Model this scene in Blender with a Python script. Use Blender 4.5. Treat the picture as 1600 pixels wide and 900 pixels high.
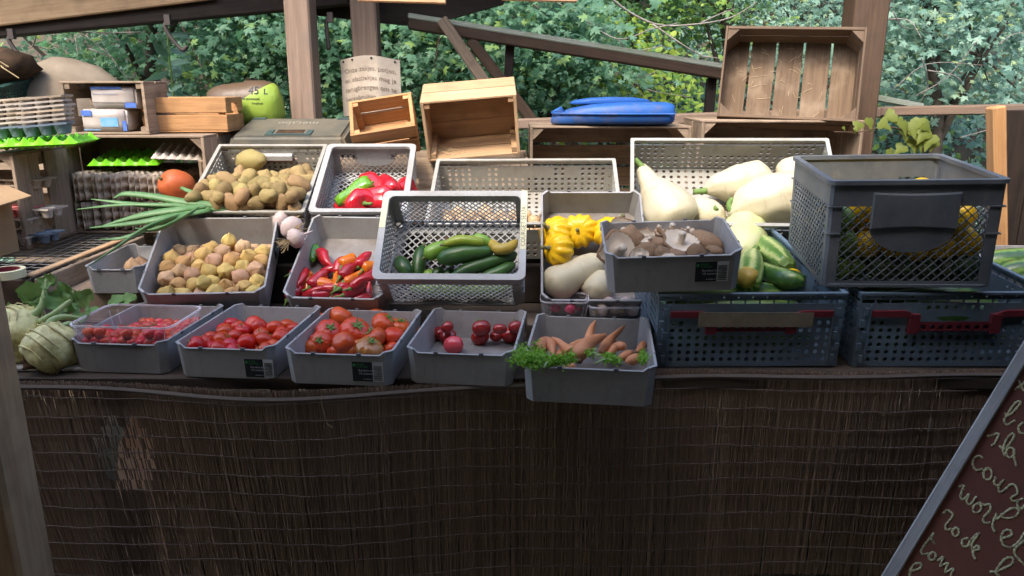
import bpy, bmesh, math, random
import numpy as np
from mathutils import Matrix, Vector, Euler, noise as mnoise

for o in list(bpy.data.objects):
    bpy.data.objects.remove(o)
SC = bpy.context.scene
COL = SC.collection
R = math.radians
rnd = random.Random(11)
PI = math.pi

# ------------------------------------------------------------------ camera, sky, sun, exposure
CAM_Z, PITCH, FPX = 1.55, R(15), 1180.0
cam_d = bpy.data.cameras.new('camera')
cam = bpy.data.objects.new('camera', cam_d)
COL.objects.link(cam)
cam_d.sensor_width = 36.0
cam_d.lens = 36.0 * FPX / 1600.0
cam_d.clip_start = 0.05
cam_d.clip_end = 400.0
cam.location = (0, 0, CAM_Z)
cam.rotation_euler = (PI / 2 - PITCH, 0, 0)
SC.camera = cam

SUN_EL, SUN_AZ = R(50), R(-27)          # azimuth measured from the viewer's back, towards the left
world = bpy.data.worlds.new('World')
SC.world = world
world.use_nodes = True
wn = world.node_tree.nodes
wl = world.node_tree.links
bg = wn['Background']
sky = wn.new('ShaderNodeTexSky')
sky.sky_type = 'NISHITA'
sky.sun_disc = False
sky.sun_elevation = SUN_EL
sky.sun_rotation = R(180) + SUN_AZ * -1
sky.air_density = 1.0
sky.dust_density = 3.0
sky.ozone_density = 0.6
wl.new(sky.outputs['Color'], bg.inputs['Color'])
bg.inputs['Strength'].default_value = 0.14

sd = bpy.data.lights.new('sun', 'SUN')
sun = bpy.data.objects.new('sun', sd)
COL.objects.link(sun)
sd.energy = 0.75
sd.angle = R(10.0)
sd.color = (1.0, 0.92, 0.80)
to_sun = Vector((math.cos(SUN_EL) * math.sin(SUN_AZ), -math.cos(SUN_EL) * math.cos(SUN_AZ), math.sin(SUN_EL)))
sun.rotation_euler = to_sun.to_track_quat('Z', 'Y').to_euler()

SC.view_settings.view_transform = 'Standard'
SC.view_settings.look = 'None'
SC.view_settings.gamma = 1.0
SC.view_settings.exposure = 2.25
SC.cycles.use_denoising = True
SC.cycles.max_bounces = 10
SC.cycles.diffuse_bounces = 5
SC.cycles.transparent_max_bounces = 24
SC.cycles.sample_clamp_indirect = 6.0

# ------------------------------------------------------------------ helpers
def ray(px, py):
    c, s = math.cos(PITCH), math.sin(PITCH)
    a, b = (px - 800.0) / FPX, (450.0 - py) / FPX
    return Vector((a, c + b * s, -s + b * c))

def at(px, py, Y):
    d = ray(px, py)
    return Vector((0, 0, CAM_Z)) + d * (Y / d.y)

def at_z(px, py, z):
    d = ray(px, py)
    return Vector((0, 0, CAM_Z)) + d * ((z - CAM_Z) / d.z)

def on(M, px, py, zl):
    """point on the plane z = zl of a container's own frame, in that frame"""
    Mi = M.inverted()
    o = Mi @ Vector((0, 0, CAM_Z))
    d = Mi.to_3x3() @ ray(px, py)
    return o + d * ((zl - o.z) / d.z)

def pix(p):
    c, s = math.cos(PITCH), math.sin(PITCH)
    z = p[2] - CAM_Z
    f = p[1] * c - z * s
    return (800 + FPX * p[0] / f, 450 - FPX * (p[1] * s + z * c) / f)

def frame(x, y, z, yaw=0, pit=0, rol=0):
    return Matrix.Translation((x, y, z)) @ Matrix.Rotation(R(yaw), 4, 'Z') @ Matrix.Rotation(R(pit), 4, 'X') @ Matrix.Rotation(R(rol), 4, 'Y')

def mk_mesh(name, V, F, mats, mi=None, smooth=False, auto=None):
    me = bpy.data.meshes.new(name)
    me.from_pydata([tuple(v) for v in V], [], F)
    for m in (mats if isinstance(mats, (list, tuple)) else [mats]):
        me.materials.append(m)
    if mi:
        me.polygons.foreach_set('material_index', mi)
    if smooth:
        me.polygons.foreach_set('use_smooth', [True] * len(me.polygons))
        if auto:
            me.set_sharp_from_angle(angle=R(auto))
    me.update()
    return me

def link(name, data, parent=None, M=None):
    o = bpy.data.objects.new(name, data)
    COL.objects.link(o)
    if parent is not None:
        o.parent = parent
    if M is not None:
        o.matrix_basis = M
    return o

def tag(o, label, cat, group=None, kind=None):
    if label: o['label'] = label
    if cat: o['category'] = cat
    if group: o['group'] = group
    if kind: o['kind'] = kind
    return o

def thing(name, label, cat, M, group=None):
    o = link(name, None, None, M)
    o.empty_display_size = 0.05
    return tag(o, label, cat, group)

class MB:
    def __init__(s):
        s.v, s.f, s.m = [], [], []
    def add(s, V, F, m=0, M=None):
        b = len(s.v)
        s.v += [tuple(M @ Vector(p)) if M is not None else tuple(p) for p in V]
        s.f += [tuple(i + b for i in q) for q in F]
        s.m += [m] * len(F)
        return s
    def box(s, x0, y0, z0, x1, y1, z1, m=0, M=None):
        V = [(x, y, z) for z in (z0, z1) for y in (y0, y1) for x in (x0, x1)]
        F = [(0, 2, 3, 1), (4, 5, 7, 6), (0, 1, 5, 4), (2, 6, 7, 3), (0, 4, 6, 2), (1, 3, 7, 5)]
        return s.add(V, F, m, M)
    def tube(s, P, rad, seg=8, m=0, caps=True, M=None, flat=1.0):
        V, F = tube_geo(P, rad, seg, caps, flat)
        return s.add(V, F, m, M)
    def build(s, name, mats, parent=None, M=None, smooth=False, auto=None):
        return link(name, mk_mesh(name, s.v, s.f, mats, s.m, smooth, auto), parent, M)
    def mesh(s, name, mats, smooth=False, auto=None):
        return mk_mesh(name, s.v, s.f, mats, s.m, smooth, auto)

def tube_geo(P, rad, seg=8, caps=True, flat=1.0):
    P = [Vector(p) for p in P]
    n = len(P)
    rs = rad if isinstance(rad, (list, tuple)) else [rad] * n
    V, F = [], []
    t0 = (P[1] - P[0]).normalized()
    u = t0.orthogonal().normalized()
    for i in range(n):
        t = (P[min(i + 1, n - 1)] - P[max(i - 1, 0)]).normalized()
        u = (u - t * u.dot(t)).normalized()
        w = t.cross(u)
        for k in range(seg):
            a = 2 * PI * k / seg
            V.append(P[i] + u * (math.cos(a) * rs[i]) + w * (math.sin(a) * rs[i] * flat))
    for i in range(n - 1):
        for k in range(seg):
            k2 = (k + 1) % seg
            F.append((i * seg + k, i * seg + k2, (i + 1) * seg + k2, (i + 1) * seg + k))
    if caps:
        F.append(tuple(reversed(range(seg))))
        F.append(tuple((n - 1) * seg + k for k in range(seg)))
    return V, F

def spline(P, k=6):
    """Catmull-Rom through the points"""
    P = [Vector(p) for p in P]
    Q = [P[0] * 2 - P[1]] + P + [P[-1] * 2 - P[-2]]
    out = []
    for i in range(1, len(Q) - 2):
        a, b, c, d = Q[i - 1], Q[i], Q[i + 1], Q[i + 2]
        for j in range(k):
            t = j / k
            out.append(0.5 * ((2 * b) + (c - a) * t + (2 * a - 5 * b + 4 * c - d) * t * t + (3 * b - a - 3 * c + d) * t ** 3))
    out.append(P[-1])
    return out

def lerp_list(vals, n):
    out = []
    for i in range(n):
        t = i / (n - 1) * (len(vals) - 1)
        k = min(int(t), len(vals) - 2)
        out.append(vals[k] + (vals[k + 1] - vals[k]) * (t - k))
    return out

def revolve(prof, seg=20, fr=None):
    """prof: (r, z) from the bottom pole to the top; fr(angle, t) multiplies r"""
    V, F = [], []
    n = len(prof)
    for i, (r, z) in enumerate(prof):
        for k in range(seg):
            a = 2 * PI * k / seg
            q = r * (fr(a, i / (n - 1)) if fr else 1.0)
            V.append((q * math.cos(a), q * math.sin(a), z))
    for i in range(n - 1):
        for k in range(seg):
            k2 = (k + 1) % seg
            F.append((i * seg + k, i * seg + k2, (i + 1) * seg + k2, (i + 1) * seg + k))
    F.append(tuple(reversed(range(seg))))
    F.append(tuple((n - 1) * seg + k for k in range(seg)))
    return V, F

def wobble(V, amp, freq, seed):
    o = Vector((seed * 3.7, seed * 1.3, seed * 5.1))
    out = []
    for p in V:
        p = Vector(p)
        k = mnoise.noise(p * freq + o)
        out.append(p * (1 + amp * k))
    return out

# ------------------------------------------------------------------ materials
def mat(name, color, rough=0.6, spec=0.4, var=0.0, nscale=20.0, color2=None, bump=0.0, bscale=60.0, metallic=0.0, sss=0.0, coat=0.0, objvar=0.0, contrast=(0.35, 0.65), hue=0.0, scuff=0.0, scuffcol=(0.42, 0.37, 0.31)):
    m = bpy.data.materials.new(name)
    m.use_nodes = True
    nt = m.node_tree
    N, L = nt.nodes, nt.links
    b = N['Principled BSDF']
    b.inputs['Roughness'].default_value = rough
    b.inputs['Specular IOR Level'].default_value = spec
    b.inputs['Metallic'].default_value = metallic
    if coat:
        b.inputs['Coat Weight'].default_value = coat
        b.inputs['Coat Roughness'].default_value = 0.12
    tc = N.new('ShaderNodeTexCoord')
    last = None
    if color2 is not None:
        nz = N.new('ShaderNodeTexNoise')
        nz.inputs['Scale'].default_value = nscale
        nz.inputs['Detail'].default_value = 6
        nz.inputs['Roughness'].default_value = 0.62
        L.new(tc.outputs['Object'], nz.inputs['Vector'])
        mr = N.new('ShaderNodeMapRange')
        mr.inputs['From Min'].default_value = contrast[0]
        mr.inputs['From Max'].default_value = contrast[1]
        L.new(nz.outputs['Fac'], mr.inputs['Value'])
        mx = N.new('ShaderNodeMix'); mx.data_type = 'RGBA'
        mx.inputs[6].default_value = (*color, 1)
        mx.inputs[7].default_value = (*color2, 1)
        L.new(mr.outputs['Result'], mx.inputs[0])
        last = mx.outputs[2]
    if scuff and last is not None:
        mpp = N.new('ShaderNodeMapping'); mpp.inputs['Scale'].default_value = (1.0, 1.0, 0.35)
        L.new(tc.outputs['Object'], mpp.inputs['Vector'])
        ns = N.new('ShaderNodeTexNoise'); ns.inputs['Scale'].default_value = 38; ns.inputs['Detail'].default_value = 9; ns.inputs['Roughness'].default_value = 0.75
        L.new(mpp.outputs['Vector'], ns.inputs['Vector'])
        ms2 = N.new('ShaderNodeMapRange'); ms2.inputs['From Min'].default_value = 0.54; ms2.inputs['From Max'].default_value = 0.70; ms2.inputs['To Max'].default_value = scuff
        L.new(ns.outputs['Fac'], ms2.inputs['Value'])
        mz = N.new('ShaderNodeMix'); mz.data_type = 'RGBA'
        L.new(ms2.outputs['Result'], mz.inputs[0]); L.new(last, mz.inputs[6]); mz.inputs[7].default_value = (*scuffcol, 1)
        last = mz.outputs[2]
    if objvar or hue:
        oi = N.new('ShaderNodeObjectInfo')
        hs = N.new('ShaderNodeHueSaturation')
        mv = N.new('ShaderNodeMapRange')
        mv.inputs['To Min'].default_value = 1 - objvar
        mv.inputs['To Max'].default_value = 1 + objvar
        L.new(oi.outputs['Random'], mv.inputs['Value'])
        L.new(mv.outputs['Result'], hs.inputs['Value'])
        if hue:
            mh = N.new('ShaderNodeMapRange')
            mh.inputs['To Min'].default_value = 0.5 - hue
            mh.inputs['To Max'].default_value = 0.5 + hue
            wv = N.new('ShaderNodeTexWhiteNoise'); wv.noise_dimensions = '1D'
            L.new(oi.outputs['Random'], wv.inputs['W'])
            L.new(wv.outputs['Value'], mh.inputs['Value'])
            L.new(mh.outputs['Result'], hs.inputs['Hue'])
        if last is not None:
            L.new(last, hs.inputs['Color'])
        else:
            hs.inputs['Color'].default_value = (*color, 1)
        last = hs.outputs['Color']
    if last is not None:
        L.new(last, b.inputs['Base Color'])
    else:
        b.inputs['Base Color'].default_value = (*color, 1)
    if sss:
        b.inputs['Subsurface Weight'].default_value = sss
        b.inputs['Subsurface Radius'].default_value = (0.02, 0.01, 0.006)
        b.inputs['Subsurface Scale'].default_value = 0.5
    if bump:
        nb = N.new('ShaderNodeTexNoise')
        nb.inputs['Scale'].default_value = bscale
        nb.inputs['Detail'].default_value = 4
        L.new(tc.outputs['Object'], nb.inputs['Vector'])
        bp = N.new('ShaderNodeBump')
        bp.inputs['Strength'].default_value = bump
        bp.inputs['Distance'].default_value = 0.004
        L.new(nb.outputs['Fac'], bp.inputs['Height'])
        L.new(bp.outputs['Normal'], b.inputs['Normal'])
    return m

def wood(name, c1, c2, dirt=(0.05, 0.04, 0.03), dirt_amt=0.5, rough=0.75, objvar=0.22, grain=1.0):
    """grain runs along the piece's own X axis"""
    m = bpy.data.materials.new(name)
    m.use_nodes = True
    nt = m.node_tree
    N, L = nt.nodes, nt.links
    b = N['Principled BSDF']
    b.inputs['Roughness'].default_value = rough
    b.inputs['Specular IOR Level'].default_value = 0.25
    tc = N.new('ShaderNodeTexCoord')
    oi = N.new('ShaderNodeObjectInfo')
    off = N.new('ShaderNodeVectorMath'); off.operation = 'MULTIPLY_ADD'
    cmb = N.new('ShaderNodeCombineXYZ')
    for k in range(3):
        L.new(oi.outputs['Random'], cmb.inputs[k])
    off.inputs[1].default_value = (37.0, 23.0, 11.0)
    L.new(cmb.outputs[0], off.inputs[0])
    L.new(tc.outputs['Object'], off.inputs[2])
    mp = N.new('ShaderNodeMapping')
    mp.inputs['Scale'].default_value = (2.2 * grain, 42 * grain, 42 * grain)
    L.new(off.outputs[0], mp.inputs['Vector'])
    nz = N.new('ShaderNodeTexNoise')
    nz.inputs['Scale'].default_value = 1.6
    nz.inputs['Detail'].default_value = 8
    nz.inputs['Roughness'].default_value = 0.65
    nz.inputs['Distortion'].default_value = 0.6
    L.new(mp.outputs['Vector'], nz.inputs['Vector'])
    cr = N.new('ShaderNodeValToRGB')
    cr.color_ramp.elements[0].position = 0.32
    cr.color_ramp.elements[0].color = (*c2, 1)
    cr.color_ramp.elements[1].position = 0.66
    cr.color_ramp.elements[1].color = (*c1, 1)
    L.new(nz.outputs['Fac'], cr.inputs['Fac'])
    # knots and stains
    nd = N.new('ShaderNodeTexNoise')
    nd.inputs['Scale'].default_value = 9
    nd.inputs['Detail'].default_value = 5
    L.new(off.outputs[0], nd.inputs['Vector'])
    mr = N.new('ShaderNodeMapRange')
    mr.inputs['From Min'].default_value = 0.48
    mr.inputs['From Max'].default_value = 0.75
    mr.inputs['To Max'].default_value = dirt_amt
    L.new(nd.outputs['Fac'], mr.inputs['Value'])
    mx = N.new('ShaderNodeMix'); mx.data_type = 'RGBA'
    mx.inputs[7].default_value = (*dirt, 1)
    L.new(cr.outputs['Color'], mx.inputs[6])
    L.new(mr.outputs['Result'], mx.inputs[0])
    hs = N.new('ShaderNodeHueSaturation')
    mv = N.new('ShaderNodeMapRange')
    mv.inputs['To Min'].default_value = 1 - objvar
    mv.inputs['To Max'].default_value = 1 + objvar
    L.new(oi.outputs['Random'], mv.inputs['Value'])
    L.new(mv.outputs['Result'], hs.inputs['Value'])
    L.new(mx.outputs[2], hs.inputs['Color'])
    L.new(hs.outputs['Color'], b.inputs['Base Color'])
    bp = N.new('ShaderNodeBump')
    bp.inputs['Strength'].default_value = 0.45
    bp.inputs['Distance'].default_value = 0.0025
    L.new(nz.outputs['Fac'], bp.inputs['Height'])
    L.new(bp.outputs['Normal'], b.inputs['Normal'])
    return m

def leafmat(name, cols, trans=0.35, rough=0.5, objvar=0.0):
    """cols: list of (position, colour) picked per leaf"""
    m = bpy.data.materials.new(name)
    m.use_nodes = True
    nt = m.node_tree
    N, L = nt.nodes, nt.links
    b = N['Principled BSDF']
    b.inputs['Roughness'].default_value = rough
    b.inputs['Specular IOR Level'].default_value = 0.22
    ge = N.new('ShaderNodeNewGeometry')
    cr = N.new('ShaderNodeValToRGB')
    el = cr.color_ramp.elements
    while len(el) < len(cols):
        el.new(0.5)
    for e, (p, c) in zip(el, cols):
        e.position = p
        e.color = (*c, 1)
    L.new(ge.outputs['Random Per Island'], cr.inputs['Fac'])
    L.new(cr.outputs['Color'], b.inputs['Base Color'])
    tr = N.new('ShaderNodeBsdfTranslucent')
    hs = N.new('ShaderNodeHueSaturation')
    hs.inputs['Hue'].default_value = 0.47
    hs.inputs['Saturation'].default_value = 1.15
    hs.inputs['Value'].default_value = 1.6
    L.new(cr.outputs['Color'], hs.inputs['Color'])
    L.new(hs.outputs['Color'], tr.inputs['Color'])
    ms = N.new('ShaderNodeMixShader')
    ms.inputs[0].default_value = trans
    L.new(b.outputs[0], ms.inputs[1])
    L.new(tr.outputs[0], ms.inputs[2])
    L.new(ms.outputs[0], N['Material Output'].inputs['Surface'])
    return m

def clearplastic(name, alpha=0.28, tint=(0.9, 0.88, 0.92)):
    m = bpy.data.materials.new(name)
    m.use_nodes = True
    nt = m.node_tree
    N, L = nt.nodes, nt.links
    b = N['Principled BSDF']
    b.inputs['Base Color'].default_value = (*tint, 1)
    b.inputs['Roughness'].default_value = 0.12
    t = N.new('ShaderNodeBsdfTransparent')
    ms = N.new('ShaderNodeMixShader')
    fr = N.new('ShaderNodeLayerWeight')
    fr.inputs['Blend'].default_value = 0.25
    mr = N.new('ShaderNodeMapRange')
    mr.inputs['To Min'].default_value = alpha
    mr.inputs['To Max'].default_value = min(1, alpha + 0.5)
    L.new(fr.outputs['Facing'], mr.inputs['Value'])
    L.new(mr.outputs['Result'], ms.inputs[0])
    L.new(t.outputs[0], ms.inputs[1])
    L.new(b.outputs[0], ms.inputs[2])
    L.new(ms.outputs[0], N['Material Output'].inputs['Surface'])
    return m

M = {}
M['grey'] = mat('grey_plastic', (0.345, 0.342, 0.342), 0.45, 0.4, scuff=0.35, scuffcol=(0.16, 0.13, 0.10), color2=(0.25, 0.232, 0.215), nscale=9, contrast=(0.45, 0.8), bump=0.05, bscale=90, objvar=0.05)
M['dirtyfloor'] = mat('dirty_tray_floor', (0.27, 0.255, 0.245), 0.6, 0.3, color2=(0.13, 0.10, 0.075), nscale=7, contrast=(0.4, 0.7))
M['lgrey'] = mat('light_grey_plastic', (0.40, 0.405, 0.40), 0.45, 0.4, scuff=0.45, scuffcol=(0.20, 0.16, 0.115), color2=(0.29, 0.28, 0.26), nscale=5, bump=0.05, objvar=0.05)
M['vgrey'] = mat('pale_grey_plastic', (0.37, 0.37, 0.335), 0.5, 0.4, scuff=0.45, scuffcol=(0.20, 0.16, 0.115), color2=(0.27, 0.25, 0.21), nscale=4, bump=0.05, objvar=0.05)
M['xgrey'] = mat('dark_grey_plastic', (0.155, 0.17, 0.18), 0.5, 0.4, scuff=0.30, scuffcol=(0.30, 0.27, 0.24), color2=(0.085, 0.10, 0.12), nscale=5, bump=0.05)
M['bgrey'] = mat('blue_grey_plastic', (0.15, 0.225, 0.30), 0.5, 0.4, scuff=0.30, scuffcol=(0.30, 0.27, 0.24), color2=(0.105, 0.135, 0.165), nscale=5, bump=0.05, objvar=0.04)
M['red_plastic'] = mat('red_plastic', (0.21, 0.028, 0.04), 0.55, 0.25, color2=(0.14, 0.028, 0.035), nscale=8)
M['tape'] = mat('paper_tape', (0.32, 0.27, 0.20), 0.8, 0.2, color2=(0.22, 0.185, 0.13), nscale=14)
M['tapey'] = mat('cream_tape', (0.70, 0.66, 0.42), 0.7, 0.2)
M['black'] = mat('black_print', (0.02, 0.025, 0.03), 0.5, 0.3)
M['white'] = mat('white_print', (0.55, 0.57, 0.60), 0.5, 0.3)
M['greenp'] = mat('green_print', (0.05, 0.30, 0.10), 0.5, 0.3)
M['ink'] = mat('faded_ink', (0.25, 0.205, 0.16), 0.9, 0.1)
M['handink'] = mat('pencil_ink', (0.16, 0.16, 0.14), 0.8, 0.1)
M['wold'] = wood('weathered_wood', (0.36, 0.27, 0.19), (0.20, 0.145, 0.10), dirt_amt=0.55)
M['worange'] = wood('orange_pine_wood', (0.52, 0.29, 0.13), (0.36, 0.18, 0.075), dirt_amt=0.3, objvar=0.12)
M['wpale'] = wood('pale_pine_wood', (0.56, 0.37, 0.21), (0.42, 0.26, 0.14), dirt_amt=0.3, objvar=0.12)
M['wgrey'] = wood('grey_wood', (0.42, 0.37, 0.33), (0.28, 0.24, 0.21), dirt_amt=0.5)
M['wpost'] = wood('post_wood', (0.24, 0.17, 0.125), (0.15, 0.105, 0.078), dirt=(0.14, 0.115, 0.10), dirt_amt=0.5, grain=0.8)
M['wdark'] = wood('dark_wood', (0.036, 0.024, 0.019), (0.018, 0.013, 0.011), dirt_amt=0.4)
M['wbrown'] = wood('brown_wood', (0.105, 0.066, 0.042), (0.065, 0.040, 0.027), dirt_amt=0.4)
M['wmoss'] = wood('mossy_rail_wood', (0.46, 0.50, 0.40), (0.32, 0.34, 0.27), dirt=(0.24, 0.30, 0.15), dirt_amt=0.6)
M['reed'] = None
M['twine'] = mat('grey_twine', (0.19, 0.155, 0.13), 0.9, 0.1)
M['iron'] = mat('dark_iron', (0.03, 0.028, 0.028), 0.6, 0.4, color2=(0.05, 0.035, 0.03), nscale=20)
M['wire'] = mat('dark_wire', (0.17, 0.165, 0.16), 0.5, 0.5)
M['board'] = mat('chalkboard_brown', (0.25, 0.090, 0.055), 0.75, 0.25, color2=(0.17, 0.062, 0.042), nscale=4, bump=0.05)
M['chalk'] = mat('yellow_chalk', (0.72, 0.66, 0.36), 0.95, 0.05, color2=(0.24, 0.13, 0.08), nscale=260, contrast=(0.46, 0.66))
M['kraft'] = mat('cardboard', (0.44, 0.29, 0.16), 0.85, 0.15, color2=(0.38, 0.245, 0.135), nscale=7)
M['pulp'] = mat('pulp_grey', (0.60, 0.55, 0.50), 0.95, 0.1, color2=(0.45, 0.39, 0.33), nscale=12, bump=0.2, bscale=200, objvar=0.12)
M['pulpb'] = mat('pulp_brown', (0.54, 0.45, 0.36), 0.95, 0.1, color2=(0.38, 0.30, 0.22), nscale=14, bump=0.2, bscale=200, objvar=0.25)
M['pulpblue'] = mat('pulp_blue', (0.20, 0.26, 0.33), 0.95, 0.1, color2=(0.15, 0.19, 0.25), nscale=14, bump=0.2, bscale=200)
M['pulppink'] = mat('pulp_pink', (0.50, 0.16, 0.16), 0.95, 0.1, bump=0.2, bscale=200)
M['limeplast'] = mat('lime_plastic', (0.20, 0.62, 0.02), 0.4, 0.4, objvar=0.05)
M['sack'] = mat('beige_sack', (0.25, 0.21, 0.16), 0.85, 0.2, color2=(0.17, 0.135, 0.10), nscale=7, bump=0.35, bscale=24)
M['paperbag'] = mat('white_film', (0.44, 0.40, 0.375), 0.4, 0.4, color2=(0.34, 0.285, 0.25), nscale=10, bump=0.15, bscale=30)
M['blueprint'] = mat('blue_print', (0.06, 0.12, 0.48), 0.35, 0.5, color2=(0.10, 0.20, 0.55), nscale=14)
M['cyanprint'] = mat('cyan_print', (0.10, 0.32, 0.60), 0.35, 0.5, color2=(0.25, 0.42, 0.62), nscale=30)
M['blueplast'] = mat('blue_plastic', (0.020, 0.095, 0.33), 0.5, 0.35, color2=(0.11, 0.115, 0.16), nscale=11, contrast=(0.52, 0.78), bump=0.08)
M['case'] = mat('tool_case_plastic', (0.085, 0.085, 0.07), 0.6, 0.3, color2=(0.15, 0.13, 0.095), nscale=7)
M['caseside'] = mat('tool_case_side', (0.045, 0.075, 0.075), 0.5, 0.3)
M['casetext'] = mat('case_logo', (0.30, 0.28, 0.22), 0.6, 0.3)
M['cloth'] = mat('aged_paper', (0.52, 0.45, 0.37), 0.9, 0.1, color2=(0.42, 0.35, 0.275), nscale=9, bump=0.2, bscale=40)
M['dkgreen'] = mat('dark_green_plastic', (0.02, 0.055, 0.045), 0.5, 0.4)
M['root'] = mat('dark_soil_roots', (0.035, 0.025, 0.018), 0.95, 0.1, color2=(0.08, 0.05, 0.03), nscale=18, bump=0.8, bscale=30)
M['tabletop'] = wood('pale_table_wood', (0.10, 0.075, 0.055), (0.06, 0.045, 0.035), dirt_amt=0.5)
M['wpale2'] = wood('bleached_board', (0.52, 0.49, 0.45), (0.40, 0.37, 0.33), dirt_amt=0.4)
M['darkclip'] = mat('dark_clip_plastic', (0.13, 0.13, 0.14), 0.5, 0.4)
M['chrome'] = mat('bright_handle', (0.55, 0.55, 0.55), 0.3, 0.5)
M['clear'] = clearplastic('clear_plastic', 0.07)
M['clearrim'] = clearplastic('clear_plastic_rim', 0.34)
# produce
M['potato'] = mat('potato_skin', (0.35, 0.245, 0.10), 0.65, 0.3, color2=(0.17, 0.115, 0.055), nscale=17, bump=0.5, bscale=45, objvar=0.28, hue=0.022, contrast=(0.42, 0.78))
M['husk_t'] = mat('physalis_husk_tan', (0.58, 0.38, 0.23), 0.75, 0.2, color2=(0.44, 0.26, 0.15), nscale=18, bump=0.5, bscale=70, objvar=0.14, hue=0.012)
M['husk'] = mat('physalis_husk', (0.60, 0.43, 0.155), 0.75, 0.2, color2=(0.50, 0.30, 0.115), nscale=16, bump=0.5, bscale=70, objvar=0.14, hue=0.022)
M['tomato'] = mat('tomato_red', (0.60, 0.014, 0.007), 0.28, 0.4, color2=(0.52, 0.035, 0.010), nscale=8, coat=0.12, objvar=0.12, hue=0.012)
M['tomato_o'] = mat('tomato_orange', (0.62, 0.055, 0.016), 0.28, 0.4, color2=(0.55, 0.10, 0.02), nscale=7, coat=0.12, objvar=0.1, hue=0.012)
M['tomato_g'] = mat('tomato_striped', (0.36, 0.23, 0.06), 0.25, 0.5, color2=(0.52, 0.12, 0.03), nscale=14, coat=0.3)
M['tomato_d'] = mat('tomato_deep', (0.36, 0.022, 0.018), 0.25, 0.5, color2=(0.28, 0.016, 0.016), nscale=9, coat=0.3, objvar=0.12)
M['tomato_p'] = mat('tomato_pink', (0.66, 0.07, 0.085), 0.25, 0.5, coat=0.3)
M['stalk'] = mat('green_stalk', (0.10, 0.20, 0.035), 0.6, 0.3, color2=(0.16, 0.24, 0.07), nscale=20)
M['drystalk'] = mat('dry_stalk', (0.20, 0.18, 0.10), 0.8, 0.2, color2=(0.14, 0.15, 0.07), nscale=20)
M['chili_r'] = mat('pepper_red', (0.48, 0.016, 0.022), 0.2, 0.5, color2=(0.36, 0.010, 0.03), nscale=8, coat=0.4, objvar=0.15)
M['chili_o'] = mat('pepper_orange', (0.76, 0.21, 0.015), 0.22, 0.5, color2=(0.70, 0.13, 0.012), nscale=8, coat=0.4)
M['chili_g'] = mat('pepper_green', (0.055, 0.20, 0.018), 0.2, 0.5, color2=(0.10, 0.30, 0.02), nscale=7, coat=0.4)
M['bell_r'] = mat('bell_pepper_red', (0.56, 0.016, 0.03), 0.17, 0.5, color2=(0.44, 0.012, 0.02), nscale=5, coat=0.5)
M['bell_g'] = mat('bell_pepper_green', (0.16, 0.34, 0.02), 0.2, 0.5, color2=(0.07, 0.22, 0.015), nscale=5, coat=0.5)
M['cuke'] = mat('cucumber_dark', (0.022, 0.065, 0.016), 0.35, 0.5, color2=(0.045, 0.115, 0.025), nscale=11, bump=0.2, bscale=50, objvar=0.2)
M['cuke_l'] = mat('cucumber_light', (0.19, 0.34, 0.045), 0.35, 0.5, color2=(0.12, 0.24, 0.03), nscale=9, bump=0.15)
M['cuke_y'] = mat('cucumber_yellowing', (0.30, 0.34, 0.03), 0.35, 0.5, color2=(0.14, 0.24, 0.02), nscale=7, bump=0.15)
M['gold'] = mat('cucumber_gold', (0.50, 0.33, 0.05), 0.4, 0.4, color2=(0.34, 0.26, 0.05), nscale=10, bump=0.2)
M['squash_y'] = mat('squash_yellow', (0.80, 0.52, 0.010), 0.35, 0.4, color2=(0.74, 0.40, 0.008), nscale=7, coat=0.08, objvar=0.07)
M['squash_w'] = mat('squash_white', (0.56, 0.50, 0.345), 0.45, 0.4, scuff=0.55, scuffcol=(0.33, 0.25, 0.14), color2=(0.47, 0.415, 0.27), nscale=9, bump=0.22, bscale=16, objvar=0.05, contrast=(0.4, 0.8))
M['squash_wg'] = mat('squash_white_green', (0.50, 0.55, 0.22), 0.4, 0.45, color2=(0.60, 0.58, 0.36), nscale=4, bump=0.10, bscale=14)
M['pumpkin'] = mat('pumpkin_orange', (0.46, 0.11, 0.03), 0.5, 0.35, color2=(0.38, 0.075, 0.025), nscale=9, bump=0.1)
M['carrot'] = mat('carrot_orange', (0.64, 0.275, 0.13), 0.5, 0.35, color2=(0.50, 0.20, 0.095), nscale=20, bump=0.3, bscale=40, objvar=0.1)
M['cap'] = mat('mushroom_cap', (0.34, 0.215, 0.12), 0.7, 0.25, color2=(0.17, 0.095, 0.05), nscale=22, bump=0.4, bscale=60, objvar=0.2)
M['gill'] = mat('mushroom_gills', (0.80, 0.69, 0.53), 0.85, 0.1, color2=(0.62, 0.50, 0.39), nscale=40, bump=0.5, bscale=120)
M['onion'] = mat('onion_skin', (0.60, 0.44, 0.27), 0.4, 0.4, color2=(0.50, 0.29, 0.12), nscale=12, bump=0.2, objvar=0.15)
M['garlic'] = mat('garlic_skin', (0.55, 0.47, 0.42), 0.55, 0.3, color2=(0.46, 0.33, 0.32), nscale=9, bump=0.2)
M['strawm'] = mat('pale_straw', (0.52, 0.41, 0.24), 0.8, 0.2)
M['scar'] = mat('leaf_scar', (0.52, 0.47, 0.24), 0.7, 0.2, color2=(0.36, 0.29, 0.15), nscale=30)
M['dryroot'] = mat('dry_roots', (0.42, 0.32, 0.18), 0.9, 0.1)
M['kohl'] = mat('kohlrabi_pale', (0.70, 0.65, 0.31), 0.5, 0.35, color2=(0.45, 0.38, 0.16), nscale=3.2, bump=0.5, bscale=6, contrast=(0.42, 0.66))
M['kohlroot'] = mat('kohlrabi_root', (0.17, 0.10, 0.05), 0.9, 0.1, color2=(0.08, 0.05, 0.03), nscale=20, bump=0.6)
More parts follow.
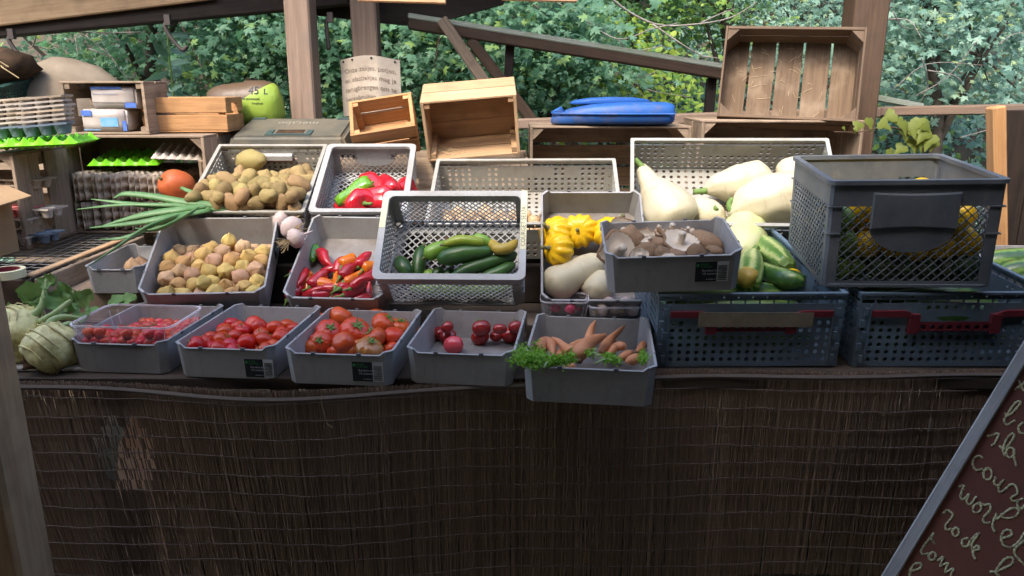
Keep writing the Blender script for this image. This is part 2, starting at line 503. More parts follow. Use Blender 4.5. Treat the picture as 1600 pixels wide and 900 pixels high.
M['kstalk'] = mat('kohlrabi_stalk', (0.34, 0.42, 0.19), 0.5, 0.35, color2=(0.26, 0.36, 0.14), nscale=8)
M['leek'] = mat('leek_green', (0.06, 0.155, 0.045), 0.45, 0.4, color2=(0.12, 0.23, 0.09), nscale=9, bump=0.1)
M['reed'] = leafmat('brown_reed', [(0, (0.215, 0.145, 0.098)), (0.5, (0.285, 0.195, 0.133)), (0.9, (0.35, 0.243, 0.168)), (1, (0.45, 0.32, 0.225))], 0.0, 0.75)
M['film'] = leafmat('pale_sack_film', [(0, (0.75, 0.64, 0.53)), (1, (0.75, 0.64, 0.53))], 0.65, 0.6)
M['kleaf'] = leafmat('kohlrabi_leaf', [(0, (0.08, 0.18, 0.07)), (1, (0.19, 0.33, 0.10))], 0.25)
M['cleaf'] = leafmat('carrot_leaf', [(0, (0.12, 0.30, 0.03)), (1, (0.26, 0.48, 0.07))], 0.3)
M['ivy'] = leafmat('ivy_leaf', [(0, (0.13, 0.17, 0.035)), (1, (0.20, 0.24, 0.05))], 0.35)

def zucchini_mat(name, a, b_, c, k=1.0):
    m = bpy.data.materials.new(name)
    m.use_nodes = True
    N, L = m.node_tree.nodes, m.node_tree.links
    b = N['Principled BSDF']
    b.inputs['Roughness'].default_value = 0.32
    b.inputs['Coat Weight'].default_value = 0.2
    tc = N.new('ShaderNodeTexCoord')
    sx = N.new('ShaderNodeSeparateXYZ')
    L.new(tc.outputs['Object'], sx.inputs[0])
    an = N.new('ShaderNodeMath'); an.operation = 'ARCTAN2'
    L.new(sx.outputs['Y'], an.inputs[0]); L.new(sx.outputs['Z'], an.inputs[1])
    nz = N.new('ShaderNodeTexNoise'); nz.inputs['Scale'].default_value = 40; nz.inputs['Detail'].default_value = 4
    L.new(tc.outputs['Object'], nz.inputs['Vector'])
    ad = N.new('ShaderNodeMath'); ad.operation = 'MULTIPLY_ADD'
    ad.inputs[1].default_value = 7.0
    L.new(an.outputs[0], ad.inputs[0]); 
    n2 = N.new('ShaderNodeMath'); n2.operation = 'MULTIPLY'; n2.inputs[1].default_value = 4.0
    L.new(nz.outputs['Fac'], n2.inputs[0]); L.new(n2.outputs[0], ad.inputs[2])
    sn = N.new('ShaderNodeMath'); sn.operation = 'SINE'
    L.new(ad.outputs[0], sn.inputs[0])
    cr = N.new('ShaderNodeValToRGB')
    e = cr.color_ramp.elements
    e[0].position = 0.15; e[0].color = (*a, 1)
    e[1].position = 0.95; e[1].color = (*c, 1)
    q = e.new(0.6); q.color = (*b_, 1)
    mr = N.new('ShaderNodeMapRange')
    mr.inputs['From Min'].default_value = -1
    L.new(sn.outputs[0], mr.inputs['Value'])
    L.new(mr.outputs['Result'], cr.inputs['Fac'])
    n3 = N.new('ShaderNodeTexNoise'); n3.inputs['Scale'].default_value = 160
    L.new(tc.outputs['Object'], n3.inputs['Vector'])
    mx = N.new('ShaderNodeMix'); mx.data_type = 'RGBA'; mx.blend_type = 'OVERLAY'; mx.inputs[0].default_value = 0.35
    L.new(cr.outputs['Color'], mx.inputs[6]); L.new(n3.outputs['Color'], mx.inputs[7])
    L.new(mx.outputs[2], b.inputs['Base Color'])
    return m
M['zuc'] = zucchini_mat('zucchini_striped', (0.09, 0.20, 0.04), (0.22, 0.36, 0.09), (0.46, 0.52, 0.19))
M['zucd'] = zucchini_mat('zucchini_dark', (0.03, 0.085, 0.02), (0.06, 0.15, 0.03), (0.18, 0.29, 0.07))
# ------------------------------------------------------------------ planks and boxes that share mesh data
_cache = {}
def plank_mesh(L, W, T, m, bev=0.003):
    key = (round(L, 4), round(W, 4), round(T, 4), m.name, bev)
    if key not in _cache:
        bm = bmesh.new()
        bmesh.ops.create_cube(bm, size=1.0)
        for v in bm.verts:
            v.co = Vector((v.co.x * L, v.co.y * W, v.co.z * T))
        bv = min(bev, 0.3 * min(L, W, T))
        bmesh.ops.bevel(bm, geom=bm.edges[:], offset=bv, segments=1, affect='EDGES')
        me = bpy.data.meshes.new('plank')
        bm.to_mesh(me); bm.free()
        me.materials.append(m)
        _cache[key] = me
    return _cache[key]

AXM = {0: Matrix.Identity(4), 1: Matrix.Rotation(PI / 2, 4, 'Z'), 2: Matrix.Rotation(-PI / 2, 4, 'Y')}
def plank(name, parent, c, s, m, rot=None, bev=0.003):
    """box of size s centred at c; its mesh runs along its longest side so that the grain does too"""
    k = max(range(3), key=lambda i: s[i])
    if k == 0: L, W, T = s
    elif k == 1: L, W, T = s[1], s[0], s[2]
    else: L, W, T = s[2], s[1], s[0]
    B = Matrix.Translation(c)
    if rot is not None: B = B @ rot
    return link(name, plank_mesh(L, W, T, m, bev), parent, B @ AXM[k])

def beam(name, p0, p1, w, h, m, parent=None, up=(0, 0, 1), bev=0.006):
    """straight timber from p0 to p1"""
    p0, p1 = Vector(p0), Vector(p1)
    d = p1 - p0
    x = d.normalized()
    y = Vector(up).cross(x).normalized()
    z = x.cross(y)
    B = Matrix((x, y, z)).transposed().to_4x4()
    B.translation = (p0 + p1) / 2
    return link(name, plank_mesh(d.length, w, h, m, bev), parent, B)

def text_mesh(body, size, m, ext=0.0004, align='LEFT', shear=0.0, res=2):
    cu = bpy.data.curves.new('lettering', 'FONT')
    cu.body = body
    cu.size = size
    cu.extrude = ext
    cu.align_x = align
    cu.shear = shear
    cu.resolution_u = res
    ob = bpy.data.objects.new('lettering', cu)
    COL.objects.link(ob)
    dg = bpy.context.evaluated_depsgraph_get()
    dg.update()
    me = bpy.data.meshes.new_from_object(ob.evaluated_get(dg))
    bpy.data.objects.remove(ob)
    bpy.data.curves.remove(cu)
    me.materials.clear()
    me.materials.append(m)
    return me

# ------------------------------------------------------------------ ground and hillside
TOP = 0.755                                   # table top
def hill(x, y):
    s = max(0.0, y - 5.6)
    n = 0.25 * mnoise.noise(Vector((x * 0.5, y * 0.5, 2.0)))
    return min(0.55 * s + 0.10 * max(0.0, x - 0.5) * min(1, s), 16.0) + n * min(1, s)

xs = [-40, -25, -15] + [-10 + 0.5 * i for i in range(41)] + [15, 25, 40]
ys = [-30, -15, -6, -2, 0, 2, 4, 5] + [5.5 + 0.4 * i for i in range(24)] + [17, 22, 30, 45, 80]
V = [(x, y, hill(x, y)) for y in ys for x in xs]
nx = len(xs)
F = [(j * nx + i, j * nx + i + 1, (j + 1) * nx + i + 1, (j + 1) * nx + i) for j in range(len(ys) - 1) for i in range(nx - 1)]
M['earth'] = mat('earth', (0.055, 0.045, 0.033), 0.95, 0.1, color2=(0.10, 0.085, 0.06), nscale=5, bump=0.6, bscale=12)
g = link('ground', mk_mesh('ground', V, F, M['earth'], smooth=True))
g['kind'] = 'structure'

# ------------------------------------------------------------------ the shed: unseen roof over the viewer and dark walls, added to block light
def struct(o):
    o['kind'] = 'structure'
    return o
roofm = M['wdark']
sh = thing('shed', 'unseen dark timber shed roof and walls added to shade the vegetable stall', 'shed', Matrix.Translation((0, -1, 0)))
def shade_box(name, x0, y0, z0, x1, y1, z1, m=None):
    b = MB().box(x0, y0 + 1, z0, x1, y1 + 1, z1)
    return b.build(name, m or M['wdark'], sh)
shade_box('roof', -4.2, -4.0, 2.70, 3.4, 1.25, 2.80)
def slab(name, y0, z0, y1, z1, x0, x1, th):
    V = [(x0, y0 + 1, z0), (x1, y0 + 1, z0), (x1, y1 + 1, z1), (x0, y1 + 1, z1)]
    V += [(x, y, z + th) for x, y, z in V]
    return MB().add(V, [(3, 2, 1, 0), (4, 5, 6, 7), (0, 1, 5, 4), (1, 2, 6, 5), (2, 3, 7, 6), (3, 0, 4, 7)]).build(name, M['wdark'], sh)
slab('unseen_rear_roof', 3.45, 2.42, 4.55, 2.10, -4.2, 3.4, 0.05)  # out of view, added to dim the light on the rear crates
shade_box('unseen_rear_wall', -4.2, -4.0, 0, -2.0, -3.9, 2.70)  # unseen; gap between the two parts sets how much light reaches the fronts
shade_box('unseen_rear_wall', -1.5, -4.0, 0, 3.4, -3.9, 2.70)
shade_box('side_wall', -4.2, -3.9, 0, -4.1, 1.25, 2.70)
shade_box('side_wall', 3.3, -3.9, 0, 3.4, 3.2, 2.70)

# posts and beams of the stall frame
def post(label, px0, px1, pybot, Y, depth, ztop, zbot, m, dx=0.0):
    a, b = at(px0, 60, Y), at(px1, 60, Y)
    w = b.x - a.x
    cx = (a.x + b.x) / 2
    t = thing('wooden_post', label, 'post', Matrix.Translation((cx, Y + depth / 2, zbot)), 'timber posts of the stall frame')
    beam('shaft', (dx, 0, 0), (0, 0, ztop - zbot), depth, w, m, t, up=(0, 1, 0), bev=0.008)
    return t
post('broad weathered timber post behind the tool case', 445, 494, 188, 3.78, 0.12, 2.9, 0, M['wpost'], -0.02)
post('narrow timber post with the paper notice nailed to it', 547, 584, 188, 4.0, 0.13, 2.9, 0, M['wpost'], 0.03)
post('brown timber post behind the muddy upright crate', 1335, 1384, 235, 3.66, 0.16, 2.9, 0, M['wbrown'], 0.0)
a = at(62, 900, 1.48); b = at(2, 565, 1.48)
t = thing('wooden_post', 'pale foreground timber post at the edge of the reed screen', 'post', Matrix.Translation((a.x - 0.085, 1.48, 0)), 'timber posts of the stall frame')
beam('shaft', (0, 0.05, 0), (-0.005, 0.05, 2.68), 0.10, 0.12, M['wpale'], t, up=(0, 1, 0), bev=0.01)

# dark eave beam with a pale plank on it, upper left
t = thing('eave_beam', 'dark eave beam carrying a pale sawn plank', 'beam', Matrix.Translation((0, 3.5, 0)))
def rel(p): return Vector((p[0], p[1] - 3.5, p[2]))
p0, p1 = at(-160, 49, 4.25), at(545, -17, 4.25)
beam('dark_timber', rel(p0), rel(p1), 0.10, 0.16, M['wdark'], t)
p0, p1 = at(-160, 33, 4.17), at(330, -28, 4.17)
beam('pale_plank', rel(p0), rel(p1), 0.035, 0.17, M['wpale'], t)
ol = [rel(at(x, y, 4.34)) for x, y in ((380, -40), (810, -40), (786, 6), (700, 30), (690, 44), (600, 36), (490, 23), (400, 12))]
n = len(ol)
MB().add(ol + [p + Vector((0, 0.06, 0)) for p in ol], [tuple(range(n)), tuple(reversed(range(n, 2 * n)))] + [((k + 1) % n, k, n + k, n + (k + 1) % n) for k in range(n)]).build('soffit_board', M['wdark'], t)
# pale strips at the top edge
t = thing('pale_batten', 'pale batten under the roof edge above the notice post', 'batten', Matrix.Translation(at(628, -4, 3.3)), 'pale roof battens')
plank('strip', t, (0, 0, 0), (0.36, 0.04, 0.04), M['wpale'], Matrix.Rotation(R(1.6), 4, 'Y'))
t = thing('pale_batten', 'pale batten under the roof edge above the sloping rail', 'batten', Matrix.Translation(at(843, -6, 3.3)), 'pale roof battens')
plank('strip', t, (0, 0, 0), (0.31, 0.04, 0.04), M['wpale'], Matrix.Rotation(R(1.6), 4, 'Y'))

# sloping rail behind, with its struts
t = thing('sloping_rail', 'mossy sloping timber rail running down behind the crates', 'rail', Matrix.Translation((0, 4.35, 0)))
def rel2(p): return Vector((p[0], p[1] - 4.35, p[2]))
p0, p1 = at(640, 38, 4.30), at(1200, 128, 4.30)
beam('rail', rel2(p0), rel2(p1), 0.13, 0.052, M['wbrown'], t)
up_ = Vector((0, 0.004, 0.0405))
beam('cap_board', rel2(p0) + up_, rel2(p1) + up_, 0.145, 0.028, M['wmoss'], t)
for (x, y0, y1, xb) in ((797, 70, 122, 791), (1112, 122, 182, 1102)):
    beam('baluster', rel2(at(x, y0, 4.36)), rel2(at(xb, y1 + 60, 4.36)), 0.05, 0.055, M['wdark'], t, up=(0, 1, 0))
t = thing('diagonal_brace', 'split weathered brace leaning down from the sloping rail', 'brace', Matrix.Translation((0, 4.2, 0)))
def rel3(p): return Vector((p[0], p[1] - 4.2, p[2]))
beam('brace_half', rel3(at(690, 30, 4.2)), rel3(at(800, 190, 4.2)), 0.06, 0.06, M['wold'], t, up=(0, 1, 0))
beam('brace_half', rel3(at(735, 62, 4.27)), rel3(at(838, 196, 4.27)), 0.06, 0.05, M['wbrown'], t, up=(0, 1, 0))
# level rail along the back of the stall
t = thing('back_rail', 'long grey level rail along the back of the stall', 'rail', Matrix.Translation((0, 4.0, 0)))
def rel4(p): return Vector((p[0], p[1] - 4.0, p[2]))
beam('rail', rel4(at(795, 194, 4.0)), rel4(at(1375, 175, 4.0)), 0.12, 0.05, M['wpost'], t)
beam('rail', rel4(at(1376, 174, 4.0)), rel4(at(1700, 168, 3.6)), 0.14, 0.046, M['wpost'], t)
t = thing('fallen_board', 'mossy board end resting behind the level rail', 'board', Matrix.Translation(at(1395, 158, 4.3)))
plank('board', t, (0, 0, 0), (0.30, 0.10, 0.03), M['wmoss'], Matrix.Rotation(R(10), 4, 'Y'))

# iron gutter brackets
def bracket(label, pts, Y):
    t = thing('gutter_bracket', label, 'bracket', Matrix.Translation(at(*pts[0], Y)), 'iron gutter brackets')
    P = [at(x, y, Y) - at(*pts[0], Y) for x, y in pts]
    MB().tube(spline(P, 4), 0.010, 6).build('strap', M['iron'], t, smooth=True)
    MB().box(-0.013, -0.012, -0.026, 0.013, 0.012, 0.02).build('fixing_plate', M['iron'], t)
bracket('bent iron bracket under the eave beam above the bagged crate', [(262, 30), (258, 42), (268, 60), (285, 78), (292, 72)], 3.72)
bracket('bent iron bracket under the eave beam above the beige sack', [(18, 52), (14, 62), (22, 76), (30, 84)], 3.72)
bracket('straight iron bracket between the two timber posts', [(516, 26), (510, 34), (512, 60), (514, 78)], 3.9)

# leaning orange boards at the right and the dark boarded end wall
t = thing('leaning_board', 'orange stained board leaning beside the lattice crate', 'board', Matrix.Translation(at(1583, 385, 2.85)))
o = at(1583, 385, 2.85)
beam('board', (0.0, 0, -0.32), at(1556, 166, 2.85) - o, 0.05, 0.055, M['worange'], t, up=(0, 1, 0))
t = thing('end_wall', 'dark boarded end wall beside the lattice crate', 'wall', Matrix.Translation((0, 2.95, 0)))
x0 = at(1571, 200, 2.95).x
for k in range(5):
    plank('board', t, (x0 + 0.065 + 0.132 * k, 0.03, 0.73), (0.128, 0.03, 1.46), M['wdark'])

# ------------------------------------------------------------------ the stall: table, rear shelf, reed screen
t = thing('stall_table', 'long trestle table carrying the vegetable trays, with rear shelf', 'table', Matrix.Translation((0, 1.94, 0)))
for k in range(6):
    plank('top_plank', t, (-0.10, 0.16 / 2 + 0.165 * k + 0.055, TOP - 0.02), (4.3, 0.16, 0.035), M['tabletop'])
for x in (-2.1, -0.7, 0.7, 1.95):
    for y in (0.22, 0.9):
        plank('leg', t, (x, y, 0.36), (0.07, 0.07, 0.715), M['wold'])
for k in range(3):
    plank('shelf_plank', t, (0.3, 1.30 + 0.2 * k, 0.962), (2.6, 0.19, 0.03), M['wold'])
for x in (-0.9, 0.3, 1.5):
    for y in (1.25, 1.68):
        plank('shelf_leg', t, (x, y, 0.47), (0.06, 0.06, 0.94), M['wold'])
# stepped bearers that prop the tilted crates from below
for (x0, x1, y, z) in ((-1.3, 0.48, 0.83, 0.90), (-1.3, 0.42, 1.18, 0.99), (0.42, 1.5, 1.18, 0.98)):
    plank('bearer', t, ((x0 + x1) / 2, y, (TOP + z) / 2), (x1 - x0, 0.04, z - TOP), M['wdark'])

scr = thing('reed_screen', 'dark reed screen hung in front of the stall table', 'screen', Matrix.Translation((-0.1, 1.915, 0)))
r2 = random.Random(4)
mb = MB()
W0, W1, ZT, ZB = -2.2, 2.3, 0.756, 0.10
n = 3000
SG = 20
def lean(x):                                 # the strands fan out towards the left end
    return 0.20 * min(1.0, max(0.0, (-0.25 - x) / 1.2))
def scr_y(x, z):
    return 0.072 - 0.062 * math.exp(-((x + 0.42) / 0.55) ** 2) * (0.4 + 0.6 * z / 0.76) + 0.02 * math.tanh(2 * (x - 0.6)) + 0.012 * math.sin(3.1 * x + 0.7) + 0.010 * math.sin(7.7 * x + 4 * z) + 0.05 * max(0, (0.7 - z)) * math.sin(1.3 * x) * 0.4
for i in range(n):
    x = W0 + (W1 - W0) * ((i // 2) * 2 + (i % 2) + r2.uniform(-0.6, 0.6)) / n
    w = r2.uniform(0.0026, 0.0048)
    zt = ZT + r2.uniform(-0.004, 0.002) + 0.016 / (1 + math.exp(-30 * (x - 0.45)))
    off = r2.uniform(-0.002, 0.002) + (0.0065 if i % 2 else 0)
    ln = lean(x) + r2.gauss(0, 0.008)
    V, F = [], []
    px_hole = None
    P = []
    for k in range(SG + 1):
        z = zt + (ZB - zt) * k / SG
        xx = x + ln * (zt - z) + 0.002 * r2.uniform(-1, 1)
        P.append((xx, scr_y(xx, z) + off, z))
    for (a, b, c) in P:
        V += [(a - w / 2, b, c), (a, b - w / 2, c), (a + w / 2, b, c), (a, b + w / 2, c)]
    for k in range(SG):
        if -1.14 < P[k][0] < -0.86 and 0.42 < (P[k][2] + P[k + 1][2]) / 2 < 0.68 and r2.random() < 0.80:
            if ((P[k][0] + 1.0) / 0.08) ** 2 + (((P[k][2] + P[k + 1][2]) / 2 - 0.545) / 0.11) ** 2 < 1.2:
                continue
        for q in range(4):
            q2 = (q + 1) % 4
            F.append((k * 4 + q, (k + 1) * 4 + q, (k + 1) * 4 + q2, k * 4 + q2))
    mb.add(V, F)
o = mb.build('reeds', M['reed'], scr)
o['kind'] = 'stuff'
for k in range(12):
    z = 0.715 - 0.0565 * k
    P = [(x, scr_y(x, z) - 0.006, z + 0.004 * math.sin(2.3 * x + k) + 0.012 * math.exp(-((x + 0.2) / 0.5) ** 2) + 0.0022 * math.sin(40 * x + k) + 0.002 * math.sin(13 * x + 2 * k)) for x in [W0 + (W1 - W0) * i / 60 for i in range(61)]]
    MB().tube(P, 0.0014, 5).build('twine', M['twine'], scr, smooth=True)
P0 = [(x, scr_y(x, 0.745) - 0.007, 0.742 + 0.014 / (1 + math.exp(-12 * (x - 0.45))) + 0.006 * math.sin(2.1 * x) + 0.004 * math.sin(5 * x + 1)) for x in [W0 + (W1 - W0) * i / 70 for i in range(71)]]
V, F = [], []
for p in P0:
    V += [(p[0], p[1], p[2] + 0.008), (p[0], p[1] - 0.004, p[2]), (p[0], p[1], p[2] - 0.008)]
for i in range(70):
    for q in range(2):
        F.append((i * 3 + q, i * 3 + q + 1, (i + 1) * 3 + q + 1, (i + 1) * 3 + q))
MB().add(V, F).build('hem_band', M['twine'], scr)
P = [at(503, 618, 1.885), at(502, 630, 1.885), at(508, 650, 1.885), at(511, 662, 1.885), at(520, 668, 1.885)]
MB().tube([p - Vector((-0.1, 1.915, 0)) for p in spline(P, 4)], 0.0012, 5).build('loose_straw', M['dryroot'], scr)
# pale bag on the ground under the table, glimpsed through the thin reeds
V, F = revolve([(0.02, 0), (0.16, 0.01), (0.19, 0.10), (0.18, 0.30), (0.15, 0.47), (0.10, 0.60), (0.06, 0.66), (0.01, 0.68)], 24, lambda a, t: 1 + 0.05 * math.sin(7 * a + 5 * t))
tag(link('plastic_sack', mk_mesh('plastic_sack', wobble(V, 0.10, 9, 3), F, M['film'], smooth=True), None, Matrix.Translation((-1.08, 2.20, 0))), 'pale plastic sack under the table, glimpsed through thinned reeds', 'sack')

# ------------------------------------------------------------------ foliage
def leaf_shape(kind):
    if kind == 'maple':
        P = [(0, 0), (.16, -.08), (.46, -.10), (.28, .12), (.50, .20), (.70, .46), (.40, .40), (.20, .44), (.30, .70), (.12, .70), (0, 1.02)]
    elif kind == 'ivy':
        P = [(0, 0), (.22, -.10), (.48, .10), (.36, .34), (.22, .42), (.12, .7), (0, .95)]
    elif kind == 'nettle':
        P = [(0, 0), (.16, .12), (.22, .32), (.16, .6), (.06, .85), (0, 1.05)]
    else:
        P = [(0, 0), (.26, .2), (.32, .5), (.2, .8), (0, 1)]
    Q = P + [(-x, y) for x, y in reversed(P[1:-1])]
    pts = np.array([(x, y, -0.35 * abs(x) * 0.6 - 0.12 * y * y) for x, y in Q])
    return pts

def leaves_mesh(name, centers, normals, sizes, kind, m, seed=0, droop=0.3):
    """one small lobed leaf per point; fan of triangles round a point on the midrib"""
    rs = np.random.RandomState(seed)
    T = leaf_shape(kind)
    T = np.vstack([[0, 0.38, 0.03], T])
    k = len(T)
    n = len(centers)
    C = np.asarray(centers); Nn = np.asarray(normals)
    Nn = Nn / np.linalg.norm(Nn, axis=1, keepdims=True)
    d = rs.normal(size=(n, 3)); d[:, 2] -= droop * 2
    d -= (d * Nn).sum(1, keepdims=True) * Nn
    d /= np.linalg.norm(d, axis=1, keepdims=True)
    s = np.cross(d, Nn)
    S = np.asarray(sizes)[:, None, None]
    V = C[:, None, :] + S * (T[None, :, 0:1] * s[:, None, :] + T[None, :, 1:2] * d[:, None, :] + T[None, :, 2:3] * Nn[:, None, :])
    V = V.reshape(-1, 3)
    base = np.arange(n)[:, None, None] * k
    tri = np.array([(0, 1 + i, 1 + (i + 1) % (k - 1)) for i in range(k - 1)])[None]
    F = (base + tri).reshape(-1, 3)
    me = bpy.data.meshes.new(name)
    me.vertices.add(len(V)); me.vertices.foreach_set('co', V.ravel().astype(np.float32))
    me.loops.add(F.size); me.loops.foreach_set('vertex_index', F.ravel().astype(np.int32))
    me.polygons.add(len(F)); me.polygons.foreach_set('loop_start', (np.arange(len(F)) * 3).astype(np.int32))
    me.polygons.foreach_set('use_smooth', np.ones(len(F), dtype=bool))
    me.materials.append(m)
    me.update(calc_edges=True)
    return me

M['lf_teal'] = leafmat('maple_leaf', [(0, (0.060, 0.135, 0.085)), (0.5, (0.115, 0.235, 0.150)), (0.85, (0.165, 0.300, 0.185)), (1, (0.24, 0.36, 0.10))], 0.42, 0.42)  # these leaf colours are lightened in place of haze, and blued for skylight
M['lf_green'] = leafmat('hazel_leaf', [(0, (0.060, 0.135, 0.060)), (0.5, (0.120, 0.240, 0.095)), (1, (0.24, 0.36, 0.07))], 0.45, 0.45)
M['lf_yel'] = leafmat('sun_tinted_leaf', [(0, (0.10, 0.21, 0.05)), (0.5, (0.18, 0.30, 0.06)), (1, (0.34, 0.42, 0.08))], 0.5, 0.45)  # brighter yellow green stands in for sun on the leaves
M['lf_ivy'] = leafmat('ground_ivy_leaf', [(0, (0.070, 0.145, 0.110)), (0.5, (0.145, 0.255, 0.195)), (0.9, (0.23, 0.345, 0.255)), (1, (0.27, 0.34, 0.12))], 0.28, 0.38)
M['bark'] = mat('bark', (0.05, 0.04, 0.03), 0.9, 0.1, color2=(0.09, 0.075, 0.06), nscale=14, bump=0.6, bscale=30)
M['twig'] = mat('pale_twig', (0.26, 0.23, 0.21), 0.8, 0.2, color2=(0.17, 0.14, 0.12), nscale=20)

def tree(label, x, y, zc, rx, ry, rz, nl, size, kind, m, seed, trunk=0.06, group='trees and shrubs behind the stall'):
    size *= 0.44; nl = int(nl * 4.4)
    rs = np.random.RandomState(seed)
    zb = hill(x, y)
    t = thing('leafy_tree', label, 'tree', Matrix.Translation((x, y, zb - 0.05)), group)
    # limbs
    rr = random.Random(seed)
    top = zc + rz * 0.6 - zb
    mb = MB()
    pts = [(0, 0, 0), (rr.uniform(-.1, .1), rr.uniform(-.1, .1), top * 0.4), (rr.uniform(-.2, .2), rr.uniform(-.2, .2), top * 0.75), (rr.uniform(-.3, .3), rr.uniform(-.2, .2), top)]
    sp = spline(pts, 5)
    mb.tube(sp, lerp_list([trunk, trunk * 0.8, trunk * 0.5, trunk * 0.15], len(sp)), 8)
    tips = []
    for k in range(11):
        b0 = sp[rr.randrange(4, len(sp) - 2)]
        a = rr.uniform(0, 2 * PI)
        e = Vector((math.cos(a) * rx * rr.uniform(.5, .95), math.sin(a) * ry * rr.uniform(.5, .95), zc - zb + rz * rr.uniform(-.7, .8)))
        q = spline([b0, (b0 + e) / 2 + Vector((0, 0, 0.12)), e], 4)
        mb.tube(q, lerp_list([trunk * 0.4, trunk * 0.22, trunk * 0.06], len(q)), 6)
        tips.append(np.array(e))
    mb.build('trunk', M['bark'], t, smooth=True)
    # leaf sprays: clusters round the limb tips and through the crown
    nc = max(10, nl // 26)
    cl = rs.normal(size=(nc, 3)); cl /= np.linalg.norm(cl, axis=1, keepdims=True)
    cl *= (rs.rand(nc, 1) ** 0.45) * np.array([rx, ry, rz])
    cl += np.array([0, 0, zc - zb])
    cl[:len(tips)] = tips
    which = rs.randint(0, nc, nl)
    sprd = np.array([0.24, 0.24, 0.10]) * (0.7 + size * 4)
    C = cl[which] + rs.normal(size=(nl, 3)) * sprd * 0.75
    Nn = rs.normal(size=(nl, 3)) * 0.45 + np.array([0, -0.55, 0.75])
    S = size * (0.45 + 1.1 * rs.rand(nl) ** 1.4)
    link('crown', leaves_mesh('crown', C, Nn, S, kind, m, seed), t)
    return t

mT, mG, mY = M['lf_teal'], M['lf_green'], M['lf_yel']
tree('teal maple with big lobed leaves behind the beige sack', -2.6, 5.6, 2.25, 1.5, 0.8, 0.95, 1700, 0.115, 'maple', mT, 1)
tree('dense green maple seen between the bagged crate and the broad post', -1.55, 6.2, 2.0, 1.1, 0.7, 1.0, 1500, 0.11, 'maple', mT, 2)
tree('shaded maple filling the gap between the two timber posts', -1.0, 5.9, 1.9, 0.9, 0.6, 1.0, 1300, 0.115, 'maple', mT, 3)
tree('green maple behind the notice post and orange crates', -0.35, 5.7, 2.1, 1.0, 0.7, 0.75, 1300, 0.115, 'maple', mT, 4)
tree('low maple spray under the sloping rail beside the brace', 0.10, 5.5, 1.75, 0.75, 0.5, 0.45, 800, 0.105, 'maple', mT, 5, 0.04)
tree('tall green hazel above the sloping rail', 0.95, 6.8, 2.55, 1.3, 0.8, 0.85, 1500, 0.11, 'maple', mG, 6)
tree('yellow green shrub with sunlight put into its leaf colour, under the sloping rail', 0.85, 6.0, 1.62, 0.75, 0.4, 0.42, 520, 0.10, 'oval', mY, 7, 0.04)
tree('bluish climbing shrub above the muddy upright crate', 1.9, 6.6, 2.7, 1.1, 0.6, 0.9, 1700, 0.080, 'nettle', M['lf_ivy'], 8)
tree('pale teal shrub in the corner behind the level rail', 3.3, 6.0, 2.2, 0.8, 0.6, 1.0, 1200, 0.11, 'maple', M['lf_ivy'], 9)
tree('dark backing tree high behind the beige sack', -3.6, 8.2, 3.2, 1.9, 1.0, 1.6, 1500, 0.13, 'maple', mG, 10, 0.10)
tree('dark backing tree behind the gap between the posts', -1.2, 8.6, 3.1, 1.9, 0.9, 1.5, 1500, 0.13, 'maple', mG, 12, 0.10)
tree('backing tree rising behind the sloping rail', 1.4, 9.4, 3.4, 1.9, 0.9, 1.4, 1500, 0.13, 'maple', mT, 13, 0.10)
tree('backing tree on the slope beyond the brown post', 4.2, 9.0, 4.2, 2.0, 0.9, 1.5, 1400, 0.13, 'maple', mT, 14, 0.10)
# upright dark trunks between the maples
for (px, Y, r, lab) in ((318, 7.2, 0.09, 'dark bare trunk behind the potting soil bag'), (378, 7.5, 0.06, 'slim dark trunk beside the broad timber post'), (215, 7.0, 0.13, 'thick dark trunk in shade behind the bagged crate'),
                        (1000, 7.9, 0.06, 'slim trunk standing below the sloping rail'), (892, 7.0, 0.05, 'short dark trunk behind the blue plastic can')):
    p = at(px, 100, Y)
    t = thing('tree_trunk', lab, 'tree', Matrix.Translation((p.x, Y, hill(p.x, Y) - 0.1)), 'bare trunks behind the stall')
    q = spline([(0, 0, 0), (0.05, 0, 1.2), (-0.04, 0.05, 2.6), (0.05, 0.1, 4.6)], 6)
    MB().tube(q, lerp_list([r * 1.15, r, r * 0.8, r * 0.5], len(q)), 10).build('trunk', M['bark'], t, smooth=True)
    MB().tube(spline([(0, 0, 2.2), (0.3, 0, 2.6), (0.7, 0.1, 2.8)], 5), 0.02, 6).build('limb', M['bark'], t, smooth=True)

# ground ivy and bramble over the bank
rs = np.random.RandomState(5)
def cover(name, n, x0, x1, y0, y1, size, kind, m, seed, hmax=0.35):
    rs = np.random.RandomState(seed)
    X = x0 + (x1 - x0) * rs.rand(n); Y = y0 + (y1 - y0) * rs.rand(n) ** 1.15
    C = np.array([(x, y, hill(x, y) + hmax * rs.rand() ** 1.6 * (0.6 + 0.8 * mnoise.noise(Vector((x * 1.6, y * 1.6, 7))))) for x, y in zip(X, Y)])
    Nn = rs.normal(size=(n, 3)) * 0.45 + np.array([0, -0.65, 0.65])
    o = link(name, leaves_mesh(name, C, Nn, size * (0.55 + 0.9 * rs.rand(n)), kind, m, seed))
    o['kind'] = 'stuff'
    tag(o, {'ground_ivy': 'bluish ivy carpeting the bank behind the stall', 'bramble': 'low green bramble leaves at the foot of the bank', 'maple_seedlings': 'lobed pale teal leaves scattered over the bank'}[name], 'plants')
cover('ground_ivy', 34000, -5, 7, 5.6, 11.5, 0.048, 'oval', M['lf_ivy'], 21, 0.45)
cover('bramble', 5000, -4, 4, 4.6, 7.5, 0.058, 'oval', M['lf_green'], 22, 0.6)
cover('maple_seedlings', 6500, 1.6, 7, 5.3, 9.5, 0.075, 'maple', M['lf_ivy'], 23, 0.6)

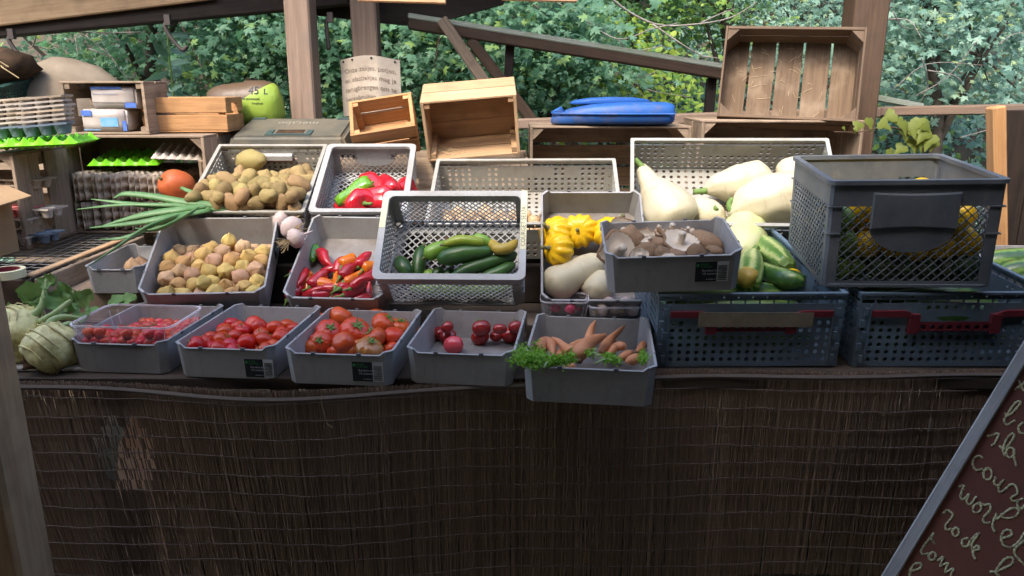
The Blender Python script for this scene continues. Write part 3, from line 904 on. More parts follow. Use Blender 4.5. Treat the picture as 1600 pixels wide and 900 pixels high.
def branch(label, lines, Y, r):
    o0 = at(*lines[0][0], Y)
    t = thing('bare_branch', label, 'branch', Matrix.Translation(o0), 'bare branches in front of the foliage')
    for j, ln in enumerate(lines):
        P = [at(x, y, Y + 0.1 * math.sin(1.7 * j + k)) - o0 for k, (x, y) in enumerate(ln)]
        q = spline(P, 5)
        MB().tube(q, lerp_list([r * (0.9 if j else 1.3), r * 0.4], len(q)), 5).build('twig', M['twig'], t, smooth=True)
branch('long pale bare branch arching above the sloping rail', [[(950, -6), (985, 20), (1030, 39), (1085, 38), (1140, 28), (1182, 4)], [(870, 4), (910, 28), (965, 61), (1020, 45), (1060, 36)], [(1020, 38), (1070, 72), (1112, 96)], [(1068, 39), (1082, 48)], [(965, 61), (985, 80), (1035, 72)], [(1095, 36), (1125, 22), (1148, 14)]], 5.2, 0.0066)
branch('pale forked twig hanging above the potting soil bag', [[(100, 48), (160, 51), (228, 50)], [(133, 55), (170, 85), (195, 118), (214, 122)], [(140, 76), (170, 88), (192, 96)], [(58, 50), (52, 70), (48, 75)], [(50, 70), (75, 76), (92, 73)], [(118, 60), (122, 88)]], 4.9, 0.0050)
branch('thin bare branch crossing behind the sloping rail', [[(835, 8), (870, 35), (918, 71)], [(940, 92), (985, 125), (1020, 142), (1080, 152)], [(1100, 88), (1130, 92)], [(980, 105), (1000, 120), (1030, 110)], [(800, 25), (822, 38), (845, 45)]], 5.3, 0.0050)
branch('tangle of grey twigs on the bank beyond the brown post', [[(1450, 110), (1490, 118), (1505, 130)], [(1380, 30), (1420, 32), (1440, 60)], [(1430, 150), (1480, 120), (1530, 60)], [(1395, 18), (1408, 40), (1428, 46)], [(1500, 215), (1560, 200), (1600, 205)], [(1395, 140), (1450, 100), (1540, 102)], [(1560, 70), (1580, 55), (1602, 50)], [(1440, 90), (1450, 130), (1436, 165)]], 5.3, 0.0044)
branch('dark drooping stem in front of the hazel', [[(868, 10), (864, 55), (870, 90), (875, 128)], [(963, 62), (966, 80), (985, 128), (1005, 150)], [(920, 36), (930, 70), (945, 95)]], 5.5, 0.0055)

# nettle stem standing behind the crates, upper left
o0 = at(272, 160, 4.3)
t = thing('nettle_plant', 'pale green nettle stem standing behind the bagged crate', 'plant', Matrix.Translation((o0.x, 4.3, 0)))
zt = at(272, 45, 4.3).z
MB().tube(spline([(0, 0, 0), (0.01, 0, 1.0), (0, 0, zt - 0.15), (0.02, 0, zt)], 5), 0.006, 6).build('stem', M['stalk'], t, smooth=True)
rr = random.Random(3)
for k in range(16):
    z = zt - 0.03 - 0.028 * k
    a = k * 2.4
    C = [(0.01 * math.cos(a), 0.01 * math.sin(a), z)]
    nn = [(0.5 * math.cos(a), 0.5 * math.sin(a) - 0.3, 0.8)]
    me = leaves_mesh('leaf', [(0, 0, 0)], [(0, -0.2, 1)], [0.115 + 0.006 * k], 'nettle', M['lf_ivy'], k)
    link('leaf', me, t, Matrix.Translation(C[0]) @ Matrix.Rotation(a, 4, 'Z') @ Matrix.Rotation(0.5, 4, 'X'))
# ------------------------------------------------------------------ containers
# every container frame: origin at the middle of the front bottom edge, x along the front, y to the back, z up to the rim
def rrect(w, d, r, n=5):
    """rounded rectangle, centred in x, from y = 0 to y = d"""
    P = []
    for cx, cy, a0 in ((w / 2 - r, d - r, 0), (-w / 2 + r, d - r, 90), (-w / 2 + r, r, 180), (w / 2 - r, r, 270)):
        for k in range(n + 1):
            a = R(a0 + 90 * k / n)
            P.append((cx + r * math.cos(a), cy + r * math.sin(a)))
    return P

def ring(mb, Po, Pi, z0, z1, m=0):
    n = len(Po)
    V = [(x, y, z) for z in (z0, z1) for P in (Po, Pi) for (x, y) in P]
    F = []
    for k in range(n):
        j = (k + 1) % n
        F += [(k, j, 2 * n + j, 2 * n + k), (2 * n + k, 2 * n + j, 3 * n + j, 3 * n + k), (n + j, n + k, 3 * n + k, 3 * n + j), (j, k, n + k, n + j)]
    mb.add(V, F, m)

def holes(mb, org, ux, uy, w, h, nx, ny, t, kind='round', mask=None, fx=0.55, fy=0.55, m=0):
    """panel of nx by ny cells with a real hole in each cell that mask keeps; t is its thickness"""
    org, ux, uy = Vector(org), Vector(ux), Vector(uy)
    nn = ux.cross(uy).normalized()
    cw, ch = w / nx, h / ny
    V2, F2, E = [], [], []
    def pt(x, y):
        V2.append((x, y)); return len(V2) - 1
    for j in range(ny):
        for i in range(nx):
            x0, y0 = i * cw, j * ch
            xc, yc = x0 + cw / 2, y0 + ch / 2
            hole = mask is None or mask((i + 0.5) / nx, (j + 0.5) / ny, i, j)
            if not hole:
                F2.append([pt(x0, y0), pt(x0 + cw, y0), pt(x0 + cw, y0 + ch), pt(x0, y0 + ch)])
            elif kind == 'diamond':
                b = 0.5 * (1 - fx)
                r = 0.5 - b * 0.5
                bb = b * 0.5
                D = [pt(xc + r * cw, yc), pt(xc, yc + r * ch), pt(xc - r * cw, yc), pt(xc, yc - r * ch)]
                O = [pt(xc + .5 * cw, yc - bb * ch), pt(xc + .5 * cw, yc + bb * ch), pt(xc + bb * cw, yc + .5 * ch), pt(xc - bb * cw, yc + .5 * ch),
                     pt(xc - .5 * cw, yc + bb * ch), pt(xc - .5 * cw, yc - bb * ch), pt(xc - bb * cw, yc - .5 * ch), pt(xc + bb * cw, yc - .5 * ch)]
                for q in range(4):
                    F2.append([D[q], O[2 * q], O[2 * q + 1]])
                    F2.append([D[q], O[2 * q + 1], O[(2 * q + 2) % 8], D[(q + 1) % 4]])
                    E.append((D[q], D[(q + 1) % 4]))
                    E.append((O[(2 * q + 2) % 8], O[2 * q + 1]))
            else:
                if kind == 'slot':
                    I8 = [(1, 0), (1, 1), (0, 1), (-1, 1), (-1, 0), (-1, -1), (0, -1), (1, -1)]
                    sx, sy = cw * fx / 2, ch * fy / 2
                else:
                    I8 = [(math.cos(R(45 * k)), math.sin(R(45 * k))) for k in range(8)]
                    s = min(cw, ch)
                    sx, sy = s * fx / 2, s * fy / 2
                I = [pt(xc + a * sx, yc + b * sy) for a, b in I8]
                O = [pt(xc + a * cw / 2, yc + b * ch / 2) for a, b in [(1, 0), (1, 1), (0, 1), (-1, 1), (-1, 0), (-1, -1), (0, -1), (1, -1)]]
                for q in range(8):
                    q2 = (q + 1) % 8
                    F2.append([I[q], O[q], O[q2], I[q2]])
                    E.append((I[q], I[q2]))
    n = len(V2)
    V = [org + ux * x + uy * y for x, y in V2] + [org + ux * x + uy * y - nn * t for x, y in V2]
    F = F2 + [[i + n for i in reversed(f)] for f in F2] + [[a + n, b + n, b, a] for a, b in E]
    mb.add(V, F, m)

def tray(name, label, cat, Mx, w, d, h, m, group='grey trays of produce', dip=0.010, sticker=None):
    """thin tray with chamfered corners whose rims peak beside the dipped front and back edges"""
    t = thing(name, label, cat, Mx, group)
    ch = 0.019
    tp = 0.007
    def outline(k, inset, zf):
        W, D = w / 2 - inset - tp * k, d - inset - tp * k
        f = inset + tp * k
        c = ch
        pts = [(-W + c, f, 1), (0, f, 1), (W - c, f, 1), (W, f + c, 0), (W, (D + f) / 2, 0), (W, D - c, 0), (W - c, D, 1), (0, D, 1), (-W + c, D, 1), (-W, D - c, 0), (-W, (D + f) / 2, 0), (-W, f + c, 0)]
        # extra points so that the dip is local to the front and back edge
        out = []
        for i, p in enumerate(pts):
            out.append(p)
            q = pts[(i + 1) % len(pts)]
        full = []
        for i, p in enumerate(pts):
            if i in (0, 6): full.append((p[0], p[1], 0.0)); s = 1 if i == 0 else -1; full.append((p[0] + s * 0.012, p[1], 1.0))
            elif i in (2, 8): s = 1 if i == 2 else -1; full.append((p[0] - s * 0.012, p[1], 1.0)); full.append((p[0], p[1], 0.0))
            else: full.append((p[0], p[1], float(p[2])))
        return full
    Ot, It = outline(0, 0, 0), outline(0, 0.004, 0)
    Ob, Ib = outline(1, 0, 0), outline(1, 0.004, 0)
    n = len(Ot)
    zt = [h - dip * p[2] for p in Ot]
    V = [(p[0], p[1], zt[i]) for i, p in enumerate(Ot)] + [(p[0], p[1], zt[i]) for i, p in enumerate(It)]
    V += [(p[0], p[1], 0.0) for p in Ob] + [(p[0], p[1], 0.005) for p in Ib]
    F = []
    for k in range(n):
        j = (k + 1) % n
        F += [(2 * n + k, 2 * n + j, j, k), (k, j, n + j, n + k), (n + k, n + j, 3 * n + j, 3 * n + k)]
    F.append(tuple(reversed(range(2 * n, 3 * n))))
    mk_ = MB().add(V, F)
    mk_.add([V[i] for i in range(3 * n, 4 * n)], [tuple(range(n))], 1)
    mk_.build('shell', [m, M['dirtyfloor']], t)
    # rolled rim with small clips
    rb = MB()
    for k in range(n):
        j = (k + 1) % n
        a, b = Vector(V[k]), Vector(V[j])
        if (b - a).length > 0.02:
            oo = Vector(((a.y - b.y), (b.x - a.x), 0)).normalized() * -0.003
            rb.tube([a + oo * 0.3 - Vector((0, 0, .0015)), b + oo * 0.3 - Vector((0, 0, .0015))], 0.0021, 6)
    rb.build('rim', m, t, smooth=True, auto=40)
    for x in (-w * 0.22, w * 0.20):
        for y, z in ((-0.003, h - dip - 0.006), (d + 0.003, h - dip - 0.006)):
            plank('clip', t, (x, y, z + 0.006), (0.012, 0.005, 0.0115), M['darkclip'], bev=0.001)
    for y in (d * 0.25, d * 0.75):
        for s in (-1, 1):
            plank('clip', t, (s * (w / 2 + 0.002), y, h - 0.0025), (0.005, 0.012, 0.0085), M['darkclip'], bev=0.001)
    if sticker:
        sx, sz, ss = sticker
        sl = (tp / h)
        Ms = Matrix.Translation((sx, tp * (1 - sz / h) - 0.0012, sz)) @ Matrix.Rotation(PI / 2 + math.atan(tp / h) * 1.0, 4, 'X')
        label_sticker(t, Ms, ss)
    return t

def label_sticker(parent, Ms, s=1.0):
    W, H = 0.086 * s, 0.058 * s
    b = MB().box(-W / 2, -H / 2, 0, W / 2 - 0.030 * s, H / 2, 0.0006)
    st = b.build('label_sticker', M['black'], parent, Ms)
    MB().box(W / 2 - 0.0299 * s, -H / 2, 0, W / 2, H / 2, 0.0006).build('barcode_panel', M['white'], st)
    q = MB(); rr = random.Random(2)
    y = -H * 0.42
    while y < H * 0.30:
        hh = rr.uniform(0.0008, 0.0022) * s
        q.box(W / 2 - 0.027 * s, y, 0.0006, W / 2 - 0.004 * s, y + hh, 0.0009)
        y += hh + rr.uniform(0.0008, 0.002) * s
    q.build('barcode', M['black'], st)
    V, F = revolve([(0.0045 * s, 0.0006), (0.0045 * s, 0.0010)], 10)
    link('green_dot', mk_mesh('green_dot', V, F, M['greenp']), st, Matrix.Translation((-W * 0.43, H * 0.33, 0)))
    for body, sz, x, y, mm in (('BOXES', 0.0065, -W * .34, H * .34, 'greenp'), ('& CRATES', 0.0065, -W * .34, H * .22, 'greenp'), ('Eurobox insert', 0.0085, -W * .30, H * .02, 'white'), ('1/2 transversal', 0.0085, -W * .30, -H * .14, 'white'), ('eurobox.nl', 0.0055, -W * .16, -H * .40, 'white')):
        link('lettering', text_mesh(body, sz * s, M[mm], 0.0002), st, Matrix.Translation((x, y, 0.0009)))

def lattice_crate(name, label, Mx, w, d, h, m, group, grip=True, cell=0.0215, rimw=0.022, sidekind='slot', rr_=0.022):
    """euro crate: solid corners and top band, diamond lattice walls, pressed hand grip"""
    t = thing(name, label, 'crate', Mx, group)
    th = 0.004
    cor = 0.035
    band = h * 0.20
    foot = h * 0.05
    mb = MB()
    ring(mb, rrect(w, d, rr_), [(x * (1 - 2 * rimw / w), rimw + (y) * (1 - 2 * rimw / d)) for x, y in rrect(w, d, rr_)], h - 0.012, h)
    mb.build('rim', m, t)
    iw, idp = w - 2 * 0.008, d - 2 * 0.008
    hh = h - 0.012
    # front and back
    nxc = max(4, round((iw - 2 * cor) / cell)); nyc = max(3, round((hh - band - foot) / cell))
    def gm(u, v, i, j):
        if not grip: return True
        return not (v > 0.60 - 0.0 and abs(u - 0.5) < 0.285)
    for nm, y0, s in (('front_wall', 0.008, 1), ('back_wall', d - 0.008, -1)):
        wb = MB()
        o = (-s * (iw / 2 - cor), y0, foot)
        holes(wb, o, (s, 0, 0), (0, 0, 1), iw - 2 * cor, hh - band - foot, nxc, nyc, th, 'diamond', gm, 0.73)
        a, b = sorted((y0, y0 + s * th))
        wb.box(-iw / 2 + cor, a, hh - band, iw / 2 - cor, b, hh)
        wb.box(-iw / 2 + cor, a, 0, iw / 2 - cor, b, foot)
        wb.build(nm, m, t)
        if grip:
            # raised hand grip with a hollow lower edge
            gb = MB()
            gw, g0, g1 = 0.245 * w, hh - band - 0.30 * (hh - band - foot), hh - band * 0.35
            P = []
            for k in range(13):
                u = -1 + 2 * k / 12
                P.append((u * gw, g0 + 0.006 * (1 - u * u) * 1.0))
            Q = [(u * gw, g1 - 0.004 * (1 - u * u)) for u in [1 - 2 * k / 12 for k in range(13)]]
            ol = P + Q
            y1 = y0 - s * 0.009
            n = len(ol)
            Vv = [(x, y0, z) for x, z in ol] + [(x * 0.97, y1, z + (0.004 if z < (g0 + g1) / 2 else -0.004)) for x, z in ol]
            Ff = [(k, (k + 1) % n, n + (k + 1) % n, n + k) for k in range(n)]
            Ff += [tuple(range(n, 2 * n))]
            gb.add(Vv, Ff)
            gb.build('hand_grip', m, t, smooth=True, auto=30)
            pw_, ph_ = iw - 2 * cor, hh - band - foot
            ol = [(0.292 * pw_ * math.cos(a), foot + ph_ * (0.70 + 0.31 * math.sin(a))) for a in [PI + PI * k / 16 for k in range(17)]]
            ya, yb = y0 - s * 0.001, y0 + s * 0.0045
            n = len(ol)
            Vv = [(x, ya, z) for x, z in ol] + [(x, yb, z) for x, z in ol]
            MB().add(Vv, [tuple(range(n)), tuple(reversed(range(n, 2 * n)))] + [(k, n + k, n + (k + 1) % n, (k + 1) % n) for k in range(n)]).build('grip_plate', m, t)
    nys = max(4, round((idp - 2 * cor) / (cell * 0.8)))
    for s in (-1, 1):
        wb = MB()
        if sidekind == 'slot':
            holes(wb, (s * iw / 2, cor if s > 0 else d - cor, foot), (0, s, 0), (0, 0, 1), d - 2 * cor, hh - band - foot, nys, max(4, round((hh - band - foot) / (cell * 1.1))), th, 'slot', None, 0.55, 0.62)
        else:
            holes(wb, (s * iw / 2, cor if s > 0 else d - cor, foot), (0, s, 0), (0, 0, 1), d - 2 * cor, hh - band - foot, round((d - 2 * cor) / cell), nyc, th, 'diamond', None, 0.62)
        a, b = sorted((s * iw / 2, s * (iw / 2 - th)))
        wb.box(a, cor, hh - band, b, d - cor, hh)
        wb.box(a, cor, 0, b, d - cor, foot)
        wb.build('side_wall', m, t)
    for sx in (-1, 1):
        for sy in (0, 1):
            cb = MB()
            x = sx * iw / 2
            y = 0.008 if sy == 0 else d - 0.008
            xi = x - sx * cor; yi = y + (cor if sy == 0 else -cor)
            ca = 0.008
            ol = [(xi, y), (x - sx * ca, y), (x, y + (ca if sy == 0 else -ca)), (x, yi), (x - sx * th, yi), (x - sx * th, y + (ca if sy == 0 else -ca)), (x - sx * ca, y + (th if sy == 0 else -th)), (xi, y + (th if sy == 0 else -th))]
            n = len(ol)
            Vv = [(p[0], p[1], z) for z in (0, hh) for p in ol]
            cb.add(Vv, [(k, (k + 1) % n, n + (k + 1) % n, n + k) for k in range(n)])
            cb.build('corner_post', m, t)
            # stacking ledge half way up and below the rim
            for z, e in ((hh - band - 0.003, 0.004), (0.52 * hh, 0.0035)):
                lb = MB()
                xa, xb = sorted((x + sx * e, xi)); ya, yb = sorted((y + (-e if sy == 0 else e), yi))
                y2, y3 = sorted((y + (-e if sy == 0 else e), y)); lb.box(xa, y2, z, xb, y3, z + 0.004)
                x2, x3 = sorted((x + sx * e, x)); lb.box(x2, min(y, yi), z, x3, max(y, yi), z + 0.004)
                lb.build('ledge', m, t)
    wb = MB()
    holes(wb, (-iw / 2, 0.008, 0.012), (1, 0, 0), (0, 1, 0), iw, idp, round(iw / 0.03), round(idp / 0.03), th, 'diamond', None, 0.55)
    ring(wb, rrect(iw - 0.02, idp - 0.02, 0.02), rrect(iw - 0.06, idp - 0.06, 0.02) and [(x * (1 - 0.05 / iw), 0.02 + y * (1 - 0.05 / idp)) for x, y in rrect(iw - 0.02, idp - 0.02, 0.02)], 0.0, 0.0075)
    wb.build('base', m, t)
    return t

def vented_crate(name, label, Mx, w, d, h, m, group, front=True, red=None, hc=0.024, grip=False, tapeit=False, front_holes=None):
    """folding crate: rim bar with a row of slots, punched walls, hinged corner columns"""
    t = thing(name, label, 'crate', Mx, group)
    th = 0.004
    cor = 0.030
    rim = 0.026
    mb = MB()
    ring(mb, rrect(w, d, 0.006, 2), [(x * (1 - 2 * 0.014 / w), 0.014 + y * (1 - 2 * 0.014 / d)) for x, y in rrect(w, d, 0.006, 2)], h - 0.007, h)
    mb.build('rim', m, t)
    wz0, wz1 = 0.012, h - 0.034
    def wall(nm, o, ux, L, msk, fine=1.0):
        ux = Vector(ux)
        o = Vector(o)
        wb = MB()
        nc = max(5, round((L - 2 * cor) / (hc * fine)))
        holes(wb, o + ux * cor + Vector((0, 0, wz0)), ux, (0, 0, 1), L - 2 * cor, wz1 - wz0, nc, max(3, round((wz1 - wz0) / (hc * 0.95))), th, 'round', msk, 0.60, 0.60)
        # slotted band under the rim
        ns = max(6, round(L / 0.042))
        holes(wb, o + Vector((0, 0, wz1)), ux, (0, 0, 1), L, 0.015, ns, 1, th, 'slot', None, 0.90, 0.70)
        holes(wb, o + Vector((0, 0, wz1 + 0.015)), ux, (0, 0, 1), L, 0.0125, ns, 1, th, 'round', None, 0.5, 0.5)
        for q in (0, L - cor):
            holes(wb, o + ux * q + Vector((0, 0, wz0)), ux, (0, 0, 1), cor, wz1 - wz0, 1, 6, th, 'slot', lambda u, v, i, j: j % 2 == 1, 0.35, 0.3)
        nn = ux.cross(Vector((0, 0, 1))).normalized()
        a = o - nn * 0.0
        c0 = a; c1 = a + ux * L - nn * th + Vector((0, 0, wz0))
        wb.box(min(c0.x, c1.x), min(c0.y, c1.y), 0, max(c0.x, c1.x), max(c0.y, c1.y), wz0)
        return wb.build(nm, m, t)
    def mid(u, v, i, j):
        return not (v > 0.55 and abs(u - 0.5) < 0.16) and not (0.16 < u < 0.24 and v > 0.5) and not (0.76 < u < 0.84 and v > 0.5)
    e = 0.004
    if front:
        wall('front_wall', (-w / 2 + e, e, 0), (1, 0, 0), w - 2 * e, front_holes or mid)
    wall('back_wall', (w / 2 - e, d - e, 0), (-1, 0, 0), w - 2 * e, mid)
    wall('side_wall', (w / 2 - e, e + th, 0), (0, 1, 0), d - 2 * e - 2 * th, mid)
    wall('side_wall', (-w / 2 + e, d - e - th, 0), (0, -1, 0), d - 2 * e - 2 * th, mid)
    wb = MB()
    holes(wb, (-w / 2 + 0.009, 0.009, 0.008), (1, 0, 0), (0, 1, 0), w - 0.018, d - 0.018, round(w / 0.03), round(d / 0.03), th, 'round', None, 0.5, 0.5)
    wb.build('base', m, t)
    # hinge columns on the front corners: small raised blocks
    if front:
        for s in (-1, 1):
            hb = MB()
            for k in range(5):
                z = wz0 + (wz1 - wz0) * (k + 0.1) / 5
                xx = s * (w / 2 - e - cor * (0.30 if k % 2 else 0.62))
                hb.box(xx - 0.006, e - 0.006, z, xx + 0.006, e - 0.0003, z + 0.022)
            hb.box(s * (w / 2 - e - cor) - 0.002, e - 0.004, wz0, s * (w / 2 - e - cor) + 0.002, e - 0.0003, wz1)
            hb.build('hinge', m, t)
    if red:
        # red locking bars and the dropped handle
        zb = wz1 - 0.036
        gz = wz1 - 0.078
        y0, y1 = e - 0.009, e - 0.0005
        gwid = 0.115
        for s in (-1, 1):
            rb = MB()
            V = []
            xa, xb, xc = s * (w / 2 - e - cor - 0.004), s * (gwid + 0.028), s * gwid
            prof = [(xa, zb, zb + 0.018), (xb, zb - 0.001, zb + 0.018), (xc, zb - 0.012, zb + 0.008)]
            for x, za, zz in prof:
                V += [(x, y0, za), (x, y1, za), (x, y1, zz), (x, y0, zz)]
            F = []
            for k in range(2):
                for q in range(4):
                    F.append((k * 4 + q, k * 4 + (q + 1) % 4, (k + 1) * 4 + (q + 1) % 4, (k + 1) * 4 + q))
            F += [(0, 1, 2, 3), (11, 10, 9, 8)]
            rb.add(V, F)
            rb.build('locking_bar', M['red_plastic'], t)
        hb = MB()
        for s in (-1, 1):
            hb.box(s * gwid - 0.014, e - 0.014, gz - 0.008, s * gwid + 0.014, e - 0.0005, gz + 0.050)
        holes(hb, (-gwid + 0.014, e - 0.012, gz), (1, 0, 0), (0, 0, 1), 2 * gwid - 0.028, 0.024, 8, 1, 0.010, 'slot', None, 0.6, 0.55)
        hb.build('handle', M['red_plastic'], t)
    if tapeit:
        MB().box(-0.155, e - 0.0165, wz1 - 0.062, 0.170, e - 0.0150, wz1 - 0.018).build('paper_tape', M['tape'], t, Matrix.Rotation(R(0.5), 4, 'Y'))
    return t

def apple_crate(label, Mx, w, d, h, m, group='wooden crates stacked behind the stall', nend=2, nside=2, nfloor=4, tri=True, name='wooden_crate', hand=False, th=0.009, gap=0.012, cornermat=None, endgap=0.010):
    """slatted crate, opening up: floor slats along x, side slats, end slats, corner blocks; every slat a part"""
    t = thing(name, label, 'crate', Mx, group)
    fw = (d - gap * (nfloor - 1) - 0.004) / nfloor
    for k in range(nfloor):
        plank('floor_slat', t, (0, 0.002 + fw / 2 + k * (fw + gap), th / 2), (w - 0.004, fw, th), m, bev=0.0015)
    g2 = 0.010
    sh_ = (h - th - g2 * (nside - 1)) / nside
    for y in (th / 2, d - th / 2):
        for k in range(nside):
            plank('side_slat', t, (0, y, th + sh_ / 2 + k * (sh_ + g2) + 0.0005), (w, th, sh_), m, bev=0.0015)
    g3 = endgap
    eh = (h - th - g3 * (nend - 1)) / nend
    te = th * 1.4
    for s in (-1, 1):
        for k in range(nend):
            z0 = th + k * (eh + g3) + 0.0008
            if hand and k == nend - 1:
                hw = d * 0.17
                L = (d - 2 * th - 2 * hw) / 2 - 0.0005
                for q in (-1, 1):
                    plank('end_slat', t, (s * (w / 2 - te / 2 - 0.001), d / 2 + q * (hw + L / 2), z0 + eh / 2), (te, L, eh), m, bev=0.001)
                plank('end_slat', t, (s * (w / 2 - te / 2 - 0.001), d / 2, z0 + eh * 0.80), (te, 2 * hw + 0.0005, eh * 0.40), m, bev=0.001)
            else:
                plank('end_slat', t, (s * (w / 2 - te / 2 - 0.001), d / 2, z0 + eh / 2), (te, d - 2 * th - 0.001, eh), m, bev=0.0015)
    c = min(0.05, d * 0.2) if tri else 0.022
    for sx in (-1, 1):
        for sy in (0, 1):
            x = sx * (w / 2 - te - 0.0015); y = th + 0.0005 if sy == 0 else d - th - 0.0005
            dy = c if sy == 0 else -c
            ol = [(x, y), (x - sx * c, y), (x, y + dy)] if tri else [(x, y), (x - sx * c, y), (x - sx * c, y + dy), (x, y + dy)]
            V = [(p[0], p[1], z) for z in (th + 0.001, h - 0.004) for p in ol]
            n = len(ol)
            F = [(k, (k + 1) % n, n + (k + 1) % n, n + k) for k in range(n)] + [tuple(range(n)), tuple(range(n, 2 * n))]
            MB().add(V, F).build('corner_block', cornermat or m, t)
    return t

# ---- frames
FR = {
 'T1': (frame(-1.120, 2.02, TOP + .001, -4.8), .287, .385, .099), 'T2': (frame(-0.802, 1.98, TOP + .001, -5.1), .288, .41, .099),
 'T3': (frame(-0.474, 1.93, TOP + .001, -5.1), .300, .41, .101), 'T4': (frame(-0.142, 1.93, TOP + .001, -5.9), .296, .40, .102),
 'T5': (frame(0.196, 1.80, TOP + .001, -6.9), .338, .44, .109),
 'S1': (frame(-1.034, 2.46, .778, 7.6, 27.0, 1.1), .400, .415, .133), 'S2': (frame(-0.592, 2.46, .778, -3.9, 28.5, .3), .339, .434, .113),
 'S3': (frame(-0.196, 2.44, .835, -2.6, 45.1, -.6), .491, .350, .173), 'S4': (frame(0.274, 2.42, .797, -1.7, 40.2, -.3), .351, .468, .117),
 'S5': (frame(0.450, 2.04, .990, -3, 9.6, -2.5), .372, .284, .120),
 'F1': (frame(0.683, 2.07, TOP + .002, 0, 5.5, -.4), .536, .66, .228), 'F2': (frame(1.265, 2.07, TOP + .002, -1.0, 3.5, -.6), .545, .60, .228),
 'X': (frame(1.112, 2.06, 1.000, -7.1, 3.5, -1.5), .466, .467, .304),
 'U1': (frame(-1.000, 2.85, .962, 0, 27, 0), .455, .480, .150), 'U2': (frame(-0.580, 2.87, .962, 1, 28, 0), .370, .470, .150),
 'U3': (frame(0.823, 2.80, .932, -6.9, 41.5, -.6), .755, .435, .176), 'U4': (frame(0.046, 2.80, .912, -2.1, 27.9, -.5), .727, .431, .170),
}
SUN_ORIGIN = None
def TR(k, label, m=None, group='grey trays of produce', sticker=None):
    Mx, w, d, h = FR[k]
    return tray('produce_tray', label, 'tray', Mx, w, d, h, m or M['grey'], group, sticker=sticker)
TR('T1', 'grey tray with cherry tomatoes and a clear punnet, leftmost of the front row')
TR('T2', 'grey tray of small round tomatoes with a black label near its front edge', sticker=(0.098, 0.033, 0.95))
TR('T3', 'grey tray of large beefsteak tomatoes with a black label on its front', sticker=(0.082, 0.042, 1.0))
TR('T4', 'nearly empty grey tray holding a handful of tomatoes')
TR('T5', 'grey tray of forked carrots jutting out over the reed screen')
TR('S1', 'tilted grey tray full of papery husked physalis fruits')
TR('S2', 'tilted grey tray of small red, orange and green peppers', M['lgrey'])
TR('S4', 'steeply tilted grey tray holding ribbed yellow squashes')
TR('S5', 'grey tray of brown mushrooms with a black label, propped above the carrots', sticker=(0.105, 0.060, 1.05))
Mx, w, d, h = FR['S1']
label_sticker(bpy.data.objects['produce_tray.005'], Matrix.Translation((w / 2 - 0.001, 0.30, 0.075)) @ Matrix.Rotation(PI / 2, 4, 'Z') @ Matrix.Rotation(PI / 2 - 0.09, 4, 'X'), 1.0)
p = at_z(180, 470, 0.86)
# shadowed box left of the physalis
S0 = frame(-1.345, 2.47, .868, 0, 2, 0)
FR['S0'] = (S0, .192, .33, .095)
TR('S0', 'shadowed grey tray beside the wire rack, half hidden by leek leaves', M['grey'])
FR['S6'] = (frame(1.765, 2.27, .862, -4, 4, 0), .40, .42, .11)
TR('S6', 'grey tray of large green marrows at the right end of the stall', M['grey'])

Mx, w, d, h = FR['S3']
S3 = lattice_crate('lattice_crate', 'tilted pale grey lattice crate of cucumbers with hand written tape on its rim', Mx, w, d, h, M['lgrey'], 'lattice crates', grip=False)
for sgn, body, ofs, ln in ((1, 'COURGET SE17A', 0.115, 0.235), (-1, 'CO', 0.20, 0.12)):
    tp = MB().box(-0.0095, 0, 0, 0.0095, ln, 0.0006).build('masking_tape', M['tapey'], S3, Matrix.Translation((sgn * (w / 2 - 0.0105), ofs, h + 0.0004)))
    if sgn > 0: link('lettering', text_mesh(body, 0.021, M['handink'], 0.0003), tp, Matrix.Translation((0.0065, 0.010, 0.0008)) @ Matrix.Rotation(PI / 2, 4, 'Z'))
Mx, w, d, h = FR['X']
lattice_crate('lattice_crate', 'deep dark blue grey lattice crate of yellow and green squash at the right', Mx, w, d, h, M['xgrey'], 'lattice crates', grip=True, cell=0.0265, sidekind='diamond', rimw=0.018)
Mx, w, d, h = FR['U2']
lattice_crate('lattice_crate', 'pale grey lattice crate of bell peppers beside the potatoes', Mx, w, d, h, M['lgrey'], 'lattice crates', grip=True, cell=0.024)
Mx, w, d, h = FR['U1']
U1 = vented_crate('vented_crate', 'tilted pale grey vented crate heaped with potatoes', Mx, w, d, h, M['vgrey'], 'pale vented crates', front=True)
hb = MB().box(-0.075, d - 0.030, h - 0.062, 0.075, d - 0.008, h - 0.040)
hb.build('handle', M['chrome'], U1)
MB().box(-0.07, d - 0.026, h - 0.068, 0.08, d - 0.009, h - 0.0625).build('locking_bar', M['red_plastic'], U1)
Mx, w, d, h = FR['U4']
vented_crate('vented_crate', 'wide pale vented crate of onions behind the cucumbers', Mx, w, d, h, M['vgrey'], 'pale vented crates', hc=0.027)
Mx, w, d, h = FR['U3']
vented_crate('vented_crate', 'wide pale vented crate of white squashes, the widest on the stall', Mx, w, d, h, M['vgrey'], 'pale vented crates', hc=0.027, front=True)
def fh(u, v, i, j):
    if v < 0.60: return 0.02 < u < 0.98
    if v > 0.92: return False
    if abs(u - 0.5) < 0.34: return (abs(abs(u - 0.5) - 0.29) < 0.02 and v < 0.8)
    return abs(u - 0.5) > 0.40 and v < 0.9
def fh2(u, v, i, j):
    if v < 0.60: return 0.02 < u < 0.98
    if abs(u - 0.5) < 0.21 and v > 0.83: return True
    if v > 0.92: return False
    if abs(u - 0.5) < 0.34: return (abs(abs(u - 0.5) - 0.29) < 0.02 and v < 0.8)
    return abs(u - 0.5) > 0.40 and v < 0.9
Mx, w, d, h = FR['F1']
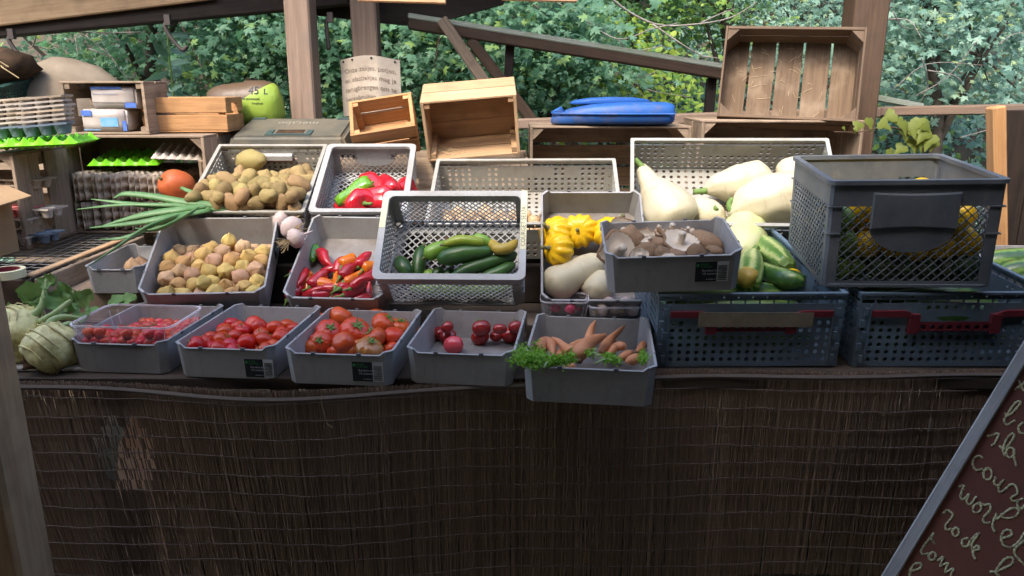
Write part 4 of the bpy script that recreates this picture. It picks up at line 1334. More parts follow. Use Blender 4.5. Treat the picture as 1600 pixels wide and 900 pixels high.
vented_crate('folding_crate', 'blue grey folding crate of zucchini with red handle and a strip of brown tape', Mx, w, d, h, M['bgrey'], 'blue grey folding crates', red=True, tapeit=True, front_holes=fh, hc=0.0245)
Mx, w, d, h = FR['F2']
vented_crate('folding_crate', 'blue grey folding crate with open red handle under the deep lattice crate', Mx, w, d, h, M['bgrey'], 'blue grey folding crates', red=True, front_holes=fh2, hc=0.0245)

# ------------------------------------------------------------------ wooden crates of the rear shelf
def facing(px0, px1, pyb, pyt, Y, depth, yaw=0, tilt=0):
    """frame and size of a crate lying on its side, opening towards the viewer, filling those pixels at distance Y"""
    a, b = at(px0, pyb, Y), at(px1, pyt, Y)
    w, hgt = b.x - a.x, b.z - a.z
    cx = (a.x + b.x) / 2
    Mx = Matrix.Translation((cx, Y, a.z)) @ Matrix.Rotation(R(yaw), 4, 'Z') @ Matrix.Rotation(R(tilt), 4, 'X') @ Matrix.Translation((0, depth, 0)) @ Matrix.Rotation(PI / 2, 4, 'X')
    return Mx, w, hgt, depth
RACKZ = 0.934
Mx, w, hg, dp = facing(107, 318, 362, 213, 3.2, 0.32)
a = at(107, 213, 3.2)
W9 = apple_crate('weathered crate on its side packed with stacked egg trays', Matrix.Translation((0, 0, RACKZ + 0.003 - at(107, 362, 3.2).z)) @ Mx, w, hg + (at(107, 362, 3.2).z - RACKZ), dp, M['wold'], nside=2, nfloor=3)
W9top = a.z + 0.004
Mx, w, hg, dp = facing(321, 520, 362, 215, 3.24, 0.32)
zb_ = at(321, 362, 3.24).z
apple_crate('weathered crate on its side, mostly hidden behind the potato crate', Matrix.Translation((0, 0, 0.98 - zb_)) @ Mx, w, 1.243 - 0.98, dp, M['wold'])
apple_crate('weathered crate under the potting soil bag', Matrix.Translation((-1.22, 3.60, .981)), .50, .34, 1.362 - .981, M['wold'])
zt_ = at(321, 215, 3.24).z
Mx, w, hg, dp = facing(105, 224, 211.5, 127, 3.24, 0.22, 0)
W1z = at(105, 211.5, 3.24).z
apple_crate('brown crate on its side holding two white packages', Matrix.Translation((0, 0, W9top + 0.001 - W1z)) @ Mx, w, hg + W1z - W9top, dp, M['wold'], tri=False, nend=1, hand=True)
# orange pine crate, upright
o = at(292, 212, 3.34)
apple_crate('orange pine crate with cut out hand holds on the shelf', Matrix.Translation((o.x, 3.34, W9top + 0.004)) @ Matrix.Rotation(R(4), 4, 'Z'), 0.355, 0.26, at(292, 158, 3.34).z - o.z, M['worange'], tri=False, hand=True, nside=2, gap=0.006)
# small pine crate tipped towards the viewer
apple_crate('small pine crate tipped forward below the paper notice', frame(-0.528, 3.30, 1.254, 11.7, 38.7, -11.1), .273, .215, .150, M['worange'], tri=False, nside=2, hand=False, nfloor=2, gap=0.03, th=0.011)
# pine box with its opening towards the viewer, leaning forward
Mx = frame(-0.160, 3.25, 1.252, 2.3, 17.8, -4.9) @ Matrix.Translation((0, 0.24, 0)) @ Matrix.Rotation(PI / 2, 4, 'X')
apple_crate('pale pine box leaning forward with its dark opening towards the front', Mx, .395, .262, .24, M['wpale'], tri=False, nfloor=3, nside=2, nend=2, gap=0.002)
# support crate under both
apple_crate('low weathered crate under the tipped pine boxes', Matrix.Translation((-0.36, 3.285, 0.981)), 0.86, 0.40, 0.268, M['wold'])
Mx, w, hg, dp = facing(827, 1081, 330, 197, 3.3, 0.34, 0)
z0 = at(827, 330, 3.3).z
W6t = at(950, 197, 3.3).z
apple_crate('weathered crate on its side under the blue plastic can', Matrix.Translation((0, 0, 0.981 - z0)) @ Mx, w, W6t - 0.981, dp, M['wold'])
Mx, w, hg, dp = facing(1088, 1352, 330, 188, 3.26, 0.36, 0)
z0 = at(1088, 330, 3.26).z
W7t = at(1220, 188, 3.26).z
apple_crate('dark weathered crate on its side under the muddy upright crate', Matrix.Translation((0, 0, 0.981 - z0)) @ Mx, w, W7t - 0.981, dp, M['wold'])
M['wmud'] = wood('muddy_wood', (0.17, 0.115, 0.07), (0.10, 0.065, 0.042), dirt=(0.30, 0.23, 0.16), dirt_amt=0.7, objvar=0.1)
M['worange2'] = wood('brown_pine_wood', (0.165, 0.110, 0.070), (0.105, 0.070, 0.045), dirt_amt=0.35, objvar=0.12)
# muddy crate leaning back, floor slats upright
Mx = frame(1.167, 3.30, 1.412, -16.2, -17.2, 1.8) @ Matrix.Translation((0.57 / 2, 0.171, 0.201)) @ Matrix.Rotation(PI / 2, 4, 'X') @ Matrix.Rotation(PI / 2, 4, 'Z')
W8 = apple_crate('muddy upright crate leaning back with straw stuck to its slatted floor', Mx, .402, .57, .171, M['worange2'], nfloor=5, nside=2, nend=2, gap=0.010)
for o in list(W8.children):
    if o.name.startswith('floor_slat'):
        o.data = plank_mesh(0.398, (0.57 - 0.010 * 4 - 0.004) / 5, 0.009, M['wmud'], 0.0015)
rr = random.Random(8)
st = MB()
for k in range(44):
    x, y = rr.gauss(0.02, 0.085), rr.gauss(0.31, 0.12)
    if abs(x) > 0.17 or not 0.04 < y < 0.53: continue
    a = rr.uniform(0, PI); L = rr.uniform(0.012, 0.045)
    st.tube([(x, y, 0.0105), (x + L * math.cos(a) * .5, y + L * math.sin(a) * .5, 0.013 + rr.uniform(0, .004)), (x + L * math.cos(a), y + L * math.sin(a), 0.0105)], 0.0007, 4)
s_ = st.build('straw', M['strawm'], W8); s_['kind'] = 'stuff'

# left end: crate of egg cartons seen past its slatted side, wire rack, sack and bits
t = thing('wire_rack', 'wooden drying rack with a wire mesh top at the left end of the stall', 'rack', Matrix.Translation((-1.97, 2.42, 0)))
xr = -1.575 + 1.97
for k in range(17):
    MB().tube([(-0.45, 0.02 + 0.05 * k, RACKZ - 0.004), (xr - 0.004, 0.02 + 0.05 * k, RACKZ - 0.004)], 0.0018, 5).build('wire', M['wire'], t)
for k in range(18):
    x = xr - 0.02 - 0.05 * k
    MB().tube([(x, 0.0, RACKZ - 0.0005), (x, 0.84, RACKZ - 0.0005)], 0.0018, 5).build('wire', M['wire'], t)
plank('side_board', t, (xr + 0.008, 0.36, RACKZ - 0.075), (0.018, 0.74, 0.15), M['wold'])
plank('front_board', t, (-0.03, -0.012, RACKZ - 0.075), (0.83, 0.018, 0.15), M['wbrown'])
plank('batten', t, (xr - 0.03, 0.36, RACKZ + 0.0055), (0.03, 0.70, 0.008), M['wpale'])
plank('batten', t, (0.0, 0.012, RACKZ + 0.0055), (0.72, 0.03, 0.008), M['wpale'])
plank('back_board', t, (-0.03, 0.86, RACKZ - 0.06), (0.83, 0.018, 0.12), M['wold'])
plank('mesh_tray_floor', t, (-0.03, 0.42, RACKZ - 0.14), (0.80, 0.80, 0.012), M['wdark'])

Mx = Matrix.Translation((-2.17, 2.86, RACKZ + 0.003)) @ Matrix.Translation((0, 0.36, 0)) @ Matrix.Rotation(PI / 2, 4, 'X')
hg = at(70, 240, 2.86).z - RACKZ
W10 = apple_crate('grey weathered crate on its side with egg cartons inside, at the far left', Mx, 0.60, hg, 0.36, M['wold'], nside=2, nend=2, gap=0.03, endgap=0.045)
W10t = RACKZ + 0.003 + hg

def bump_tray(nx, ny, cell, amp, t=0.002, res=4, kind='cone'):
    """moulded egg tray: a sheet of alternating cups and cones, with thickness"""
    V, F = [], []
    n, m_ = nx * res + 1, ny * res + 1
    for j in range(m_):
        for i in range(n):
            u, v = i / res, j / res
            z = 0.5 - 0.25 * (math.cos(2 * PI * u) + math.cos(2 * PI * v))
            if kind == 'cone':
                z = 1 - abs(math.cos(PI * u)) * 0.5 - abs(math.cos(PI * v)) * 0.5
            if i in (0, n - 1) or j in (0, m_ - 1): z = 0.35
            V.append(((u - nx / 2) * cell, (v - ny / 2) * cell, z * amp))
    N0 = len(V)
    V += [(x, y, z - t) for x, y, z in V]
    for j in range(m_ - 1):
        for i in range(n - 1):
            a = j * n + i
            F.append((a, a + 1, a + n + 1, a + n))
            F.append((N0 + a, N0 + a + n, N0 + a + n + 1, N0 + a + 1))
    def edge(a, b): F.append((a, N0 + a, N0 + b, b))
    for i in range(n - 1):
        edge(i, i + 1); edge((m_ - 1) * n + i + 1, (m_ - 1) * n + i)
    for j in range(m_ - 1):
        edge((j + 1) * n, j * n); edge(j * n + n - 1, (j + 1) * n + n - 1)
    return V, F
V, F = bump_tray(6, 5, 0.05, 0.045)
me_lime = mk_mesh('egg_tray', V, F, M['limeplast'], smooth=True, auto=45)
V, F = bump_tray(6, 5, 0.045, 0.036, 0.003, 6, kind='cos')
me_pulp = mk_mesh('egg_tray', V, F, M['pulp'], smooth=True)
V, F = bump_tray(3, 5, 0.056, 0.036, 0.0035, 6, 'cos')
me_edge = mk_mesh('egg_tray', V, F, M['pulpb'], smooth=True)

# stacked trays standing on edge inside the crate: two rows
c0 = at(120, 358, 3.22); c1 = at(278, 358, 3.22)
rr = random.Random(6)
NE = 22
for row, (zc, lab) in enumerate(((RACKZ + 0.018 + 0.060, 'lower'), (RACKZ + 0.018 + 0.060 + 0.122, 'upper'))):
    for k in range(NE):
        x = c0.x + 0.012 + (c1.x - c0.x - 0.02) * (k + 0.55 * math.sin(k * 1.55 + row)) / (NE - 1)
        Mt = Matrix.Translation((x, 3.22 + 0.115 + rr.uniform(-.004, .004), zc + rr.uniform(-.003, .003))) @ Matrix.Rotation(rr.uniform(-.04, .04), 4, 'Y') @ Matrix.Rotation(PI / 2, 4, 'Y') @ Matrix.Rotation(rr.uniform(-.03, .03), 4, 'Z') @ Matrix.Diagonal((.70, 1, .8, 1))
        o = link('egg_tray', me_edge, None, Mt)
        ords = ['first', 'second', 'third', 'fourth', 'fifth', 'sixth', 'seventh', 'eighth', 'ninth', 'tenth', 'eleventh', 'twelfth', 'thirteenth', 'fourteenth', 'fifteenth', 'sixteenth']
        wh = (ords[k] + ' from the left') if k < NE / 2 else (ords[NE - 1 - k] + ' from the right')
        tag(o, 'brown pulp egg tray on edge, %s, %s row in the crate' % (wh, lab), 'egg tray', 'pulp egg trays packed in the weathered crate')
tag(link('egg_tray', me_lime, None, Matrix.Translation((at(188, 262, 3.24).x, 3.24 + 0.13, RACKZ + 0.018 + 0.122 * 2 + 0.030)) @ Matrix.Rotation(R(9), 4, 'X') @ Matrix.Diagonal((1.0, 0.95, .9, 1)) @ Matrix.Rotation(R(2), 4, 'Z')), 'lime green plastic egg tray lying on the packed pulp trays inside the crate', 'egg tray', 'lime green egg trays')
tag(link('egg_tray', me_pulp, None, Matrix.Translation((at(264, 252, 3.2).x, 3.2 + 0.13, RACKZ + 0.018 + 0.122 * 2 + 0.064)) @ Matrix.Rotation(R(14), 4, 'X') @ Matrix.Rotation(R(8), 4, 'Z') @ Matrix.Rotation(R(5), 4, 'Y') @ Matrix.Diagonal((0.76, 0.8, .8, 1))), 'pale grey pulp egg tray upside down above the packed trays', 'egg tray')
# lime tray and carton stacks on the far left crate
o = at(45, 222, 2.80)
tag(link('egg_tray', me_lime, None, Matrix.Translation((o.x - 0.05, 2.98, W10t + 0.012)) @ Matrix.Rotation(R(10), 4, 'Z') @ Matrix.Rotation(R(-2), 4, 'Y') @ Matrix.Diagonal((1.05, 1.1, 1.05, 1))), 'lime green plastic egg tray under the stacked cartons at the far left', 'egg tray', 'lime green egg trays')
def carton_mesh(m):
    """open half carton: tapered cups in a row of three by two with a flat lip"""
    mb = MB()
    cw = 0.052
    for i in range(3):
        for j in range(2):
            cx, cy = (i - 1) * cw, (j - 0.5) * cw
            rings = [(0.0255, 0.040), (0.0235, 0.030), (0.017, 0.004), (0.012, 0.0)]
            V, F = [], []
            seg = 10
            for r, z in rings:
                for k in range(seg):
                    a = 2 * PI * (k + .5) / seg
                    c_, s_ = math.cos(a), math.sin(a)
                    f = 1.0 / max(abs(c_), abs(s_)) if r > 0.025 else 1.0
                    f = 1 + (f - 1) * 0.9
                    V.append((cx + r * f * c_, cy + r * f * s_, z))
            for q in range(len(rings) - 1):
                for k in range(seg):
                    k2 = (k + 1) % seg
                    F.append((q * seg + k, (q + 1) * seg + k, (q + 1) * seg + k2, q * seg + k2))
            F.append(tuple((len(rings) - 1) * seg + k for k in reversed(range(seg))))
            mb.add(V, F)
    L, Wd = 1.5 * cw + 0.004, cw + 0.004
    V = [(-L, -Wd, .0405), (L, -Wd, .0405), (L, Wd, .0405), (-L, Wd, .0405), (-L, -Wd, .034), (L, -Wd, .034), (L, Wd, .034), (-L, Wd, .034)]
    mb.add(V, [(0, 1, 5, 4), (1, 2, 6, 5), (2, 3, 7, 6), (3, 0, 4, 7)])
    me = mb.mesh('egg_carton', m, smooth=True, auto=35)
    return me
mc = {k: carton_mesh(M[k]) for k in ('pulp', 'pulpb', 'pulpblue', 'pulppink')}
rr = random.Random(12)
for si, (px, base, sc, nm) in enumerate(((20, 1.0, 1.02, 'left'), (73, 1.0, 1.0, 'right'))):
    x = at(px, 200, 2.9).x
    for k in range(7):
        kind = 'pulpblue' if k == 0 else ('pulp' if k % 3 else 'pulpb')
        lab = ['blue carton at the bottom', 'second carton from the bottom', 'third carton from the bottom', 'middle carton', 'third carton from the top', 'second carton from the top', 'pale topmost carton'][k]
        Mt = Matrix.Translation((x + rr.uniform(-.006, .006), 2.94 - 0.02 * si, W10t + 0.052 + 0.0165 * k + si * 0.008)) @ Matrix.Rotation(R(12 + rr.uniform(-3, 3)), 4, 'Z') @ Matrix.Rotation(R(-5), 4, 'Y') @ Matrix.Diagonal((sc, sc, 1.1, 1))
        tag(link('egg_carton', mc[kind], None, Mt), '%s of the %s nested carton stack on the lime tray' % (lab, nm), 'egg carton', 'nested egg cartons at the far left')
# cartons inside the far left crate
for (px, py, Y, kind, lab) in ((14, 290, 2.98, 'pulpb', 'brown egg carton on the inner pile of the far left crate'), (44, 282, 3.0, 'pulpb', 'torn brown egg carton at the top of the inner pile'),
                               (25, 326, 2.95, 'pulppink', 'pink egg carton in the middle of the inner pile'), (62, 327, 2.98, 'pulp', 'pale egg carton beside the pink one'), (30, 342, 2.94, 'pulp', 'pale egg carton below the pink one'),
                               (24, 366, 2.93, 'pulpb', 'brown egg carton near the crate floor'), (57, 366, 2.93, 'pulpblue', 'blue egg carton on the floor of the far left crate'), (30, 380, 2.91, 'pulp', 'lowest pale egg carton behind the cardboard box')):
    p = at(px, py, Y)
    tag(link('egg_carton', mc[kind], None, Matrix.Translation((p.x, Y, max(p.z - 0.03, RACKZ + 0.014))) @ Matrix.Rotation(R(-8), 4, 'Z')), lab, 'egg carton', 'egg cartons in the far left crate')

# cardboard box with open flaps and a tape roll on the rack
o = at(0, 405, 2.62)
t = thing('cardboard_box', 'open brown cardboard box at the left edge of the wire rack', 'box', Matrix.Translation((o.x - 0.215, 2.62, RACKZ + 0.011)) @ Matrix.Rotation(R(-4), 4, 'Z'))
bh = at(0, 300, 2.62).z - RACKZ - 0.012
th = 0.004
for (x0, y0, x1, y1) in ((-0.15, 0, 0.15, th), (-0.15, 0.2 - th, 0.15, 0.2), (-0.15, th, -0.15 + th, 0.2 - th), (0.15 - th, th, 0.15, 0.2 - th)):
    MB().box(x0, y0, 0, x1, y1, bh).build('side', M['kraft'], t)
MB().box(-0.146, th, 0, 0.146, 0.2 - th, th).build('base', M['kraft'], t)
V = [(0.15, 0.005, bh), (0.15, 0.195, bh), (0.245, 0.185, bh - 0.035), (0.245, 0.02, bh - 0.045)]
MB().add(V + [(x, y, z - 0.004) for x, y, z in V], [(0, 3, 2, 1), (4, 5, 6, 7), (0, 1, 5, 4), (1, 2, 6, 5), (2, 3, 7, 6), (3, 0, 4, 7)]).build('flap', M['kraft'], t)
o = at_z(10, 424, RACKZ + 0.03)
t = thing('tape_roll', 'roll of cream masking tape lying on the wire rack', 'tape', Matrix.Translation((o.x, o.y, RACKZ + 0.011)))
mb = MB()
def circ(r, n=28): return [(r * math.cos(2 * PI * k / n), r * math.sin(2 * PI * k / n)) for k in range(n)]
ring(mb, circ(0.055), circ(0.040), 0, 0.026); mb.build('tape', M['tapey'], t, smooth=True, auto=40)
mb = MB(); ring(mb, circ(0.0397), circ(0.037), 0.0005, 0.0275); mb.build('core', M['red_plastic'], t, smooth=True, auto=40)

# packages in the bagged crate
def package(label, px0, px1, py0, py1, Y, d, z0, prints, yaw=0):
    a, b = at(px0, py1, Y), at(px1, py0, Y)
    w, h = b.x - a.x, b.z - a.z
    t = thing('paper_package', label, 'package', Matrix.Translation(((a.x + b.x) / 2, Y, z0)) @ Matrix.Rotation(R(yaw), 4, 'Z'), 'white packages in the brown crate')
    bm = bmesh.new()
    bmesh.ops.create_cube(bm, size=1)
    bmesh.ops.bevel(bm, geom=bm.edges[:], offset=0.05, segments=3, affect='EDGES')
    bmesh.ops.subdivide_edges(bm, edges=bm.edges[:], cuts=2, use_grid_fill=True)
    for v in bm.verts:
        v.co = Vector((v.co.x * w, (v.co.y + 0.5) * d, (v.co.z + 0.5) * h))
        v.co += Vector((0, 1, 0)) * 0.0022 * mnoise.noise(v.co * 38)
    me = bpy.data.meshes.new('wrapper'); bm.to_mesh(me); bm.free(); me.materials.append(M['paperbag'])
    me.polygons.foreach_set('use_smooth', [True] * len(me.polygons))
    link('wrapper', me, t)
    for (u0, v0, u1, v1, mm) in prints:
        MB().box((u0 - .5) * w, -0.0035, v0 * h, (u1 - .5) * w, -0.0025, v1 * h).build('printed_patch', M[mm], t)
    return h
h1 = package('white package with blue prints, lower of the two in the brown crate', 131, 197, 176, 211, 3.26, 0.14, W9top + 0.012, ((.02, .70, .24, .95, 'blueprint'), (.42, .22, .80, .62, 'cyanprint'), (.90, .03, .985, .48, 'blueprint'), (.03, .06, .40, .10, 'cyanprint')))
package('white package with a blue top stripe, upper of the two in the brown crate', 145, 211, 139, 174, 3.265, 0.14, W9top + 0.013 + h1, ((.02, .88, .70, .985, 'blueprint'), (.74, .05, .985, .27, 'blueprint'), (.05, .28, .95, .295, 'black'), (.05, .66, .60, .672, 'blueprint')))

# beige sack, potting soil bag
V, F = revolve([(0.02, -0.22), (0.24, -0.215), (0.30, -0.12), (0.31, 0.0), (0.27, 0.13), (0.17, 0.22), (0.06, 0.25), (0.01, 0.253)], 30, lambda a, t: 1 + 0.03 * math.sin(3 * a + 4 * t))
V = wobble([(x * 0.95, y * 0.7, z) for x, y, z in V], 0.07, 6, 4)
o = at(92, 150, 3.75)
tag(link('fabric_sack', mk_mesh('fabric_sack', V, F, M['sack'], smooth=True), None, Matrix.Translation((o.x, 3.85, at(92, 92, 3.8).z - 0.25))), 'bulging beige sack behind the egg cartons', 'sack')
apple_crate('stout weathered crate standing under the beige sack', Matrix.Translation((o.x + 0.05, 3.62, 0)), 0.62, 0.5, at(92, 92, 3.8).z - 0.25 - 0.215, M['wold'], nside=6, nend=6)
o = at(385, 155, 3.60)
m = mat('potting_bag_film', (0.24, 0.46, 0.02), 0.45, 0.4, bump=0.9, bscale=20)
N, L = m.node_tree.nodes, m.node_tree.links
tc = N.new('ShaderNodeTexCoord'); sx = N.new('ShaderNodeSeparateXYZ'); L.new(tc.outputs['Object'], sx.inputs[0])
ma = N.new('ShaderNodeMath'); ma.operation = 'MULTIPLY_ADD'; ma.inputs[1].default_value = 1.7
L.new(sx.outputs['Z'], ma.inputs[0]); mi_ = N.new('ShaderNodeMath'); mi_.operation = 'MULTIPLY'; mi_.inputs[1].default_value = -1.0
L.new(sx.outputs['X'], mi_.inputs[0]); L.new(mi_.outputs[0], ma.inputs[2])
cmpn = N.new('ShaderNodeMath'); cmpn.operation = 'GREATER_THAN'; cmpn.inputs[1].default_value = 0.03
L.new(ma.outputs[0], cmpn.inputs[0])
mx = N.new('ShaderNodeMix'); mx.data_type = 'RGBA'; mx.inputs[6].default_value = (0.25, 0.36, 0.05, 1); mx.inputs[7].default_value = (0.10, 0.065, 0.04, 1)
L.new(cmpn.outputs[0], mx.inputs[0]); L.new(mx.outputs[2], N['Principled BSDF'].inputs['Base Color'])
seg, rows = 28, 12
V, F = [], []
for i in range(rows + 1):
    t_ = -PI / 2 + PI * i / rows
    for k in range(seg):
        a = 2 * PI * k / seg
        ce = lambda v, p: math.copysign(abs(v) ** p, v)
        V.append((0.18 * ce(math.cos(t_), .45) * ce(math.cos(a), .55), 0.10 * ce(math.cos(t_), .8) * ce(math.sin(a), .9), 0.100 * ce(math.sin(t_), .9) * (1 + 0.15 * math.cos(a + 0.6))))
for i in range(rows):
    for k in range(seg):
        k2 = (k + 1) % seg
        F.append((i * seg + k, i * seg + k2, (i + 1) * seg + k2, (i + 1) * seg + k))
V = wobble(wobble(V, 0.10, 8, 9), 0.05, 22, 4)
bag_z = 1.362 + 0.100
bt = thing('soil_bag', 'lime green and brown potting soil bag marked 45 L', 'bag', Matrix.Translation((o.x - 0.05, 3.74, bag_z)))
bme = mk_mesh('film', V, F, m, smooth=True)
link('film', bme, bt)
for body, sz, x, z in (('45', 0.050, 0.045, 0.050), ('L', 0.036, 0.112, 0.050), ('potgrond universeel', 0.0155, -0.03, 0.024), ('kwaliteit', 0.0145, 0.06, 0.004)):
    tm = text_mesh(body, sz, M['black'], 0.0003)
    dg = None
    from mathutils.bvhtree import BVHTree
    if 'bvh' not in globals():
        bvh = BVHTree.FromPolygons([tuple(v.co) for v in bme.vertices], [tuple(p.vertices) for p in bme.polygons])
    for v in tm.vertices:
        px_, pz_ = v.co.x + x, v.co.y + z
        hit = bvh.ray_cast(Vector((px_, -1, pz_)), Vector((0, 1, 0)))
        yy = hit[0].y if hit[0] is not None else -0.05
        v.co = Vector((px_, yy - 0.0025 - v.co.z, pz_))
    link('lettering', tm, bt)

# tool case
a = at(350, 214, 3.36); b = at(545, 214, 3.36)
cw_ = b.x - a.x
Mc = Matrix.Translation(((a.x + b.x) / 2, 3.36, 1.248)) @ Matrix.Rotation(R(13), 4, 'X')
t = thing('tool_case', 'dusty dark tool case lying on the crates by the broad post', 'case', Mc)
bm = bmesh.new(); bmesh.ops.create_cube(bm, size=1)
for v in bm.verts:
    s = 0.90 if v.co.z > 0 else 1.0
    v.co = Vector((v.co.x * cw_ * (s if v.co.z > 0 else 1), (v.co.y + .5) * 0.34 if v.co.z < 0 else 0.02 + (v.co.y + .5) * 0.30, (v.co.z + .5) * 0.085))
bmesh.ops.bevel(bm, geom=bm.edges[:], offset=0.014, segments=3, affect='EDGES')
me = bpy.data.meshes.new('shell'); bm.to_mesh(me); bm.free(); me.materials.append(M['case'])
link('shell', me, t)
zc_ = 0.0855
hb = MB().box(-0.10, 0.035, zc_ - 0.002, 0.10, 0.052, zc_ + 0.004)
hb.box(-0.10, 0.052, zc_ - 0.002, -0.075, 0.11, zc_ + 0.004); hb.box(0.075, 0.052, zc_ - 0.002, 0.10, 0.11, zc_ + 0.004)
hb.build('handle', M['caseside'], t)
MB().box(-0.06, 0.06, zc_ - 0.001, 0.06, 0.12, zc_ + 0.0015).build('recess_shade', M['root'], t)  # flat dark plate that paints the shade of the handle hollow
for s in (-1, 1):
    MB().box(s * 0.20 - 0.03, 0.29, zc_ - 0.004, s * 0.20 + 0.03, 0.315, zc_ + 0.003).build('latch', M['caseside'], t)
link('lettering', text_mesh('metabo', 0.062, M['casetext'], 0.0008, 'CENTER'), t, Matrix.Translation((0.0, 0.225, zc_ + 0.001)) @ Matrix.Rotation(PI, 4, 'Z') @ Matrix.Translation((0, -0.02, 0)))

# blue plastic can lying on the crates
zb = W6t + 0.002
a = at(862, 196, 3.34); b = at(1050, 196, 3.34)
L_ = b.x - a.x
t = thing('plastic_can', 'scuffed blue plastic can lying on the weathered crate', 'can', Matrix.Translation((a.x, 3.40, zb + 0.002)))
def loft(xs, hs, ds, z0s, n=16, p=0.42):
    V, F = [], []
    ce = lambda v: math.copysign(abs(v) ** p, v)
    for x, h, d, z in zip(xs, hs, ds, z0s):
        for k in range(n):
            a_ = 2 * PI * k / n
            V.append((x, d / 2 * ce(math.cos(a_)), z + h / 2 + h / 2 * ce(math.sin(a_))))
    for i in range(len(xs) - 1):
        for k in range(n):
            k2 = (k + 1) % n
            F.append((i * n + k, i * n + k2, (i + 1) * n + k2, (i + 1) * n + k))
    F.append(tuple(reversed(range(n)))); F.append(tuple((len(xs) - 1) * n + k for k in range(n)))
    return V, F
V, F = loft([0, .004, .03, .10, .18, .30, .42, .51, .532, .540, .541], [.012, .030, .045, .070, .086, .094, .096, .094, .088, .074, .05], [.05, .08, .13, .20, .25, .27, .27, .26, .24, .22, .18], [.004, .001, 0, 0, 0, 0, 0, 0, .003, .010, .02])
k_ = L_ / 0.54
link('body', mk_mesh('body', [(x * k_, y, z) for x, y, z in V], F, M['blueplast'], smooth=True, auto=50), t)
V, F = loft([.09, .11, .18, .28, .38, .44, .455], [.006, .018, .027, .030, .028, .020, .006], [.06, .12, .17, .19, .18, .13, .05], [.085, .083, .084, .085, .085, .085, .088])
link('shoulder', mk_mesh('shoulder', [(x * k_, y + 0.05, z) for x, y, z in V], F, M['blueplast'], smooth=True, auto=50), t)

xs_ = [0.004, .03, .10, .18, .30, .42, .51, .535]; ds_ = [.085, .136, .206, .256, .276, .276, .266, .25]
ol = [Vector((x * k_, -q / 2, .047)) for x, q in zip(xs_, ds_)] + [Vector((x * k_, q / 2, .047)) for x, q in reversed(list(zip(xs_, ds_)))]
MB().tube(spline(ol, 3), .0045, 6).build('seam', M['blueplast'], t, smooth=True)
V, F = revolve([(.024, 0), (.026, .004), (.026, .024), (.022, .028)], 14, lambda a, tt: 1 + .04 * math.cos(12 * a))
link('cap', mk_mesh('cap', V, F, M['blueplast'], smooth=True, auto=40), t, Matrix.Translation((.035 * k_, -.02, .040)) @ Matrix.Rotation(-.5, 4, 'Y'))
# dark green crate with roots, top left
o = at(20, 150, 3.5)
t = lattice_crate('lattice_crate', 'tilted dark green crate holding a dark root ball at the far left', frame(o.x - 0.24, 3.45, at(20, 150, 3.45).z - 0.01, 0, 10, 14), .42, .30, .10, M['dkgreen'], 'lattice crates', grip=False)
V, F = revolve([(0.01, -.10), (.12, -.09), (.20, 0), (.18, .08), (.10, .13), (0.01, .14)], 26)
o = at(22, 118, 3.55)
t = thing('root_ball', 'dark earthy root ball in the tilted green crate', 'roots', Matrix.Translation((o.x - 0.14, 3.6, o.z + .03)))
link('soil', mk_mesh('soil', wobble([(x * 1.0, y * .8, z * .7) for x, y, z in V], 0.35, 9, 2), F, M['root'], smooth=True), t)
rr = random.Random(31)
for k in range(9):
    a = rr.uniform(0, 2 * PI)
    P = [(0.15 * math.cos(a), -0.1, 0.07 * math.sin(a)), (0.19 * math.cos(a) + rr.uniform(-.03, .03), -0.17, 0.09 * math.sin(a)), (0.23 * math.cos(a), -0.16, 0.10 * math.sin(a) - 0.05)]
    MB().tube(spline(P, 4), 0.0025, 4).build('root', M['dryroot'], t)

# paper notice folded round the narrow post
o = at(574, 90, 3.93)
sw = at(621, 90, 3.93).x - at(527, 90, 3.93).x
sh2 = at(527, 92, 3.93).z - at(531, 182, 3.93).z
t = thing('paper_notice', 'aged paper notice with Dutch text nailed round the narrow post', 'notice', Matrix.Translation((o.x, 3.955, at(574, 90, 3.93).z)))
pw = (at(584, 60, 4.0).x - at(547, 60, 4.0).x) / 2
def npos(u, v):
    """u in metres across, v downwards"""
    fold = max(0.0, abs(u + 0.012) - pw)
    y = -0.003 + 0.55 * fold + 0.003 * math.sin(30 * v + 9 * u)
    return Vector((u - 0.012 * (1 - 0.0) * 0 + 0.02 * v * (0.3), y, -v - 0.06 * max(0, u) * 0 + (0.012 * math.cos(u / sw * 5))))
V, F = [], []
nu, nv = 25, 15
for k_ in (0, 1):
    for j in range(nv):
        for i in range(nu):
            p = npos((i / (nu - 1) - .5) * sw, j / (nv - 1) * sh2)
            V.append(p + Vector((0, 0.0012 * k_, 0)))
for j in range(nv - 1):
    for i in range(nu - 1):
        a_ = j * nu + i
        F.append((a_, a_ + nu, a_ + nu + 1, a_ + 1))
        q = a_ + nu * nv
        F.append((q, q + 1, q + nu + 1, q + nu))
link('paper', mk_mesh('paper', V, F, M['cloth'], smooth=True), t)
p = MB()
for u in (-.44, -.27, .05, .42):
    c = npos(u * sw, 0.012)
    p = MB(); V2, F2 = revolve([(0.0001, 0), (0.006, 0), (0.006, 0.002), (0.0001, 0.003)], 8)
    p.add(V2, F2, 0, Matrix.Translation(c + Vector((0, -0.001, 0))) @ Matrix.Rotation(PI / 2, 4, 'X')).build('nail', M['iron'], t)
